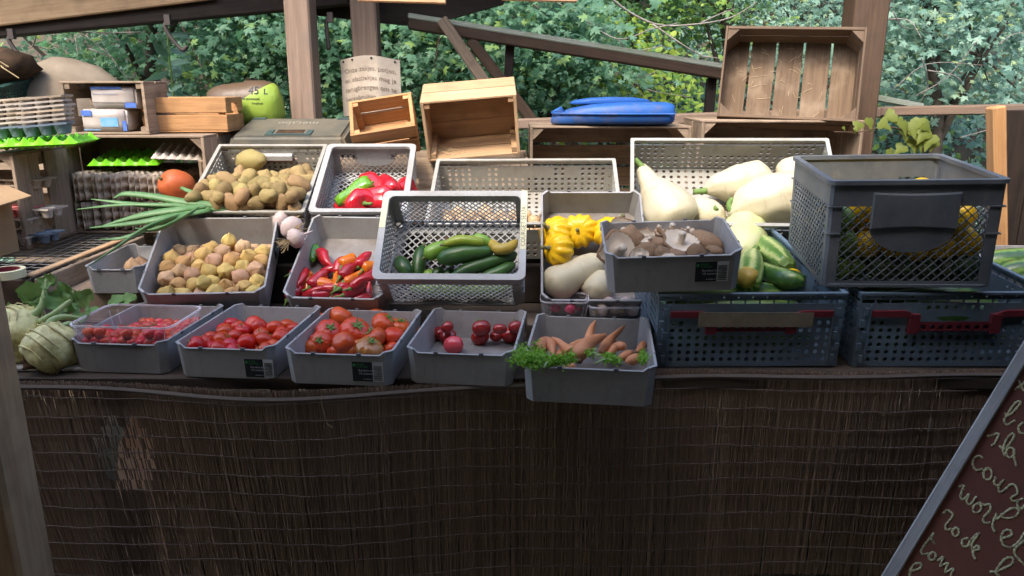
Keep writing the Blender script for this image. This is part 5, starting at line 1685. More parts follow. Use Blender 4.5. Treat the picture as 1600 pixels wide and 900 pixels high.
for k, body in enumerate(('Onze zakjes, potjes,', 'en elastiekjes mag je', 'terugbrengen om te', 'hergebruiken.')):
    tm = text_mesh(body, 0.0335, M['ink'], 0.0003)
    wid = max(v.co.x for v in tm.vertices)
    s = sw * (0.86 if k < 3 else 0.55) / wid
    for v in tm.vertices:
        u = -sw * 0.43 + v.co.x * s * 1.0
        c = npos(u, 0.072 + 0.046 * k - v.co.y)
        v.co = c + Vector((0, -0.002 - v.co.z, 0))
    link('lettering', tm, t)

# ------------------------------------------------------------------ chalkboard, lower right
c = at(1500, 740, 1.12)
tb = thing('chalkboard', 'brown chalkboard with a pale wooden edge and yellow chalk writing, leaning at the right', 'chalkboard', Matrix.Translation(c))
view = ray(1500, 740).normalized()
nrm = (-view + Vector((0.0, 0.0, 0.25))).normalized()
def bp(px, py, h=0.0):
    """pixel of the photograph to a point on the board's face"""
    d = ray(px, py)
    t_ = (c - Vector((0, 0, CAM_Z))).dot(nrm) / d.dot(nrm)
    return Vector((0, 0, CAM_Z)) + d * t_ + nrm * h - c
E0, E1 = bp(1386, 900), bp(1592, 560)
ed = (E1 - E0).normalized()
ax = nrm.cross(ed).normalized()
if ax.x < 0: ax = -ax
L0, L1 = -0.35, (E1 - E0).length + 0.22
Bm = Matrix((ax, ed, nrm)).transposed().to_4x4()
Bm.translation = E0
brd = MB().box(0.012, L0, -0.016, 0.62, L1, 0.0)
brd.build('panel', M['board'], tb, Bm)
link('frame_edge', plank_mesh(L1 - L0, 0.020, 0.024, M['wpale2'], 0.002), tb, Bm @ Matrix.Translation((0.003, (L0 + L1) / 2, -0.005)) @ Matrix.Rotation(PI / 2, 4, 'Z'))
link('frame_edge', plank_mesh(0.60, 0.020, 0.024, M['wpale2'], 0.002), tb, Bm @ Matrix.Translation((0.315, L1 + 0.0105, -0.005)))
ST = [
 [(480,360),(500,375),(530,345),(542,318),(530,312),(508,340),(495,380),(505,405)], [(540,372),(518,372),(508,395),(525,412),(541,395),(540,372),(540,400),(546,430),(552,446)],
 [(412,412),(395,403),(375,415),(370,440),(385,462),(412,457)], [(430,452),(415,470),(420,498),(440,500),(450,478),(438,453),(424,462)], [(465,490),(459,515),(475,525),(500,500),(478,530),(482,553),(502,545)],
 [(502,545),(530,520),(550,533),(555,560),(530,575),(536,590),(556,588)], [(580,580),(558,590),(556,610),(572,622),(586,606)],
 [(312,532),(335,525),(320,565),(330,585),(356,560),(345,590),(360,605),(386,570)], [(398,597),(375,610),(373,632),(392,638),(406,618),(398,597),(420,606),(440,603),(443,625),(415,660),(420,680),(444,678)],
 [(470,640),(452,690),(464,720)], [(470,665),(482,655),(530,620),(560,628),(545,655),(500,660),(488,640)], [(490,745),(530,732),(524,711),(500,715),(488,745),(500,775),(528,783)], [(528,783),(560,760),(586,718)], [(586,752),(548,785),(546,812),(586,856)],
 [(248,642),(265,628),(288,645),(275,670),(258,690),(262,710),(284,703)], [(300,698),(285,715),(295,735),(312,727),(311,705),(298,698)], [(352,742),(328,752),(330,775),(350,775),(362,752),(398,720),(366,768),(372,795)], [(372,795),(396,790),(391,775),(372,788),(374,815),(384,832)],
 [(210,722),(160,788),(165,810),(188,806)], [(188,738),(215,766)], [(205,800),(188,815),(195,833),(213,830),(217,810),(203,800)], [(225,838),(250,820),(236,860),(268,845),(256,885),(290,868),(278,899)],
 [(105,882),(150,870),(157,850),(135,848),(115,870),(108,905)], [(440,882),(470,880),(530,852),(535,826),(510,825),(485,850),(465,885),(482,900)],
 [(500,226),(520,236),(560,197),(566,180),(546,184),(515,230),(500,258),(513,275),(546,256)], [(578,265),(560,284),(566,308),(586,310)], [(428,322),(452,318),(478,310),(462,350),(446,362)], [(545,130),(570,112),(586,96)], [(560,90),(572,120),(584,136)],
]
for s in ST:
    P = [bp(1380 + x / 2.645, 560 + y / 2.645, 0.0006) for x, y in s]
    q = spline(P, 4)
    V, F = tube_geo(q, [0.0019 * (1 + 0.25 * math.sin(9 * i + len(q))) for i in range(len(q))], 6)
    V = [v - nrm * (v - P[0]).dot(nrm) * 0.75 for v in V]
    MB().add(V, F).build('chalk_stroke', M['chalk'], tb, smooth=True)
# ------------------------------------------------------------------ produce
ORD = ['first', 'second', 'third', 'fourth', 'fifth', 'sixth', 'seventh', 'eighth', 'ninth', 'tenth', 'eleventh', 'twelfth', 'thirteenth', 'fourteenth', 'fifteenth', 'sixteenth', 'seventeenth', 'eighteenth', 'nineteenth', 'twentieth', 'twenty-first', 'twenty-second', 'twenty-third', 'twenty-fourth', 'twenty-fifth', 'twenty-sixth']
def name_rows(obs, what, where, cat, group, nrows):
    """label each piece of a heap by its row from the front and its place in the row"""
    L = sorted(obs, key=lambda o: -pix(o.matrix_world.translation if False else o.matrix_basis.translation)[1])
    n = len(L)
    per = math.ceil(n / nrows)
    for r in range(nrows):
        row = sorted(L[r * per:(r + 1) * per], key=lambda o: pix(o.matrix_basis.translation)[0])
        rn = 'front row' if r == 0 else ('back row' if r == nrows - 1 else ORD[r] + ' row from front')
        for k, o in enumerate(row):
            w = what(o) if callable(what) else what
            tag(o, '%s%s, %s from left, %s' % (w, where, ORD[k], rn), cat, group)

def settle(rad, w, d, grav, seed, x0=None, x1=None, y0=0.0, y1=None, iters=260, spread=0.35, zmax=9.0):
    """spheres dropped into a box and let roll against each other; centres in the box frame"""
    rs = np.random.RandomState(seed)
    n = len(rad)
    x0 = -w / 2 if x0 is None else x0
    x1 = w / 2 if x1 is None else x1
    y1 = d if y1 is None else y1
    P = np.stack([x0 + (x1 - x0) * rs.rand(n), y0 + (y1 - y0) * rs.rand(n), 0.05 + spread * rs.rand(n)], 1)
    g = np.array(grav)
    rr_ = rad[:, None] + rad[None, :]
    for it in range(iters):
        stp = 0.010 if it < iters * 0.7 else 0.003
        P += g * stp
        for _ in range(3):
            D = P[:, None, :] - P[None, :, :]
            dist = np.sqrt((D ** 2).sum(-1)) + 1e-9
            ov = np.clip(rr_ * 0.94 - dist, 0, None)
            np.fill_diagonal(ov, 0)
            P += 0.42 * (D / dist[..., None] * ov[..., None]).sum(1)
            P[:, 0] = np.clip(P[:, 0], x0 + rad, x1 - rad)
            P[:, 1] = np.clip(P[:, 1], y0 + rad, y1 - rad)
            P[:, 2] = np.maximum(P[:, 2], 0.005 + rad * 0.92)
    keep = P[:, 2] < zmax
    return P[keep], rad[keep]

def gravity(Mx, fric=0.5):
    g = Mx.to_3x3().inverted() @ Vector((0, 0, -1))
    return (g.x * fric, g.y * fric, g.z)

def rot_rand(r, tilt=PI):
    return Euler((r.uniform(-tilt, tilt), r.uniform(-tilt, tilt), r.uniform(0, 2 * PI))).to_matrix().to_4x4()

def sepals(r, m, n=5, L=1.0, stub=0.5):
    """star of curling sepals and a bit of stalk, at the origin, up z"""
    mb = MB()
    for k in range(n):
        a = 2 * PI * k / n + 0.3 * math.sin(k * 3)
        c, s = math.cos(a), math.sin(a)
        w = 0.16 * r
        P = [(0.05, .0), (0.5 * L, .10), (0.95 * L, .04 if k % 2 else .32)]
        V = []
        for i, (q, z) in enumerate(P):
            ww = w * (1.0, 0.9, 0.05)[i]
            V += [(q * r * c - ww * s, q * r * s + ww * c, z * r), (q * r * c, q * r * s, z * r + 0.05 * r), (q * r * c + ww * s, q * r * s - ww * c, z * r)]
        F = []
        for i in range(2):
            for q in range(2):
                F.append((i * 3 + q, i * 3 + q + 1, (i + 1) * 3 + q + 1, (i + 1) * 3 + q))
        mb.add(V, F)
    if stub:
        mb.tube([(0, 0, -0.05 * r), (0.05 * r, 0, stub * 0.5 * r), (0.18 * r, 0.05 * r, stub * r)], [0.09 * r, 0.075 * r, 0.08 * r], 6)
    return mb.mesh('stalk', m, smooth=True, auto=50)

def tomato_mesh(m, ribs, amp, flat, seed, seg=28):
    prof = []
    for i in range(15):
        t = PI * i / 14
        r = math.sin(t) ** 0.9
        z = -math.cos(t) * flat
        if i > 10:
            z -= 0.16 * ((i - 10) / 4) ** 2 * flat
        prof.append((max(r, 0.004), z))
    V, F = revolve(prof, seg, lambda a, t: 1 + amp * abs(math.sin(ribs * a / 2 + seed)) * (0.35 + 0.65 * t))
    return mk_mesh('tomato', wobble(V, 0.05, 1.3, seed), F, m, smooth=True)

def put(name, me, Mw, extra=None, sc=1.0):
    o = link(name, me, None, Mw @ Matrix.Scale(sc, 4))
    if extra:
        for nm, em, Ml in extra:
            link(nm, em, o, Ml)
    return o

r0 = random.Random(77)
small_round = [tomato_mesh(M['tomato'], 5, 0.01, 0.9, s, 18) for s in (1, 2, 3)]
big_red = [tomato_mesh(M['tomato_o'], k, a, f, s, 40) for k, a, f, s in ((9, .10, .78, 1), (7, .05, .85, 2), (11, .14, .74, 3), (6, .04, .9, 4))]
striped = tomato_mesh(M['tomato_g'], 12, 0.14, 0.7, 7, 40)
deep = [tomato_mesh(M['tomato_d'], k, a, f, s, 30) for k, a, f, s in ((6, .02, .92, 1), (8, .08, .72, 2), (5, .02, .85, 3))]
pinkt = tomato_mesh(M['tomato_p'], 4, 0.01, 1.15, 2, 24)
sep = [sepals(1.0, M['stalk'], 5, 0.8, 0.55), sepals(1.0, M['stalk'], 6, 0.9, 0.35)]

def tomato(Mt, lp, r, me, rng, calyx=True, tilt=0.9, name='tomato'):
    Mw = Mt @ Matrix.Translation(lp) @ Euler((rng.uniform(-tilt, tilt), rng.uniform(-tilt, tilt), rng.uniform(0, 6))).to_matrix().to_4x4()
    ex = None
    if calyx:
        ex = [('stalk', sep[rng.randrange(2)], Matrix.Translation((0, 0, 0.72)) @ Matrix.Scale(0.62, 4))]
    return put(name, me, Mw, ex, r)

def interior(k, m=0.006, tp=0.010):
    Mx, w, d, h = FR[k]
    return Mx, w - 2 * m - 2 * tp, d - 2 * m - tp

# T1: cherry tomatoes in the tray and in the punnet
Mt, w, d = interior('T1')
rng = random.Random(5)
rad = np.array([rng.uniform(.0145, .0185) for _ in range(120)])
P, rad = settle(rad, w, d, gravity(Mt, .3), 3, y0=0.16, y1=0.34, zmax=.115)
obs = [tomato(Mt, p, r, small_round[i % 3], rng, i % 3 == 0, name='cherry_tomato') for i, (p, r) in enumerate(zip(P, rad))]
name_rows(obs, 'loose cherry tomato', ' behind the punnet', 'tomato', 'loose cherry tomatoes in the leftmost tray', 8)

def punnet(label, Mp, w, d, h, m=M['clear'], rimm=M['clearrim']):
    t = thing('clear_punnet', label, 'punnet', Mp, 'clear plastic punnets')
    top = rrect(w, d, 0.03, 6)
    def sc_(k): return [(x * k, d / 2 + (y - d / 2) * k) for x, y in top]
    mb = MB()
    lv = [(1.0, h), (0.985, h - .012), (0.93, 0.35 * h), (0.90, 0.01), (0.86, 0.0)]
    n = len(top)
    V = [(x, y, z) for k, z in lv for x, y in sc_(k)]
    F = []
    for i in range(len(lv) - 1):
        for k in range(n):
            j = (k + 1) % n
            F.append((i * n + k, (i + 1) * n + k, (i + 1) * n + j, i * n + j))
    F.append(tuple((len(lv) - 1) * n + k for k in reversed(range(n))))
    mb.add(V, F).build('tub', m, t, smooth=True, auto=40)
    mb = MB()
    ring(mb, [(x * 1.03, d / 2 + (y - d / 2) * 1.03) for x, y in top], top, h - 0.004, h + 0.001)
    mb.build('rim', rimm, t)
    mb = MB()
    for k in range(2, n, 3):
        a, b = sc_(0.99)[k], sc_(0.915)[k]
        mb.tube([(a[0], a[1], h - .015), (b[0], b[1], 0.015)], 0.0012, 4)
    mb.build('wall_ribs', rimm, t)
    return t
Mx, wT, dT, hT = FR['T1']
pl = on(Mx, 196, 531, 0.125)
Mp = Mx @ Matrix.Translation((0.004, 0.014, 0.058)) @ Matrix.Rotation(R(1), 4, 'X')
PW, PD, PH = 0.300, 0.205, 0.078
punnet('clear plastic punnet of cherry tomatoes set in the leftmost grey tray', Mp, PW, PD, PH)
rad = np.array([rng.uniform(.0150, .0185) for _ in range(40)])
P, rad = settle(rad, PW - .03, PD - .03, (0, -.15, -1), 9, y0=0.014, y1=PD - 0.02)
obs = [tomato(Mp, p, r, small_round[i % 3], rng, i % 3 == 0, name='cherry_tomato') for i, (p, r) in enumerate(zip(P, rad))]
name_rows(obs, 'cherry tomato', ' inside the clear punnet', 'tomato', 'cherry tomatoes in the clear punnet', 5)
# green vine stems among them
for Mq, pts, lab in ((Mp, [(-.06, .06, .052), (-.02, .05, .060), (.03, .06, .055), (.07, .08, .06)], 'thin green tomato vine lying over the punnet fruits'), (Mt, [(.05, .30, .055), (.09, .26, .06), (.11, .22, .06)], 'thin green tomato vine behind the clear punnet')):
    q = spline(pts, 4)
    mb = MB().tube(q, 0.0016, 5)
    for k in range(2, len(q), 3):
        mb.tube([q[k], q[k] + Vector((.006 * (-1) ** k, .008, .008)), q[k] + Vector((.012 * (-1) ** k, .012, .004))], 0.0011, 4)
    tag(mb.build('vine', M['stalk'], None, Mq, smooth=True), lab, 'vine', 'tomato vines')

# T2 small round tomatoes
Mt, w, d = interior('T2')
rng = random.Random(15)
rad = np.array([rng.uniform(.022, .028) for _ in range(70)])
P, rad = settle(rad, w, d, gravity(Mt, .3), 5, y0=0.014, y1=0.30, zmax=.108)
obs = [tomato(Mt, p, r, small_round[i % 3], rng, i % 2 == 0, name='tomato') for i, (p, r) in enumerate(zip(P, rad))]
name_rows(obs, 'round red tomato', ' in the second tray', 'tomato', 'round tomatoes in the second tray', 6)
# T3 beefsteak tomatoes at the places they have in the picture
Mt = FR['T3'][0]
rng = random.Random(25)
LST = [(514, 520, 20, .085), (532, 498, 20, .075), (555, 518, 22, .085), (536, 536, 17, .075), (585, 529, 18, .08), (600, 507, 19, .078), (588, 497, 15, .06), (615, 527, 17, .075), (624, 511, 16, .065), (571, 504, 13, .05),
       (500, 536, 17, .07), (486, 545, 15, .055), (525, 549, 14, .05), (611, 546, 12, .05), (641, 499, 13, .055), (545, 549, 12, .05), (500, 505, 15, .045), (650, 520, 12, .05), (596, 546, 12, .045), (560, 540, 14, .05)]
side = ['beside the tray wall', 'in the middle']
obs = []
for i, (px, py, pr, z) in enumerate(LST):
    lp = on(Mt, px, py, z - 0.012)
    dd = (Mt @ lp - cam.location).length
    rr_ = pr * dd / FPX * 1.02
    if i < 12:
        lp.z = max(lp.z, rr_ * .9 + 0.005)
    obs.append(tomato(Mt, lp, rr_, big_red[i % 4], rng, i % 2 == 0 or i in (5,), 0.8, 'beefsteak_tomato'))
lp = on(Mt, 577, 545, 0.072)
o = tomato(Mt, lp, 0.038, striped, random.Random(2), True, 0.35, 'striped_tomato')
tag(o, 'green and orange ribbed tomato at the front of the beefsteak tray', 'tomato')
name_rows(obs, lambda o: 'large beefsteak tomato', ' in its tray', 'tomato', 'beefsteak tomatoes', 4)
# T4 handful
Mt = FR['T4'][0]
rng = random.Random(35)
labs = []
for (px, py, pr, me, z, lab) in ((685, 521, 11, deep[0], 0, 'deep red tomato at the left end of the nearly empty tray'), (699, 511, 10, deep[0], 1, 'small deep red tomato stacked against the left cluster'), (700, 525, 13, deep[1], 0, 'flattened dark red tomato in front of the left cluster'),
        (709, 539, 14, pinkt, 0, 'bright pink oval tomato alone near the front rim'), (752, 512, 15, deep[2], 1, 'larger red tomato on top of the middle pile'), (750, 526, 14, deep[0], 0, 'dark red tomato at the foot of the middle pile'), (775, 525, 10, deep[2], 0, 'small red tomato in the middle of the right cluster'),
        (781, 514, 11, deep[1], 1, 'ribbed flat red tomato lying on the right cluster'), (797, 524, 13, deep[0], 0, 'red tomato at the front of the right cluster'), (806, 511, 12, deep[2], 1, 'red tomato touching the right tray wall')):
    lp = on(Mt, px, py, 0.005 + 0.024 * (1 + 1.6 * z))
    dd = (Mt @ lp - cam.location).length
    o = tomato(Mt, lp, pr * dd / FPX, me, rng, me is not pinkt and rng.random() < .4, 0.7, 'tomato')
    if me is pinkt:
        o.matrix_basis = Mt @ Matrix.Translation(lp) @ Matrix.Rotation(1.4, 4, 'Y') @ Matrix.Scale(pr * dd / FPX, 4)
    tag(o, lab, 'tomato', 'tomatoes in the nearly empty tray')

# S1 physalis
def husk_mesh(seed):
    prof = [(.01, -1.0), (.30, -.96), (.66, -.75), (.92, -.35), (1.0, 0.05), (.90, .42), (.66, .74), (.36, 1.0), (.12, 1.22), (.02, 1.40)]
    prof = [(lerp, z) for lerp, z in prof]
    V, F = revolve(prof, 30, lambda a, t: 1 + 0.16 * (abs(math.cos(2.5 * a + seed)) ** 0.6 - 0.6) + 0.03 * math.sin(15 * a))
    return mk_mesh('physalis', wobble(V, 0.16, 1.7, seed + .5), F, M['husk'], smooth=True)
husks = [husk_mesh(s) for s in range(5)]
for k_ in (1, 3):
    husks[k_].materials[0] = M['husk_t']
st_dry = MB().tube([(0, 0, -.95), (.05, 0, -1.15), (.16, 0.03, -1.3)], [.07, .05, .06], 6).mesh('stalk', M['drystalk'], smooth=True)
Mt, w, d = interior('S1')
rng = random.Random(45)
rad = np.array([rng.uniform(.0265, .0315) for _ in range(84)])
P, rad = settle(rad, w, d, gravity(Mt, .12), 6, y0=0.008, y1=0.36)
obs = []
for i, (p, r) in enumerate(zip(P, rad)):
    obs.append(put('physalis', husks[i % 5], Mt @ Matrix.Translation(p) @ Euler((rng.uniform(-.9, .9) + .6, rng.uniform(-.9, .9), rng.uniform(0, 6))).to_matrix().to_4x4(), [('stalk', st_dry, Matrix.Identity(4))] if i % 2 else None, r * 0.98))
name_rows(obs, 'papery tan physalis husk', '', 'physalis', 'physalis in the tilted tray', 8)
for (px, py) in ((208, 418), (220, 415)):
    lp = on(S0, px, py, 0.036)
    tag(put('physalis', husks[1], S0 @ Matrix.Translation(lp), None, 0.030), 'yellow husk lying in the shadowed tray, %s of the two' % ('nearer' if px < 215 else 'farther'), 'physalis', 'husks in the shadowed tray')

# U1 potatoes
def potato_mesh(seed, e):
    V, F = revolve([(max(.01, math.sin(PI * i / 13)), -math.cos(PI * i / 13) * e) for i in range(14)], 22)
    return mk_mesh('potato', wobble(wobble(V, 0.26, 0.9, seed), .05, 3.2, seed + 2), F, M['potato'], smooth=True)
pots = [potato_mesh(s, e) for s, e in ((1, 1.2), (2, 1.4), (3, 1.1), (4, 1.6), (5, 1.3), (6, 1.15), (7, 1.5), (8, 1.0))]
Mx, w, d, h = FR['U1']
rng = random.Random(55)
rad = np.array([rng.uniform(.022, .034) for _ in range(225)])
P, rad = settle(rad, w - .03, d - .03, gravity(Mx, .8), 8, y0=0.008, y1=.40, spread=0.5, zmax=.20)
obs = []
for i, (p, r) in enumerate(zip(P, rad)):
    p = Vector(p)
    obs.append(put('potato', pots[i % 8], Mx @ Matrix.Translation(p) @ rot_rand(rng), None, r * 0.93))
lp = on(Mx, 388, 254, 0.20)
big = [o for o in obs]
name_rows(obs, 'brown skinned potato', ' in the heap', 'potato', 'potatoes in the tilted vented crate', 12)
o = put('potato', pots[3], Mx @ Matrix.Translation(on(Mx, 391, 253, 0.10)) @ Matrix.Rotation(1.35, 4, 'Y') @ Matrix.Rotation(.3, 4, 'X'), None, 0.046)
tag(o, 'largest long yellowish potato lying at the back left of the heap', 'potato', 'potatoes in the tilted vented crate')

# S2 peppers
def pepper_mesh(m, L, R0, bend, seed, blunt=0.5):
    n = 14
    P, rad = [], []
    for i in range(n):
        t = i / (n - 1)
        P.append((L * t, bend * L * math.sin(PI * t * 0.8), 0.06 * L * math.sin(5 * t + seed)))
        rad.append(R0 * min(1, (t / 0.07 + 0.25) ** .5 if t < .07 else 1) * (1 - t ** (1.2 + 1.6 * blunt)) ** (0.75) + 0.0006)
    V, F = tube_geo(P, rad, 16)
    V = [v + Vector((0, 0, 0)) for v in V]
    o = Vector((seed, seed * 2, 0))
    V2 = []
    for v in V:
        k = mnoise.noise(v * 40 + o)
        V2.append(v + Vector((0, k, k)) * 0.10 * R0)
    return mk_mesh('pepper', V2, F, m, smooth=True)
def pepper_stalk(L, R0):
    mb = MB().tube([(0.004, 0, 0), (-0.004, 0, 0), (-0.012, 0.002, 0.002), (-0.028, 0.008, 0.006)], [R0 * .62, R0 * .5, .0026, .0030], 8)
    return mb.mesh('stalk', M['stalk'], smooth=True)
pst = pepper_stalk(.07, .014)
PM = {'r': [pepper_mesh(M['chili_r'], L, r, b, s, bl) for L, r, b, s, bl in ((.085, .0165, .12, 1, .6), (.075, .020, .06, 2, .9), (.10, .015, .2, 3, .4))],
      'o': [pepper_mesh(M['chili_o'], L, r, b, s, bl) for L, r, b, s, bl in ((.085, .015, .1, 4, .5), (.07, .022, .04, 5, 1.1))],
      'g': [pepper_mesh(M['chili_g'], .075, .021, .05, 6, 1.0)]}
Mt = FR['S2'][0]
rng = random.Random(65)
PL = [  # px, py, direction in the tray (degrees, 0 = right, 90 = up the slope), colour, height
 (490, 400, -90, 'g', .03), (507, 405, -60, 'r', .03), (516, 402, -45, 'r', .05), (475, 427, 0, 'o', .035), (462, 438, -80, 'r', .03), (474, 437, -85, 'r', .035), (492, 437, 40, 'r', .03), (500, 435, 50, 'r', .055),
 (527, 436, 95, 'o', .05), (512, 447, -20, 'o', .04), (533, 413, 75, 'r', .04), (545, 405, 70, 'o', .05), (556, 408, 40, 'r', .04), (546, 422, 60, 'r', .06), (552, 430, 55, 'o', .06), (548, 444, 45, 'r', .05), (556, 452, 35, 'r', .06), (568, 445, 35, 'r', .07),
 (492, 455, 10, 'r', .03), (506, 458, 20, 'r', .03), (572, 458, 80, 'r', .04), (575, 428, 70, 'r', .05), (571, 405, 65, 'r', .06), (580, 415, 60, 'o', .04), (525, 452, 0, 'r', .03), (463, 455, 60, 'r', .03), (538, 460, 15, 'r', .03), (480, 447, -70, 'o', .025), (560, 465, 20, 'r', .03), (520, 420, 30, 'r', .025), (568, 418, 20, 'r', .03), (540, 437, 0, 'r', .025)]
obs = []
for i, (px, py, a, c, z) in enumerate(PL):
    lp = on(Mt, px, py, z)
    me = PM[c][i % len(PM[c])]
    sc_ = 1.12
    Mw = Mt @ Matrix.Translation(lp) @ Matrix.Rotation(R(a), 4, 'Z') @ Matrix.Rotation(rng.uniform(-.25, .25), 4, 'Y') @ Matrix.Translation((-0.04 * sc_, 0, 0)) @ Matrix.Rotation(rng.uniform(0, 6), 4, 'X')
    o = put('pepper', me, Mw, [('stalk', pst, Matrix.Identity(4))], sc_)
    o['_c'] = {'r': 'red', 'o': 'orange', 'g': 'green'}[c]
    obs.append(o)
name_rows(obs, lambda o: 'small glossy %s pepper' % o['_c'], '', 'pepper', 'small peppers in the tilted tray', 5)
for o in obs: del o['_c']

# U2 bell peppers
def bell_mesh(m, seed, L=1.0):
    prof = [(.01, -1.0), (.30, -1.02), (.55, -.95), (.74, -.7), (.88, -.2), (.98, .3), (.96, .62), (.75, .84), (.40, .86), (.14, .74), (.01, .70)]
    V, F = revolve([(r, z * L) for r, z in prof], 32, lambda a, t: 1 - 0.13 * abs(math.cos(2 * a + seed)) ** 3 * (1 - .3 * t))
    return mk_mesh('bell_pepper', wobble(V, 0.16, 1.1, seed), F, m, smooth=True)
bells = [bell_mesh(M['bell_r'], 1), bell_mesh(M['bell_r'], 2, 1.35), bell_mesh(M['bell_r'], 5, 1.6)]
bgreen = bell_mesh(M['bell_g'], 3, 2.2)
bst = MB().tube([(0, 0, .70), (.02, 0, .86), (.10, .03, 1.05), (.22, .05, 1.22)], [.20, .10, .085, .11], 8).mesh('stalk', M['stalk'], smooth=True)
Mx, w, d, h = FR['U2']
for (px, py, z, me, r, rot, lab) in (
        (556, 300, .11, bgreen, .040, (0.2, 1.15, .62), 'long green bell pepper with its stalk end towards the left wall'),
        (562, 318, .10, bells[0], .066, (1.0, .5, .4), 'shiny red bell pepper in front with a bright green stalk'),
        (590, 312, .10, bells[1], .058, (.5, 1.3, .2), 'dark red bell pepper behind the large cucumber crate rim'),
        (608, 291, .11, bells[2], .042, (1.3, 1.4, .2), 'long red pepper lying along the back of the crate'),
        (585, 296, .07, bells[1], .055, (2.2, .4, 1), 'red bell pepper half buried between the others'),
        (545, 322, .05, bells[0], .055, (.3, 2, .2), 'red bell pepper under the green one'),
        (575, 330, .05, bells[1], .055, (.9, 1, 2), 'red bell pepper lowest at the front of the crate'),
        (630, 300, .07, bells[0], .055, (.9, 2, 2), 'red bell pepper in the far right of the crate')):
    put_o = put('bell_pepper', me, Mx @ Matrix.Translation(on(Mx, px, py, z)) @ Euler(rot).to_matrix().to_4x4(), [('stalk', bst, Matrix.Scale(1.0, 4) if me is not bgreen else Matrix.Translation((0, 0, .8)))], r)
    tag(put_o, lab, 'bell pepper', 'bell peppers in the lattice crate')

# S3 cucumbers
def veg_tube(name, m, P, rads, seg=16, ribs=0, amp=0.05, k=6, cap=0.5, wob=0.0, seed=0):
    """bent vegetable in world space: origin at its middle, its own axis along x for the skin pattern"""
    P = [Vector(p) for p in P]
    q = spline(P, k)
    rr_ = lerp_list(rads, len(q))
    a, b = q[0], q[-1]
    c_ = (a + b) / 2
    x = (b - a).normalized()
    y = Vector((0, 0, 1)).cross(x)
    y = y.normalized() if y.length > 1e-3 else x.orthogonal().normalized()
    z = x.cross(y)
    B = Matrix((x, y, z)).transposed().to_4x4(); B.translation = c_
    Bi = B.inverted()
    V, F = tube_geo([Bi @ p for p in q], rr_, seg)
    if ribs:
        n = len(q)
        V2 = []
        for i in range(n):
            cc = Bi @ q[i]
            for j in range(seg):
                v = V[i * seg + j]
                f = 1 + amp * math.cos(ribs * 2 * PI * j / seg)
                V2.append(cc + (v - cc) * f)
        V = V2
    if wob:
        V = [v + Vector((mnoise.noise(v * 14 + Vector((seed, 0, 0))), mnoise.noise(v * 14 + Vector((0, seed, 3))), mnoise.noise(v * 14 + Vector((5, seed, 0))))) * wob for v in V]
    return link(name, mk_mesh(name, V, F, m, smooth=True), None, B), B

Mx, w, d, h = FR['S3']
def lw(Mx, px, py, z): return Mx @ on(Mx, px, py, z)
CUK = [  # points (px, py, height over the crate floor), radius, material, label
 ([(622, 404, .06), (631, 418, .07), (640, 434, .06)], .026, 'cuke', 'short blunt dark cucumber by the left wall of the lattice crate'),
 ([(662, 384, .05), (655, 408, .05), (652, 438, .04)], .024, 'cuke', 'dark knobbly cucumber standing behind the pale green one'),
 ([(664, 402, .09), (682, 391, .10), (712, 381, .09)], .027, 'cuke_l', 'pale green cucumber with a rough end in the lattice crate'),
 ([(693, 382, .14), (718, 376, .145), (745, 378, .14), (757, 380, .13)], .019, 'cuke_y', 'yellowish green cucumber lying on top of the pile'),
 ([(684, 406, .105), (722, 396, .115), (770, 392, .11)], .032, 'cuke', 'thick dark cucumber lying across the middle of the pile'),
 ([(704, 434, .08), (735, 420, .09), (770, 408, .09), (806, 401, .08)], .024, 'cuke', 'long curved dark cucumber at the front of the pile'),
 ([(748, 434, .07), (778, 426, .08), (804, 412, .08)], .022, 'cuke', 'dark cucumber partly hidden in the front right corner'),
 ([(765, 376, .10), (778, 389, .12), (795, 387, .125), (812, 376, .12)], .020, 'gold', 'curved golden yellow cucumber near the taped rim'),
 ([(738, 371, .11), (755, 376, .11), (770, 384, .10)], .020, 'cuke_l', 'green cucumber peeping out behind the yellowish one'),
 ([(664, 424, .04), (672, 432, .04), (680, 442, .04)], .021, 'cuke_l', 'green cucumber end low between the dark cucumbers'),
 ([(690, 418, .05), (682, 432, .04), (678, 442, .04)], .022, 'cuke', 'dark cucumber pointing down in the middle of the crate'),
 ([(705, 420, .05), (702, 430, .05), (696, 440, .04)], .021, 'cuke', 'dark cucumber low beside the long curved one'),
 ([(772, 400, .07), (790, 402, .075), (808, 396, .07)], .022, 'cuke', 'dark cucumber between the thick and the long one'),
 ([(640, 464, .03), (690, 470, .03), (730, 466, .03)], .026, 'cuke_l', 'pale green marrow seen through the front lattice'),
 ([(720, 452, .03), (760, 455, .03), (800, 450, .03)], .026, 'cuke_l', 'pale green cucumber low at the front lattice'),
]
for i, (pts, r, m_, lab) in enumerate(CUK):
    P = []
    for a, b, z in pts:
        q = on(Mx, a, b, z)
        q.y = min(max(q.y, r + .016), d - r - .016); q.x = min(max(q.x, -w / 2 + r + .014), w / 2 - r - .014); q.z = max(q.z, r + 0.012)
        P.append(Mx @ q)
    o, B = veg_tube('cucumber', M[m_], P, [r * .35, r * .86, r, r, r * .98, r * .9, r * .8, r * .3], 14, 7 if m_ == 'cuke' else 0, 0.025, 6, wob=.002, seed=i)
    tag(o, lab, 'cucumber', 'cucumbers in the tilted lattice crate')
    e = B.inverted() @ P[0]
    dr = (B.inverted() @ P[0] - B.inverted() @ P[1]).normalized()
    MB().tube([e, e + dr * .006, e + dr * .012], [.006, .005, .004], 6).build('stub', M['drystalk'], o, smooth=True)

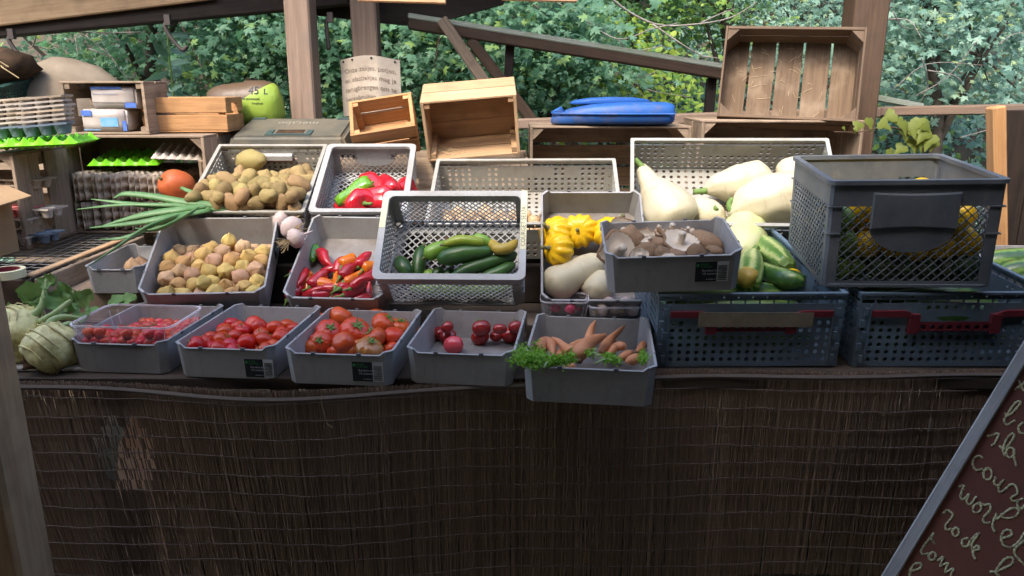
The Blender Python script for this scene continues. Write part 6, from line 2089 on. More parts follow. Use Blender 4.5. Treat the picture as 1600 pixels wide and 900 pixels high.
# S4 yellow squashes and a white one
def ribbed(m, seed, ribs=10, flat=.75, amp=.13, neck=0.0):
    prof = []
    for i in range(17):
        t = PI * i / 16
        prof.append((max(.006, math.sin(t) ** .85), -math.cos(t) * flat * (1 + neck * i / 16) - (0.13 * max(0, (i - 12) / 4) ** 2)))
    V, F = revolve(prof, ribs * 5, lambda a, t: 1 + amp * (abs(math.cos(ribs * a / 2)) ** .7 - .7))
    return mk_mesh('squash', wobble(V, 0.13, .9, seed), F, m, smooth=True)
sq = [ribbed(M['squash_y'], 1, 12, .66, .20), ribbed(M['squash_y'], 2, 11, .70, .20, .2), ribbed(M['squash_y'], 3, 10, .78, .24)]
sqst = MB().tube(spline([(0, 0, .70), (0.03, 0, .95), (.14, 0, 1.22), (.34, 0, 1.45)], 4), lerp_list([.20, .11, .09, .13], 13), 8).mesh('stalk', M['drystalk'], smooth=True)
sqdot = MB().tube([(0, 0, .66), (0, 0, .82)], [.12, .09], 8).mesh('stalk', M['drystalk'], smooth=True)
Mx, w, d, h = FR['S4']
def facing_rot(px, py, dx=0, dy=0):
    """orientation whose z axis looks back at the viewer, leant by dx, dy"""
    v = -ray(px, py).normalized() + Vector((dx, 0, dy))
    return v.to_track_quat('Z', 'Y').to_matrix().to_4x4()
YS = [(904, 361, 27, .075, sq[0], sqdot, (-.10, .1), 'yellow ribbed squash facing forward in the middle of the tray'),
      (868, 364, 27, .075, sq[1], sqst, (-1.0, .6), 'yellow ribbed squash leaning against the left tray wall'),
      (873, 390, 26, .105, sq[2], sqst, (-1.6, .25), 'deep ribbed yellow squash with its stalk pointing left over the wall'),
      (954, 364, 28, .075, sq[1], sqst, (.45, 1.1), 'yellow squash with an upright curved stalk behind the mushroom tray')]
for (px, py, pr, z, me, stm, (dx, dy), lab) in YS:
    p = lw(Mx, px, py, z)
    r = pr * (p - cam.location).length / FPX
    tag(put('yellow_squash', me, Matrix.Translation(p) @ facing_rot(px, py, dx, dy), [('stalk', stm, Matrix.Identity(4))], r), lab, 'squash', 'yellow squashes in the tilted tray')
P = [lw(Mx, 852, 453, .06), lw(Mx, 875, 440, .062), lw(Mx, 915, 420, .062), lw(Mx, 945, 402, .055)]
o, B = veg_tube('white_squash', M['squash_w'], P, [.012, .052, .060, .056, .050, .046, .038, .012], 24, 0, 0, 6, wob=.006, seed=3)
tag(o, 'long white squash at the front of the yellow squash tray', 'squash', 'white squashes')
P = [lw(Mx, 925, 468, .05), lw(Mx, 935, 448, .052), lw(Mx, 950, 425, .05)]
o, B = veg_tube('white_squash', M['squash_w'], P, [.012, .045, .052, .048, .036, .010], 24, 0, 0, 7, wob=.006, seed=8)
tag(o, 'white squash tucked between the mushroom tray and the long white one', 'squash', 'white squashes')

# U3 white squashes
Mx, w, d, h = FR['U3']
def wsq(pts, rads, lab, stem=None, m_='squash_w', seed=0, Mq=None, seg=28, wob=.008):
    Mq = Mq or Mx
    P = [lw(Mq, a, b, z) for a, b, z in pts]
    o, B = veg_tube('white_squash', M[m_], P, rads, 40, 10, 0.014, 7, wob=wob, seed=seed)
    tag(o, lab, 'squash', 'white squashes')
    if stem:
        S = [B.inverted() @ lw(Mq, a, b, z) for a, b, z in stem]
        q = spline(S, 4)
        MB().tube(q, lerp_list([.014, .011, .012], len(q)), 7).build('stalk', M['stalk'], o, smooth=True)
    return o
wsq([(1005, 258, .11), (1012, 280, .11), (1035, 315, .12), (1056, 345, .11), (1064, 358, .10)], [.010, .030, .036, .048, .075, .096, .100, .092, .06, .012], 'pear shaped white squash standing at the left of the wide crate', [(1008, 265, .12), (1000, 257, .13), (992, 249, .14)], seed=1)
wsq([(1098, 299, .08), (1120, 292, .09), (1155, 288, .09), (1190, 279, .09), (1207, 275, .09)], [.012, .030, .045, .066, .078, .080, .070, .045, .012], 'pear shaped white squash lying in the middle with its stalk to the left', [(1104, 298, .09), (1094, 299, .09), (1084, 300, .09)], seed=2)
wsq([(1213, 282, .10), (1228, 275, .11), (1245, 272, .11), (1258, 272, .10)], [.012, .05, .066, .066, .05, .012], 'round white squash behind, beside the lattice crate', seed=3)
wsq([(1141, 337, .11), (1165, 325, .12), (1205, 312, .13), (1245, 305, .13), (1275, 303, .12)], [.012, .045, .070, .088, .098, .098, .085, .05, .012], 'largest white squash lying against the deep lattice crate', [(1146, 334, .12), (1139, 320, .13), (1145, 311, .14)], seed=4)
wsq([(1066, 342, .06), (1088, 333, .06), (1112, 338, .06), (1130, 350, .06)], [.012, .045, .060, .060, .048, .012], 'white squash peeping over the back rim of the mushroom tray', [(1112, 335, .09), (1116, 328, .10), (1120, 324, .11)], seed=5)
wsq([(1225, 345, .05), (1240, 338, .05), (1262, 335, .05)], [.012, .05, .055, .05, .012], 'white squash low between the largest one and the lattice crate', seed=6)

# F1 zucchini
Mx, w, d, h = FR['F1']
wsq([(1166, 331, .20), (1166, 345, .20), (1163, 372, .19), (1160, 400, .17)], [.016, .055, .072, .080, .080, .066, .03], 'round white squash turning green at its base among the zucchini', [(1168, 336, .215), (1171, 330, .22), (1173, 326, .225)], seed=7, Mq=Mx, m_='squash_wg')
ZC = [
 ([(1201, 368, .16), (1210, 380, .18), (1230, 398, .19), (1247, 414, .19)], [.012, .034, .039, .040, .040, .038, .034, .028], 'zuc', 'thick pale striped zucchini lying across the crate', 'end'),
 ([(1180, 412, .165), (1205, 428, .18), (1230, 436, .19), (1262, 441, .19)], [.010, .026, .030, .032, .032, .030, .022], 'zucd', 'dark striped zucchini along the front rim', None),
 ([(1172, 444, .19), (1173, 420, .20), (1175, 404, .20), (1176, 398, .20)], [.030, .040, .040, .036, .030, .020], 'zuc', 'striped zucchini with an upright stalk beside the mushroom tray', 'up'),
 ([(1208, 374, .15), (1218, 369, .17), (1232, 364, .18), (1240, 363, .18)], [.010, .024, .030, .028, .020, .012], 'squash_y', 'small yellow zucchini with a green stalk at the back rim', 'right'),
 ([(1226, 382, .13), (1240, 388, .15), (1255, 396, .15)], [.020, .034, .036, .03, .012], 'zucd', 'dark zucchini half hidden behind the thick striped one', None),
 ([(1161, 428, .20), (1170, 436, .20), (1180, 444, .19)], [.014, .034, .036, .03, .012], 'gold', 'half yellow zucchini end in the front left corner', None),
 ([(1245, 430, .17), (1258, 433, .17), (1275, 442, .16)], [.012, .026, .03, .024, .010], 'squash_y', 'yellow zucchini end under the lattice crate', None),
 ([(1060, 440, .12), (1100, 430, .12), (1150, 425, .12)], [.012, .034, .038, .036, .012], 'zucd', 'dark zucchini below the mushroom tray', None),
 ([(1040, 470, .06), (1110, 470, .06), (1180, 468, .06)], [.012, .038, .040, .038, .012], 'zucd', 'dark zucchini in the lower layer of the folding crate', None),
 ([(1190, 470, .06), (1250, 472, .06), (1300, 470, .06)], [.012, .036, .040, .036, .012], 'squash_y', 'yellow zucchini in the lower layer of the folding crate', None),
 ([(1200, 420, .08), (1240, 410, .09), (1290, 410, .09)], [.012, .036, .040, .036, .012], 'zucd', 'dark zucchini under the thick striped one', None),
 ([(1180, 395, .07), (1220, 385, .08), (1270, 380, .08)], [.012, .036, .040, .036, .012], 'zucd', 'dark zucchini at the back of the folding crate', None),
 ([(1050, 455, .10), (1110, 460, .11), (1170, 455, .10)], [.012, .036, .040, .036, .012], 'zucd', 'dark zucchini in the second layer behind the brown tape', None),
 ([(1180, 455, .11), (1240, 455, .11), (1300, 455, .10)], [.012, .036, .040, .036, .012], 'zuc', 'striped zucchini in the second layer near the hinge column', None),
 ([(1050, 440, .04), (1170, 440, .04), (1290, 435, .04)], [.012, .038, .040, .038, .012], 'zucd', 'long dark zucchini on the floor of the folding crate', None),
 ([(1050, 400, .13), (1100, 410, .13), (1150, 405, .13)], [.012, .036, .040, .036, .012], 'zucd', 'dark zucchini high up under the mushroom tray', None),
 ([(1060, 400, .07), (1120, 395, .08), (1170, 390, .08)], [.012, .036, .040, .036, .012], 'zuc', 'striped zucchini under the mushroom tray', None),
]
for i, (pts, rads, m_, lab, stt) in enumerate(ZC):
    P = []
    for a, b, z in pts:
        q = on(Mx, a, b, z)
        q.y = min(max(q.y, .048), d - .05); q.x = min(max(q.x, -w / 2 + .05), w / 2 - .05)
        P.append(Mx @ q)
    o, B = veg_tube('zucchini', M[m_], P, rads, 18, 5, 0.05 if 'zuc' in m_ else .02, 7, seed=i)
    tag(o, lab, 'zucchini', 'zucchini in the blue grey folding crate')
    Bi = B.inverted()
    e, dr = Bi @ P[-1], (Bi @ P[-1] - Bi @ P[-2]).normalized()
    if stt == 'up':
        q = spline([e - dr * .01, e + dr * .02, e + dr * .05 + Bi.to_3x3() @ Vector((.012, 0, .01))], 4)
        MB().tube(q, lerp_list([.020, .014, .013], len(q)), 5).build('stalk', M['stalk'], o)
    elif stt == 'end':
        q = [e - dr * .004, e + dr * .012, e + dr * .02, e + dr * .03]
        MB().tube(q, [.029, .031, .020, .017], 6).build('stalk', M['stalk'], o)
    elif stt == 'right':
        q = [e - dr * .004, e + dr * .012, e + dr * .03]
        MB().tube(q, [.016, .011, .011], 5).build('stalk', M['stalk'], o)

for i in range(7):
    y = .060 + .088 * (i % 2) + (.18 if i > 3 else 0); z = .056 + .078 * ((i // 2) % 2)
    P = [Mx @ Vector((-w / 2 + .055, y, z)), Mx @ Vector((.01 * (-1) ** i, y + .008 * (-1) ** i, z + .004)), Mx @ Vector((w / 2 - .055 - .03 * (i % 2), y, z))]
    o, B = veg_tube('zucchini', M['zucd'], P, [.014, .036, .040, .040, .034, .012], 16, 5, .04, 6, seed=80 + i)
    tag(o, 'dark zucchini behind the punched front of the taped crate, %s of seven from the bottom' % ORD[i], 'zucchini', 'zucchini in the blue grey folding crate')

# X: yellow squash and green ones; F2: marrows; S6: marrows
Mx, w, d, h = FR['X']
rng = random.Random(85)
rad = np.array([rng.uniform(.034, .044) for _ in range(104)])
P, rad = settle(rad, w - .04, d - .04, (0, -.05, -1), 12, y0=.02, y1=d - .02, spread=.6)
sm = [ribbed(M['squash_y'], 4, 10, 1.05, .05), ribbed(M['squash_y'], 5, 8, 1.2, .04)]
gm_ = mat('squash_green', (0.11, 0.21, 0.035), 0.35, 0.4, color2=(0.20, 0.31, 0.05), nscale=9)
dg_ = mat('squash_dark', (0.035, 0.07, 0.03), 0.4, 0.4, color2=(0.07, 0.12, 0.04), nscale=9, objvar=.2)
sg = ribbed(gm_, 6, 10, 1.1, .05)
sdk = ribbed(dg_, 7, 10, 1.15, .05)
ob = {'yellow': [], 'pale green': [], 'dark green': []}
for i, (p, r) in enumerate(zip(P, rad)):
    z = p[2]
    if z > .085: me, c_ = (sm[i % 2], 'yellow') if (p[0] > -.12 or i % 2) else (sg, 'pale green')
    else: me, c_ = (sdk, 'dark green') if p[0] > -.10 else (sg, 'pale green')
    o = put('round_squash', me, Mx @ Matrix.Translation(Vector(p)) @ rot_rand(rng), None, r * .95)
    ob[c_].append(o)
for c_, obs in ob.items():
    name_rows(obs, '%s squash' % c_, ' in the deep crate', 'squash', 'small squashes in the deep lattice crate', max(1, math.ceil(len(obs) / 9)))
Mx, w, d, h = FR['F2']
for i in range(6):
    x0_ = -w / 2 + .06
    y = .055 + .085 * (i % 3); z = .06 + .085 * (i // 3)
    P = [Mx @ Vector((x0_ + .01, y, z)), Mx @ Vector((0, y + .012 * (-1) ** i, z + .005)), Mx @ Vector((w / 2 - .07, y, z))]
    o, B = veg_tube('zucchini', M['zucd'], P, [.014, .036, .040, .040, .034, .012], 16, 5, .04, 6, seed=40 + i)
    tag(o, 'dark marrow seen through the open handle, %s layer, %s from the front' % ('upper' if i >= 3 else 'lower', ORD[i % 3]), 'zucchini', 'marrows in the handled folding crate')
Mx, w, d, h = FR['S6']
for i in range(3):
    y = .075 + .115 * i
    P = [Mx @ Vector((-w / 2 + .03, y, .06)), Mx @ Vector((0, y + .01, .068)), Mx @ Vector((w / 2 - .04, y, .06))]
    o, B = veg_tube('marrow', M['zucd'], P, [.016, .046, .052, .052, .044, .014], 18, 5, .03, 7, seed=60 + i)
    tag(o, 'large green marrow at the right end of the stall, %s from the front' % ORD[i], 'marrow', 'marrows at the right end')

# S5 mushrooms
def mushroom(seed):
    rs = random.Random(seed)
    prof = [(.01, .42), (.30, .40), (.62, .30), (.88, .10), (1.0, -.12), (.97, -.22), (.86, -.20)]
    V, F = revolve(list(reversed(prof)), 26, lambda a, t: 1 + .06 * math.sin(3 * a + seed) + .03 * math.sin(7 * a))
    del F[-2]
    cap = mk_mesh('mushroom', wobble(V, .22, 1.6, seed), F, M['cap'], smooth=True)
    pr = [(.87, -.205), (.60, -.06), (.34, -.02), (.20, -.10)]
    V, F = revolve(pr, 44, lambda a, t: 1 + .06 * math.sin(3 * a + seed) + .03 * math.sin(7 * a))
    V = [Vector(v) + Vector((0, 0, .018 * (-1) ** (i % 44))) for i, v in enumerate(V)]
    gl = mk_mesh('gills', wobble(V, .22, 1.6, seed), F[:-2], M['gill'], smooth=True)
    q = spline([(0, 0, .0), (.03, .02, -.3), (.10, .03, -.65)], 4)
    stem = MB().tube(q, lerp_list([.26, .19, .22], len(q)), 12).mesh('stem', M['gill'], smooth=True)
    return cap, gl, stem
MU = [mushroom(s) for s in range(4)]
Mx, w, d, h = FR['S5']
rng = random.Random(95)
ML = [(966, 393, 27, 'side', 'broad pale gilled mushroom standing at the left end of the tray'), (972, 364, 21, 'side', 'mushroom leaning upright against the left rear corner'), (985, 378, 22, 'tilt', 'brown capped mushroom behind the broad left one'), (1010, 371, 12, 'side', 'narrow mushroom standing in the rear middle'),
      (1026, 361, 14, 'up', 'mushroom with pale rim at the back of the tray'), (1048, 362, 18, 'up', 'wide pale mushroom lying flat along the back'), (1074, 362, 11, 'up', 'small pale mushroom at the back right of centre'), (1063, 380, 24, 'up', 'large mushroom lying gills up in the centre right'),
      (1103, 374, 22, 'cap', 'dark brown wrinkled mushroom at the right end'), (1089, 395, 13, 'tilt', 'small brown mushroom in front of the dark one'), (1118, 390, 12, 'cap', 'tan mushroom in the right front corner'), (1016, 394, 16, 'tilt', 'folded brown mushroom at the front centre'),
      (1034, 380, 17, 'cap', 'brown mushroom cap left of the gilled one'), (1037, 399, 14, 'tilt', 'brown mushroom touching the front wall'), (1000, 401, 14, 'side', 'small mushroom at the front beside the broad one'), (1045, 406, 12, 'up', 'half hidden mushroom low at the front wall'), (958, 374, 14, 'cap', 'dark mushroom cap against the left wall'), (1058, 396, 13, 'cap', 'brown cap under the gilled mushroom'), (1016, 380, 13, 'up', 'curled mushroom showing its pale gills')]
for i, (px, py, pr, how, lab) in enumerate(ML):
    lp = on(Mx, px, py, .075 if how != 'up' else .08)
    p = Mx @ lp
    r = 1.18 * pr * (p - cam.location).length / FPX
    if how == 'side': Rr = facing_rot(px, py, rng.uniform(-.4, .4), .35) @ Matrix.Rotation(PI, 4, 'X')
    elif how == 'up': Rr = Euler((PI + rng.uniform(.25, .6), rng.uniform(-.25, .25), rng.uniform(0, 6)), 'ZYX').to_matrix().to_4x4()
    elif how == 'tilt': Rr = Euler((rng.uniform(.6, 1.1), rng.uniform(-.6, .6), rng.uniform(0, 6)), 'ZYX').to_matrix().to_4x4()
    else: Rr = Euler((rng.uniform(.1, .5), rng.uniform(-.3, .3), rng.uniform(0, 6))).to_matrix().to_4x4()
    cp, gl, sm_ = MU[i % 4]
    o = put('mushroom', cp, Matrix.Translation(p) @ Rr, [('gills', gl, Matrix.Identity(4)), ('stem', sm_, Matrix.Identity(4))], r)
    tag(o, lab, 'mushroom', 'mushrooms in the propped tray')

# U4 onions
Mx, w, d, h = FR['U4']
on_m = mk_mesh('onion', *revolve([(.01, -.85), (.4, -.8), (.85, -.45), (1, 0), (.85, .45), (.45, .78), (.16, .98), (.10, 1.3), (.06, 1.5)], 18), M['onion'], smooth=True)
rt = MB()
for k in range(7):
    a = k * .9
    rt.tube([(0, 0, -.82), (.15 * math.cos(a), .15 * math.sin(a), -1.0), (.25 * math.cos(a), .25 * math.sin(a), -1.15)], .03, 4)
rt = rt.mesh('roots', M['dryroot'])
rng = random.Random(105)
rad = np.array([rng.uniform(.024, .033) for _ in range(78)])
P, rad = settle(rad, w - .03, d - .03, gravity(Mx, .8), 14, y0=.015, y1=d - .02, spread=.3)
obs = [put('onion', on_m, Mx @ Matrix.Translation(Vector(p)) @ rot_rand(rng), [('roots', rt, Matrix.Identity(4))] if i % 2 else None, r * .95) for i, (p, r) in enumerate(zip(P, rad))]
name_rows(obs, 'tan onion', ' in the wide vented crate', 'onion', 'onions in the wide vented crate', 6)

# T5 carrots
Mx, w, d, h = FR['T5']
def carrot(pts, rads, lab, m_='carrot', extra=(), seed=0):
    P = [Mx @ on(Mx, 800 + a / 3.6, 400 + b / 3.6, z) for a, b, z in pts]
    o, B = veg_tube('carrot', M[m_], P, [x * 0.80 for x in rads], 14, 0, 0, 6, wob=.003, seed=seed)
    tag(o, lab, 'carrot', 'forked carrots in the jutting tray')
    Bi = B.inverted()
    for pts2, rads2 in extra:
        q = spline([Bi @ (Mx @ on(Mx, 800 + a / 3.6, 400 + b / 3.6, z)) for a, b, z in pts2], 5)
        V, F = tube_geo(q, [x * 0.80 for x in lerp_list(rads2, len(q))], 12)
        link('root_leg', mk_mesh('root_leg', V, F, M[m_], smooth=True), o)
    return o
carrot([(395, 585, .055), (385, 550, .07), (400, 520, .08), (455, 475, .09), (530, 442, .10)], [.010, .030, .033, .030, .025, .018, .006], 'thick forked carrot with legs spread like fingers', extra=(([(340, 545, .065), (300, 515, .07), (260, 480, .08), (226, 458, .085)], [.026, .016, .011, .003]), ([(330, 520, .06), (380, 490, .065), (425, 468, .07)], [.018, .015, .006])), seed=1)
carrot([(425, 505, .06), (435, 470, .075), (445, 420, .09), (470, 362, .105)], [.006, .018, .018, .015, .012, .003], 'upright carrot pointing up against the rear wall', seed=2)
carrot([(500, 545, .05), (530, 500, .06), (575, 445, .075), (638, 388, .09)], [.008, .020, .019, .015, .010, .002], 'slim carrot slanting up to the right', seed=3)
carrot([(125, 590, .05), (150, 540, .06), (180, 490, .07), (215, 495, .07), (235, 560, .06)], [.010, .024, .026, .024, .020, .006], 'bent carrot curled over at the left of the tray', seed=4)
carrot([(250, 600, .04), (270, 560, .045), (300, 540, .05)], [.008, .022, .024, .008], 'pale carrot lying beside the bent one', seed=5)
carrot([(540, 550, .055), (580, 515, .065), (620, 510, .07), (632, 530, .06)], [.006, .016, .018, .016, .005], 'curled carrot in the middle right of the tray', seed=6)
carrot([(640, 600, .045), (690, 580, .055), (735, 560, .06)], [.006, .018, .020, .016, .005], 'stubby carrot near the right wall', seed=7)
carrot([(700, 545, .05), (730, 510, .06), (748, 480, .065)], [.006, .014, .014, .004], 'thin carrot standing in the right corner', seed=8)
carrot([(590, 580, .045), (640, 560, .05), (680, 540, .055)], [.005, .015, .016, .005], 'small carrot among the right hand roots', seed=9)
carrot([(540, 585, .035), (560, 530, .045), (580, 480, .05)], [.006, .017, .018, .005], 'carrot half hidden behind the curled one', seed=10)
carrot([(290, 635, .04), (330, 625, .045), (350, 620, .045)], [.006, .018, .018, .005], 'carrot end peeping out under the green tops', seed=11)
o = carrot([(385, 600, .055), (375, 575, .06), (362, 555, .06)], [.006, .016, .020, .010], 'dark carrot crown with cut stalks in the centre', m_='kohlroot', seed=12)
def tops(label, pts, n, sp, seed):
    rs = np.random.RandomState(seed)
    P = [Mx @ on(Mx, 800 + a / 3.6, 400 + b / 3.6, z) for a, b, z in pts]
    c_ = P[0]
    t = thing('carrot_greens', label, 'leaves', Matrix.Translation(c_), 'carrot tops in the jutting tray')
    mb = MB()
    C, Nn = [], []
    for k in range(n):
        u = rs.rand() * (len(P) - 1.001)
        b0 = P[int(u)].lerp(P[int(u) + 1], u % 1) - c_
        d_ = Vector(rs.normal(size=3)) * sp
        d_.z = abs(d_.z) * .5 + .004
        q = spline([b0, b0 + d_ * .5 + Vector((0, 0, .006)), b0 + d_], 4)
        mb.tube(q, lerp_list([.0018, .0006], len(q)), 4, caps=False)
        for j in range(2, len(q)):
            for s in range(7):
                C.append(tuple(q[j] + Vector(rs.normal(size=3)) * .0065)); Nn.append(tuple(rs.normal(size=3) * .7 + np.array([0, -.5, .7])))
    mb.build('stalks', M['kstalk'], t)
    o = link('leaflets', leaves_mesh('leaflets', C, Nn, .0068 * (0.6 + .8 * rs.rand(len(C))), 'oval', M['cleaf'], seed), t)
    o['kind'] = 'stuff'
    for k in range(len(P) - 1):
        a, b = P[k] - c_, P[k + 1] - c_
        MB().tube(spline([a, (a + b) / 2 + Vector((0, 0, .008)), b], 4), .0032, 5).build('stalk', M['kstalk'], t, smooth=True)
tops('bushy green carrot tops spilling over the front left corner', [(160, 545, .09), (175, 580, .10), (110, 615, .11), (65, 590, .10), (60, 540, .09), (120, 630, .108)], 40, .020, 1)
tops('green carrot tops lying along the front rim', [(370, 590, .09), (310, 590, .10), (250, 605, .105), (210, 600, .10), (180, 630, .108)], 20, .011, 2)
tops('feathery carrot tops in front of the small carrots', [(440, 560, .075), (480, 560, .08), (540, 590, .085), (600, 585, .08), (470, 605, .095)], 9, .011, 3)
tops('sprig of carrot leaves in the right corner of the tray', [(740, 560, .08), (745, 590, .09), (730, 600, .09)], 4, .009, 4)

# punnets between the carrots and squash
Mq = Matrix.Translation(at(882, 505, 2.33)) @ Matrix.Rotation(R(-3), 4, 'Z')
p0_ = at(882, 492, 2.33)
Mq = Matrix.Translation((p0_.x, 2.33, p0_.z - .02)) @ Matrix.Rotation(R(-3), 4, 'Z')
punnet('small clear punnet holding radishes behind the carrot tray', Mq, .155, .12, .062)
rd = mat('radish_skin', (0.50, 0.03, 0.09), .3, .5)
for i, (x, y, lab) in enumerate(((.02, .04, 'pink radish with a green stalk in the small punnet'), (-.03, .06, 'second radish lying deeper in the small punnet'), (.045, .075, 'third radish at the back of the small punnet'))):
    V, F = revolve([(.01, -1), (.5, -.8), (.95, -.2), (.95, .3), (.5, .8), (.1, .95)], 16)
    o = put('radish', mk_mesh('radish', V, F, rd, smooth=True), Mq @ Matrix.Translation((x, y, .03)) @ Matrix.Rotation(1.2, 4, 'Y'), [('stalk', MB().tube([(0, 0, .9), (.1, 0, 1.4), (.4, 0, 2.0)], [.12, .08, .07], 6).mesh('stalk', M['stalk'], smooth=True), Matrix.Identity(4))], .021)
    tag(o, lab, 'radish', 'radishes in the small punnet')
p1_ = at(968, 500, 2.33)
Mg = Matrix.Translation((p1_.x, 2.33, p0_.z - .03)) @ Matrix.Rotation(R(4), 4, 'Z')
punnet('clear punnet of garlic bulbs under the mushroom tray', Mg, .19, .13, .055)
plank('wooden_block', None, ((p0_.x + p1_.x) / 2, 2.395, (TOP + p0_.z - .034) / 2 + .001), (.42, .13, p0_.z - .034 - TOP), M['wold'])
tag(bpy.data.objects['wooden_block'], 'low wooden block under the two clear punnets', 'block')
gb = mk_mesh('garlic_bulb', *revolve([(.01, -.7), (.5, -.68), (.92, -.35), (1, 0), (.8, .4), (.4, .7), (.16, .95), (.1, 1.5), (.08, 1.9)], 20, lambda a, t: 1 + .06 * abs(math.cos(3 * a)) * (1 - t)), M['garlic'], smooth=True)
gr = MB()
rr = random.Random(3)
for k in range(26):
    a = rr.uniform(0, 6.28); q = rr.uniform(.1, .9)
    gr.tube([(0, 0, -.65), (.3 * q * math.cos(a), .3 * q * math.sin(a), -.95), (.7 * q * math.cos(a), .7 * q * math.sin(a), -1.15 - rr.uniform(0, .4))], .02, 4, caps=False)
gr = gr.mesh('roots', M['dryroot'])
for i, (x, y, rz) in enumerate(((-.05, .045, 0.4), (.0, .05, 2.0), (.05, .045, 3.6), (-.02, .085, 1), (.04, .09, 5))):
    o = put('garlic_bulb', gb, Mg @ Matrix.Translation((x, y, .038 + .006 * (i % 2))) @ Matrix.Rotation(rz, 4, 'Z') @ Matrix.Rotation(1.3, 4, 'Y'), [('roots', gr, Matrix.Identity(4))], .026)
    tag(o, 'pale garlic bulb in the clear punnet, %s from the left' % ORD[i], 'garlic', 'garlic in the clear punnet')
# garlic between the physalis and pepper trays
for i, (px, py, Y, r, rot, lab) in enumerate(((440, 344, 2.80, .040, (0, 1.45, 2.9), 'pink tinged garlic bulb lying behind the physalis tray'), (456, 356, 2.70, .042, (0, 1.5, 2.2), 'pale garlic bulb with bushy roots beside the potato crate'), (462, 372, 2.62, .036, (.3, 1.3, 1.0), 'lowest garlic bulb between the physalis and pepper trays'))):
    p = at(px, py, Y)
    o = put('garlic_bulb', gb, Matrix.Translation(p) @ Euler(rot).to_matrix().to_4x4(), [('roots', gr, Matrix.Scale(1.5, 4) @ Matrix.Translation((0, 0, .25)))], r)
    tag(o, lab, 'garlic', 'garlic beside the physalis tray')

# leeks and pumpkin
LK = [
 ([(400, 333, 2.83), (345, 322, 2.80), (290, 316, 2.78), (240, 307, 2.78), (196, 303, 2.78), (178, 309, 2.78)], [.012, .017, .020, .018, .014, .004], 'broad upper leek leaf bending down at its pale tip'),
 ([(385, 330, 2.82), (330, 325, 2.79), (270, 325, 2.76), (200, 318, 2.76), (142, 311, 2.76)], [.012, .016, .018, .015, .010, .002], 'long leek leaf pointing left above the egg trays'),
 ([(330, 320, 2.80), (285, 327, 2.74), (235, 334, 2.72), (195, 343, 2.71), (160, 353, 2.70)], [.014, .018, .020, .017, .010, .003], 'middle leek leaf sweeping down to the left'),
 ([(330, 328, 2.78), (260, 340, 2.68), (215, 348, 2.66), (140, 356, 2.66)], [.012, .018, .017, .012, .003], 'leek leaf crossing the lower egg trays'),
 ([(283, 293, 2.92), (310, 305, 2.88), (345, 318, 2.85), (395, 333, 2.83)], [.008, .016, .018, .012], 'leek leaf lying across the corner of the potato crate'),
 ([(300, 330, 2.76), (250, 347, 2.64), (218, 362, 2.58), (180, 388, 2.50), (132, 420, 2.44)], [.012, .018, .019, .014, .009, .002], 'leek leaf hanging down in front of the wire rack'),
 ([(310, 325, 2.77), (262, 352, 2.62), (235, 360, 2.60), (212, 357, 2.60)], [.012, .016, .014, .006], 'short folded leek leaf with a cut end'),
 ([(320, 322, 2.79), (250, 320, 2.75), (190, 320, 2.74), (120, 327, 2.74)], [.010, .012, .010, .008, .002], 'thin leek leaf lying under the upper ones'),
 ([(300, 332, 2.75), (240, 355, 2.66), (190, 372, 2.64), (155, 374, 2.62)], [.010, .012, .010, .008, .002], 'thin leek leaf in shade above the wire rack'),
]
for i, (pts, rads, lab) in enumerate(LK):
    P = [at(a, b, y) for a, b, y in pts]
    q = spline(P, 6)
    c_ = q[len(q) // 2]
    V, F = tube_geo([p - c_ for p in q], [x * .8 for x in lerp_list(rads, len(q))], 10, True, 0.5)
    tag(link('leek', mk_mesh('leek', V, F, M['leek'], smooth=True), None, Matrix.Translation(c_)), lab, 'leek', 'leek leaves beside the physalis tray')
o = at(276, 290, 3.08)
pk = ribbed(M['pumpkin'], 4, 8, 1.05, .03)
tag(put('pumpkin', pk, Matrix.Translation(o) @ Euler((.5, -1.0, .2)).to_matrix().to_4x4(), [('stalk', MB().tube([(0, 0, .85), (.03, 0, 1.05), (.08, 0, 1.2)], [.14, .09, .10], 7).mesh('stalk', M['drystalk'], smooth=True), Matrix.Identity(4))], .066), 'orange pumpkin beside the packed egg trays', 'pumpkin')
plank('wooden_block', None, (o.x + .06, 3.08, (RACKZ + o.z - .066) / 2), (.16, .14, o.z - .066 - RACKZ), M['wold'])
tag(bpy.data.objects['wooden_block.001'], 'wooden block holding up the orange pumpkin', 'block')
plank('wooden_block', None, (-1.42, 2.63, (TOP + .866) / 2), (.26, .26, .866 - TOP), M['wold'])
tag(bpy.data.objects['wooden_block.002'], 'wooden block under the shadowed grey tray', 'block')

# kohlrabi with stalks and ragged leaves
def leaf_blade(P, w, seed, m_):
    """curved ragged leaf blade along the points, several lobes a side"""
    q = spline(P, 6)
    rs = random.Random(seed)
    V, F = [], []
    n = len(q)
    up = Vector((0, -.6, .8))
    for i, p in enumerate(q):
        t = (q[min(i + 1, n - 1)] - q[max(i - 1, 0)]).normalized()
        s = t.cross(up).normalized()
        u = s.cross(t)
        k = i / (n - 1)
        ww = w * (math.sin(PI * min(1, k * .95 + .05)) ** .6) * (0.75 + .35 * rs.random())
        for j in range(-3, 4):
            f = j / 3
            V.append(p + s * (f * ww * (1 + .25 * rs.uniform(-1, 1) * (abs(j) == 3))) + u * (.22 * w * abs(f) * (1 + .6 * math.sin(9 * k + 2 * f)) + .10 * w * rs.uniform(-1, 1)))
    for i in range(n - 1):
        for j in range(6):
            a = i * 7 + j
            F.append((a, a + 1, a + 8, a + 7))
    return mk_mesh('leaf', V, F, m_, smooth=True)
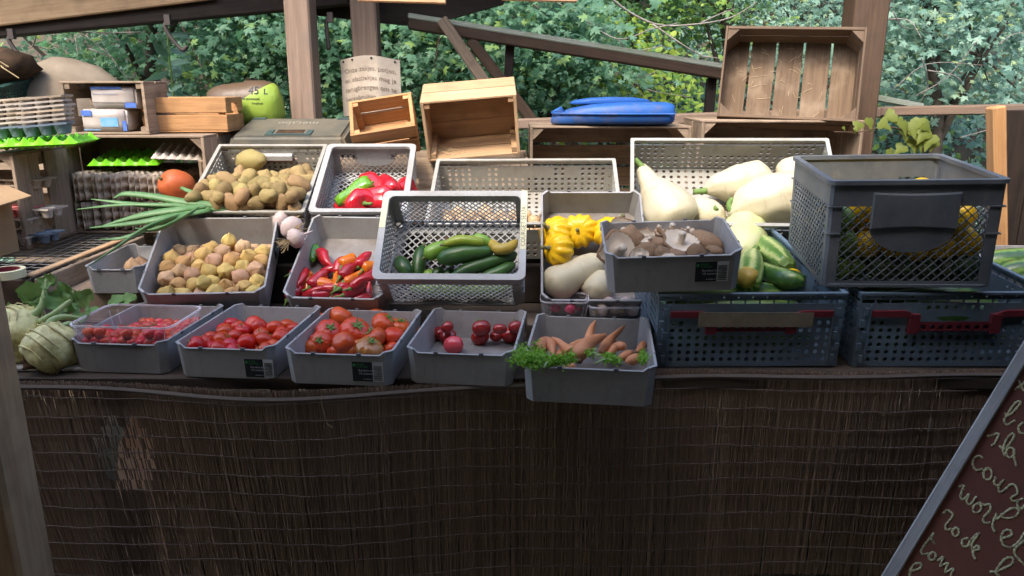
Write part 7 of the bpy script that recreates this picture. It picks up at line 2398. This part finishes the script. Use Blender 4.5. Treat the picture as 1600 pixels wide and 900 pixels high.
def kohlrabi(label, px, py, Y, r, rot, stalks, seed):
    p = at(px, py, Y)
    p.z = max(p.z, TOP + r * .86)
    prof = [(max(.02, math.sin(PI * i / 34) ** .8), -.95 * math.cos(PI * i / 34)) for i in range(35)]
    V, F = revolve(prof, 30, lambda a, t: 1 + .03 * math.sin(5 * a + 9 * t) + .014 * math.sin(t * 46 + .5 * math.sin(3 * a)) * (.3 + t))
    o = link('kohlrabi', mk_mesh('kohlrabi', wobble(V, .13, 1.8, seed), F, M['kohl'], smooth=True), None, Matrix.Translation(p) @ Euler(rot).to_matrix().to_4x4() @ Matrix.Scale(r, 4))
    tag(o, label, 'kohlrabi', 'kohlrabi at the left end of the table')
    Mi = (Matrix.Translation(p) @ Euler(rot).to_matrix().to_4x4() @ Matrix.Scale(r, 4)).inverted()
    V, F = revolve([(.02, -1.35), (.12, -1.2), (.25, -1.0), (.45, -.82), (.55, -.70), (.50, -.62)], 16)
    link('root', mk_mesh('root', wobble(V, .4, 4, seed), F, M['kohlroot'], smooth=True), o)
    rs2 = random.Random(seed)
    for k in range(9):
        th_ = .35 + .235 * k * 1.05
        a0 = rs2.uniform(0, 6.28)
        q = []
        for j in range(15):
            a = a0 + 3.4 * j / 14
            tt = th_ + .10 * math.sin(PI * j / 14)
            rr__ = max(.02, math.sin(PI - tt) ** .8) * 1.035
            q.append((rr__ * math.cos(a), rr__ * math.sin(a), .97 * math.cos(tt) + .01))
        V, F = tube_geo(q, lerp_list([.010, .035, .045, .035, .010], 15), 6)
        link('leaf_scar', mk_mesh('leaf_scar', wobble(V, .13, 1.8, seed), F, M['scar'] if k % 2 else M['kohl'], smooth=True), o)
    for k, (pts, rs_, lw_) in enumerate(stalks):
        Q = [Mi @ at(a, b, y) for a, b, y in pts]
        q = spline(Q, 5)
        V, F = tube_geo(q, [x / r for x in lerp_list(rs_, len(q))], 9)
        s_ = link('stalk', mk_mesh('stalk', V, F, M['kstalk'], smooth=True), o)
        if lw_:
            for j, (lp_, w_) in enumerate(lw_):
                link('leaf', leaf_blade([Mi @ at(a, b, y) for a, b, y in lp_], 1.55 * w_ / r, seed * 7 + k * 3 + j, M['kleaf']), s_)
kohlrabi('large kohlrabi with tall ragged leaves lying at the table end', 30, 524, 2.13, .088, (.75, -.55, .2),
  [([(45, 500, 2.12), (64, 480, 2.14), (70, 458, 2.16), (72, 436, 2.18)], [.013, .010, .008, .004], [([(68, 470, 2.16), (58, 458, 2.17), (42, 470, 2.17), (36, 474, 2.16)], .028), ([(73, 452, 2.16), (76, 438, 2.18), (90, 434, 2.18)], .016), ([(74, 482, 2.14), (90, 470, 2.17), (98, 456, 2.19)], .030)]),
   ([(60, 505, 2.11), (85, 490, 2.12), (108, 472, 2.15), (130, 462, 2.17)], [.011, .009, .007, .003], [([(112, 472, 2.15), (125, 468, 2.16), (136, 462, 2.17), (141, 450, 2.17)], .020), ([(96, 462, 2.19), (104, 452, 2.2), (110, 446, 2.2)], .018)]),
   ([(25, 498, 2.14), (30, 488, 2.17), (22, 486, 2.19)], [.010, .008, .003], [([(30, 492, 2.17), (20, 488, 2.18), (12, 494, 2.18)], .020)])], 2)
kohlrabi('kohlrabi with a muddy root lying in front of the cherry tomato tray', 82, 545, 2.06, .074, Vector((.55, .70, .45)).to_track_quat('Z', 'Y').to_euler(),
  [([(72, 525, 2.07), (78, 503, 2.09), (100, 495, 2.12), (128, 497, 2.14)], [.012, .010, .009, .004], [([(112, 495, 2.13), (128, 490, 2.15), (140, 484, 2.17)], .020)]),
   ([(92, 528, 2.05), (96, 512, 2.08), (108, 506, 2.10), (122, 506, 2.12)], [.011, .009, .008, .004], None),
   ([(88, 500, 2.15), (100, 488, 2.18), (118, 482, 2.2)], [.007, .006, .003], [([(100, 488, 2.18), (112, 486, 2.2), (122, 480, 2.21)], .022), ([(92, 482, 2.19), (108, 478, 2.2)], .018)])], 5)
t = thing('broccoli_leaves', 'dark crinkled leaves lying behind the cherry tomato tray', 'leaves', Matrix.Translation(at(195, 470, 2.43)))
o = at(195, 470, 2.43)
for k, pts in enumerate(([(172, 478, 2.40), (182, 470, 2.42), (200, 464, 2.44)], [(190, 474, 2.42), (202, 466, 2.43), (214, 466, 2.44)], [(135, 488, 2.32), (145, 484, 2.34), (152, 480, 2.36)])):
    link('leaf', leaf_blade([at(a, b, y) - o for a, b, y in pts], .022, 90 + k, M['kleaf']), t)

# ivy shoot by the brown post
o = at(1443, 262, 2.78)
t = thing('ivy_shoot', 'ivy shoot with olive leaves curving in beside the brown post', 'plant', Matrix.Translation((o.x, 2.78, 0)))
P = [Vector((0, .05, 1.05))] + [at(a, b, 2.78) - Vector((o.x, 2.78, 0)) for a, b in ((1443, 250), (1438, 228), (1420, 208), (1385, 198), (1345, 206), (1303, 206))]
q = spline(P, 5)
MB().tube(q, lerp_list([.005, .004, .0025, .0016], len(q)), 6).build('stem', M['wbrown'], t, smooth=True)
for k, (px, py, s) in enumerate(((1343, 196, .036), (1359, 190, .044), (1376, 195, .040), (1398, 182, .046), (1404, 190, .040), (1412, 194, .046), (1425, 196, .050), (1438, 190, .050), (1446, 196, .046), (1430, 205, .052), (1418, 205, .044), (1448, 208, .050), (1440, 216, .055), (1428, 222, .048), (1455, 216, .050), (1462, 222, .044), (1318, 203, .014), (1336, 204, .014), (1412, 232, .040), (1390, 238, .036))):
    p = at(px, py - 5, 2.78 + .02 * math.sin(k * 2.1)) - Vector((o.x, 2.78, 0))
    link('leaf', leaves_mesh('leaf', [(0, 0, 0)], [(math.sin(k * 1.7) * .45, -.75, .35)], [s * 1.35], 'ivy', M['ivy'], 300 + k, droop=1.2), t, Matrix.Translation(p))

bd = plank('pale_board', None, (-1.42, 2.12, TOP + .0065), (.50, .17, .011), M['wpale2'])
tag(bd, 'pale board lying under the kohlrabi at the table end', 'board')

plank('wooden_block', None, (1.765, 2.47, (TOP + .860) / 2), (.30, .30, .860 - TOP), M['wold'])
tag(bpy.data.objects['wooden_block.003'], 'wooden block under the marrow tray at the right end', 'block')

o = at(702, 241, 3.33)
rr = random.Random(17)
mb = MB()
for k in range(46):
    a = rr.uniform(0, PI); L = rr.uniform(.02, .06)
    x, y = rr.gauss(0, .035), rr.gauss(0, .03)
    mb.tube([(x, y, rr.uniform(0, .012)), (x + L * .5 * math.cos(a), y + L * .5 * math.sin(a), rr.uniform(.008, .03)), (x + L * math.cos(a), y + L * math.sin(a), rr.uniform(0, .02))], .0012, 4)
st_ = mb.build('straw', M['dryroot'], None, Matrix.Translation((o.x, o.y, o.z)))
st_.data.materials[0] = M['strawm']
tag(st_, 'wisps of straw in the mouth of the pale pine box', 'straw', kind='stuff')
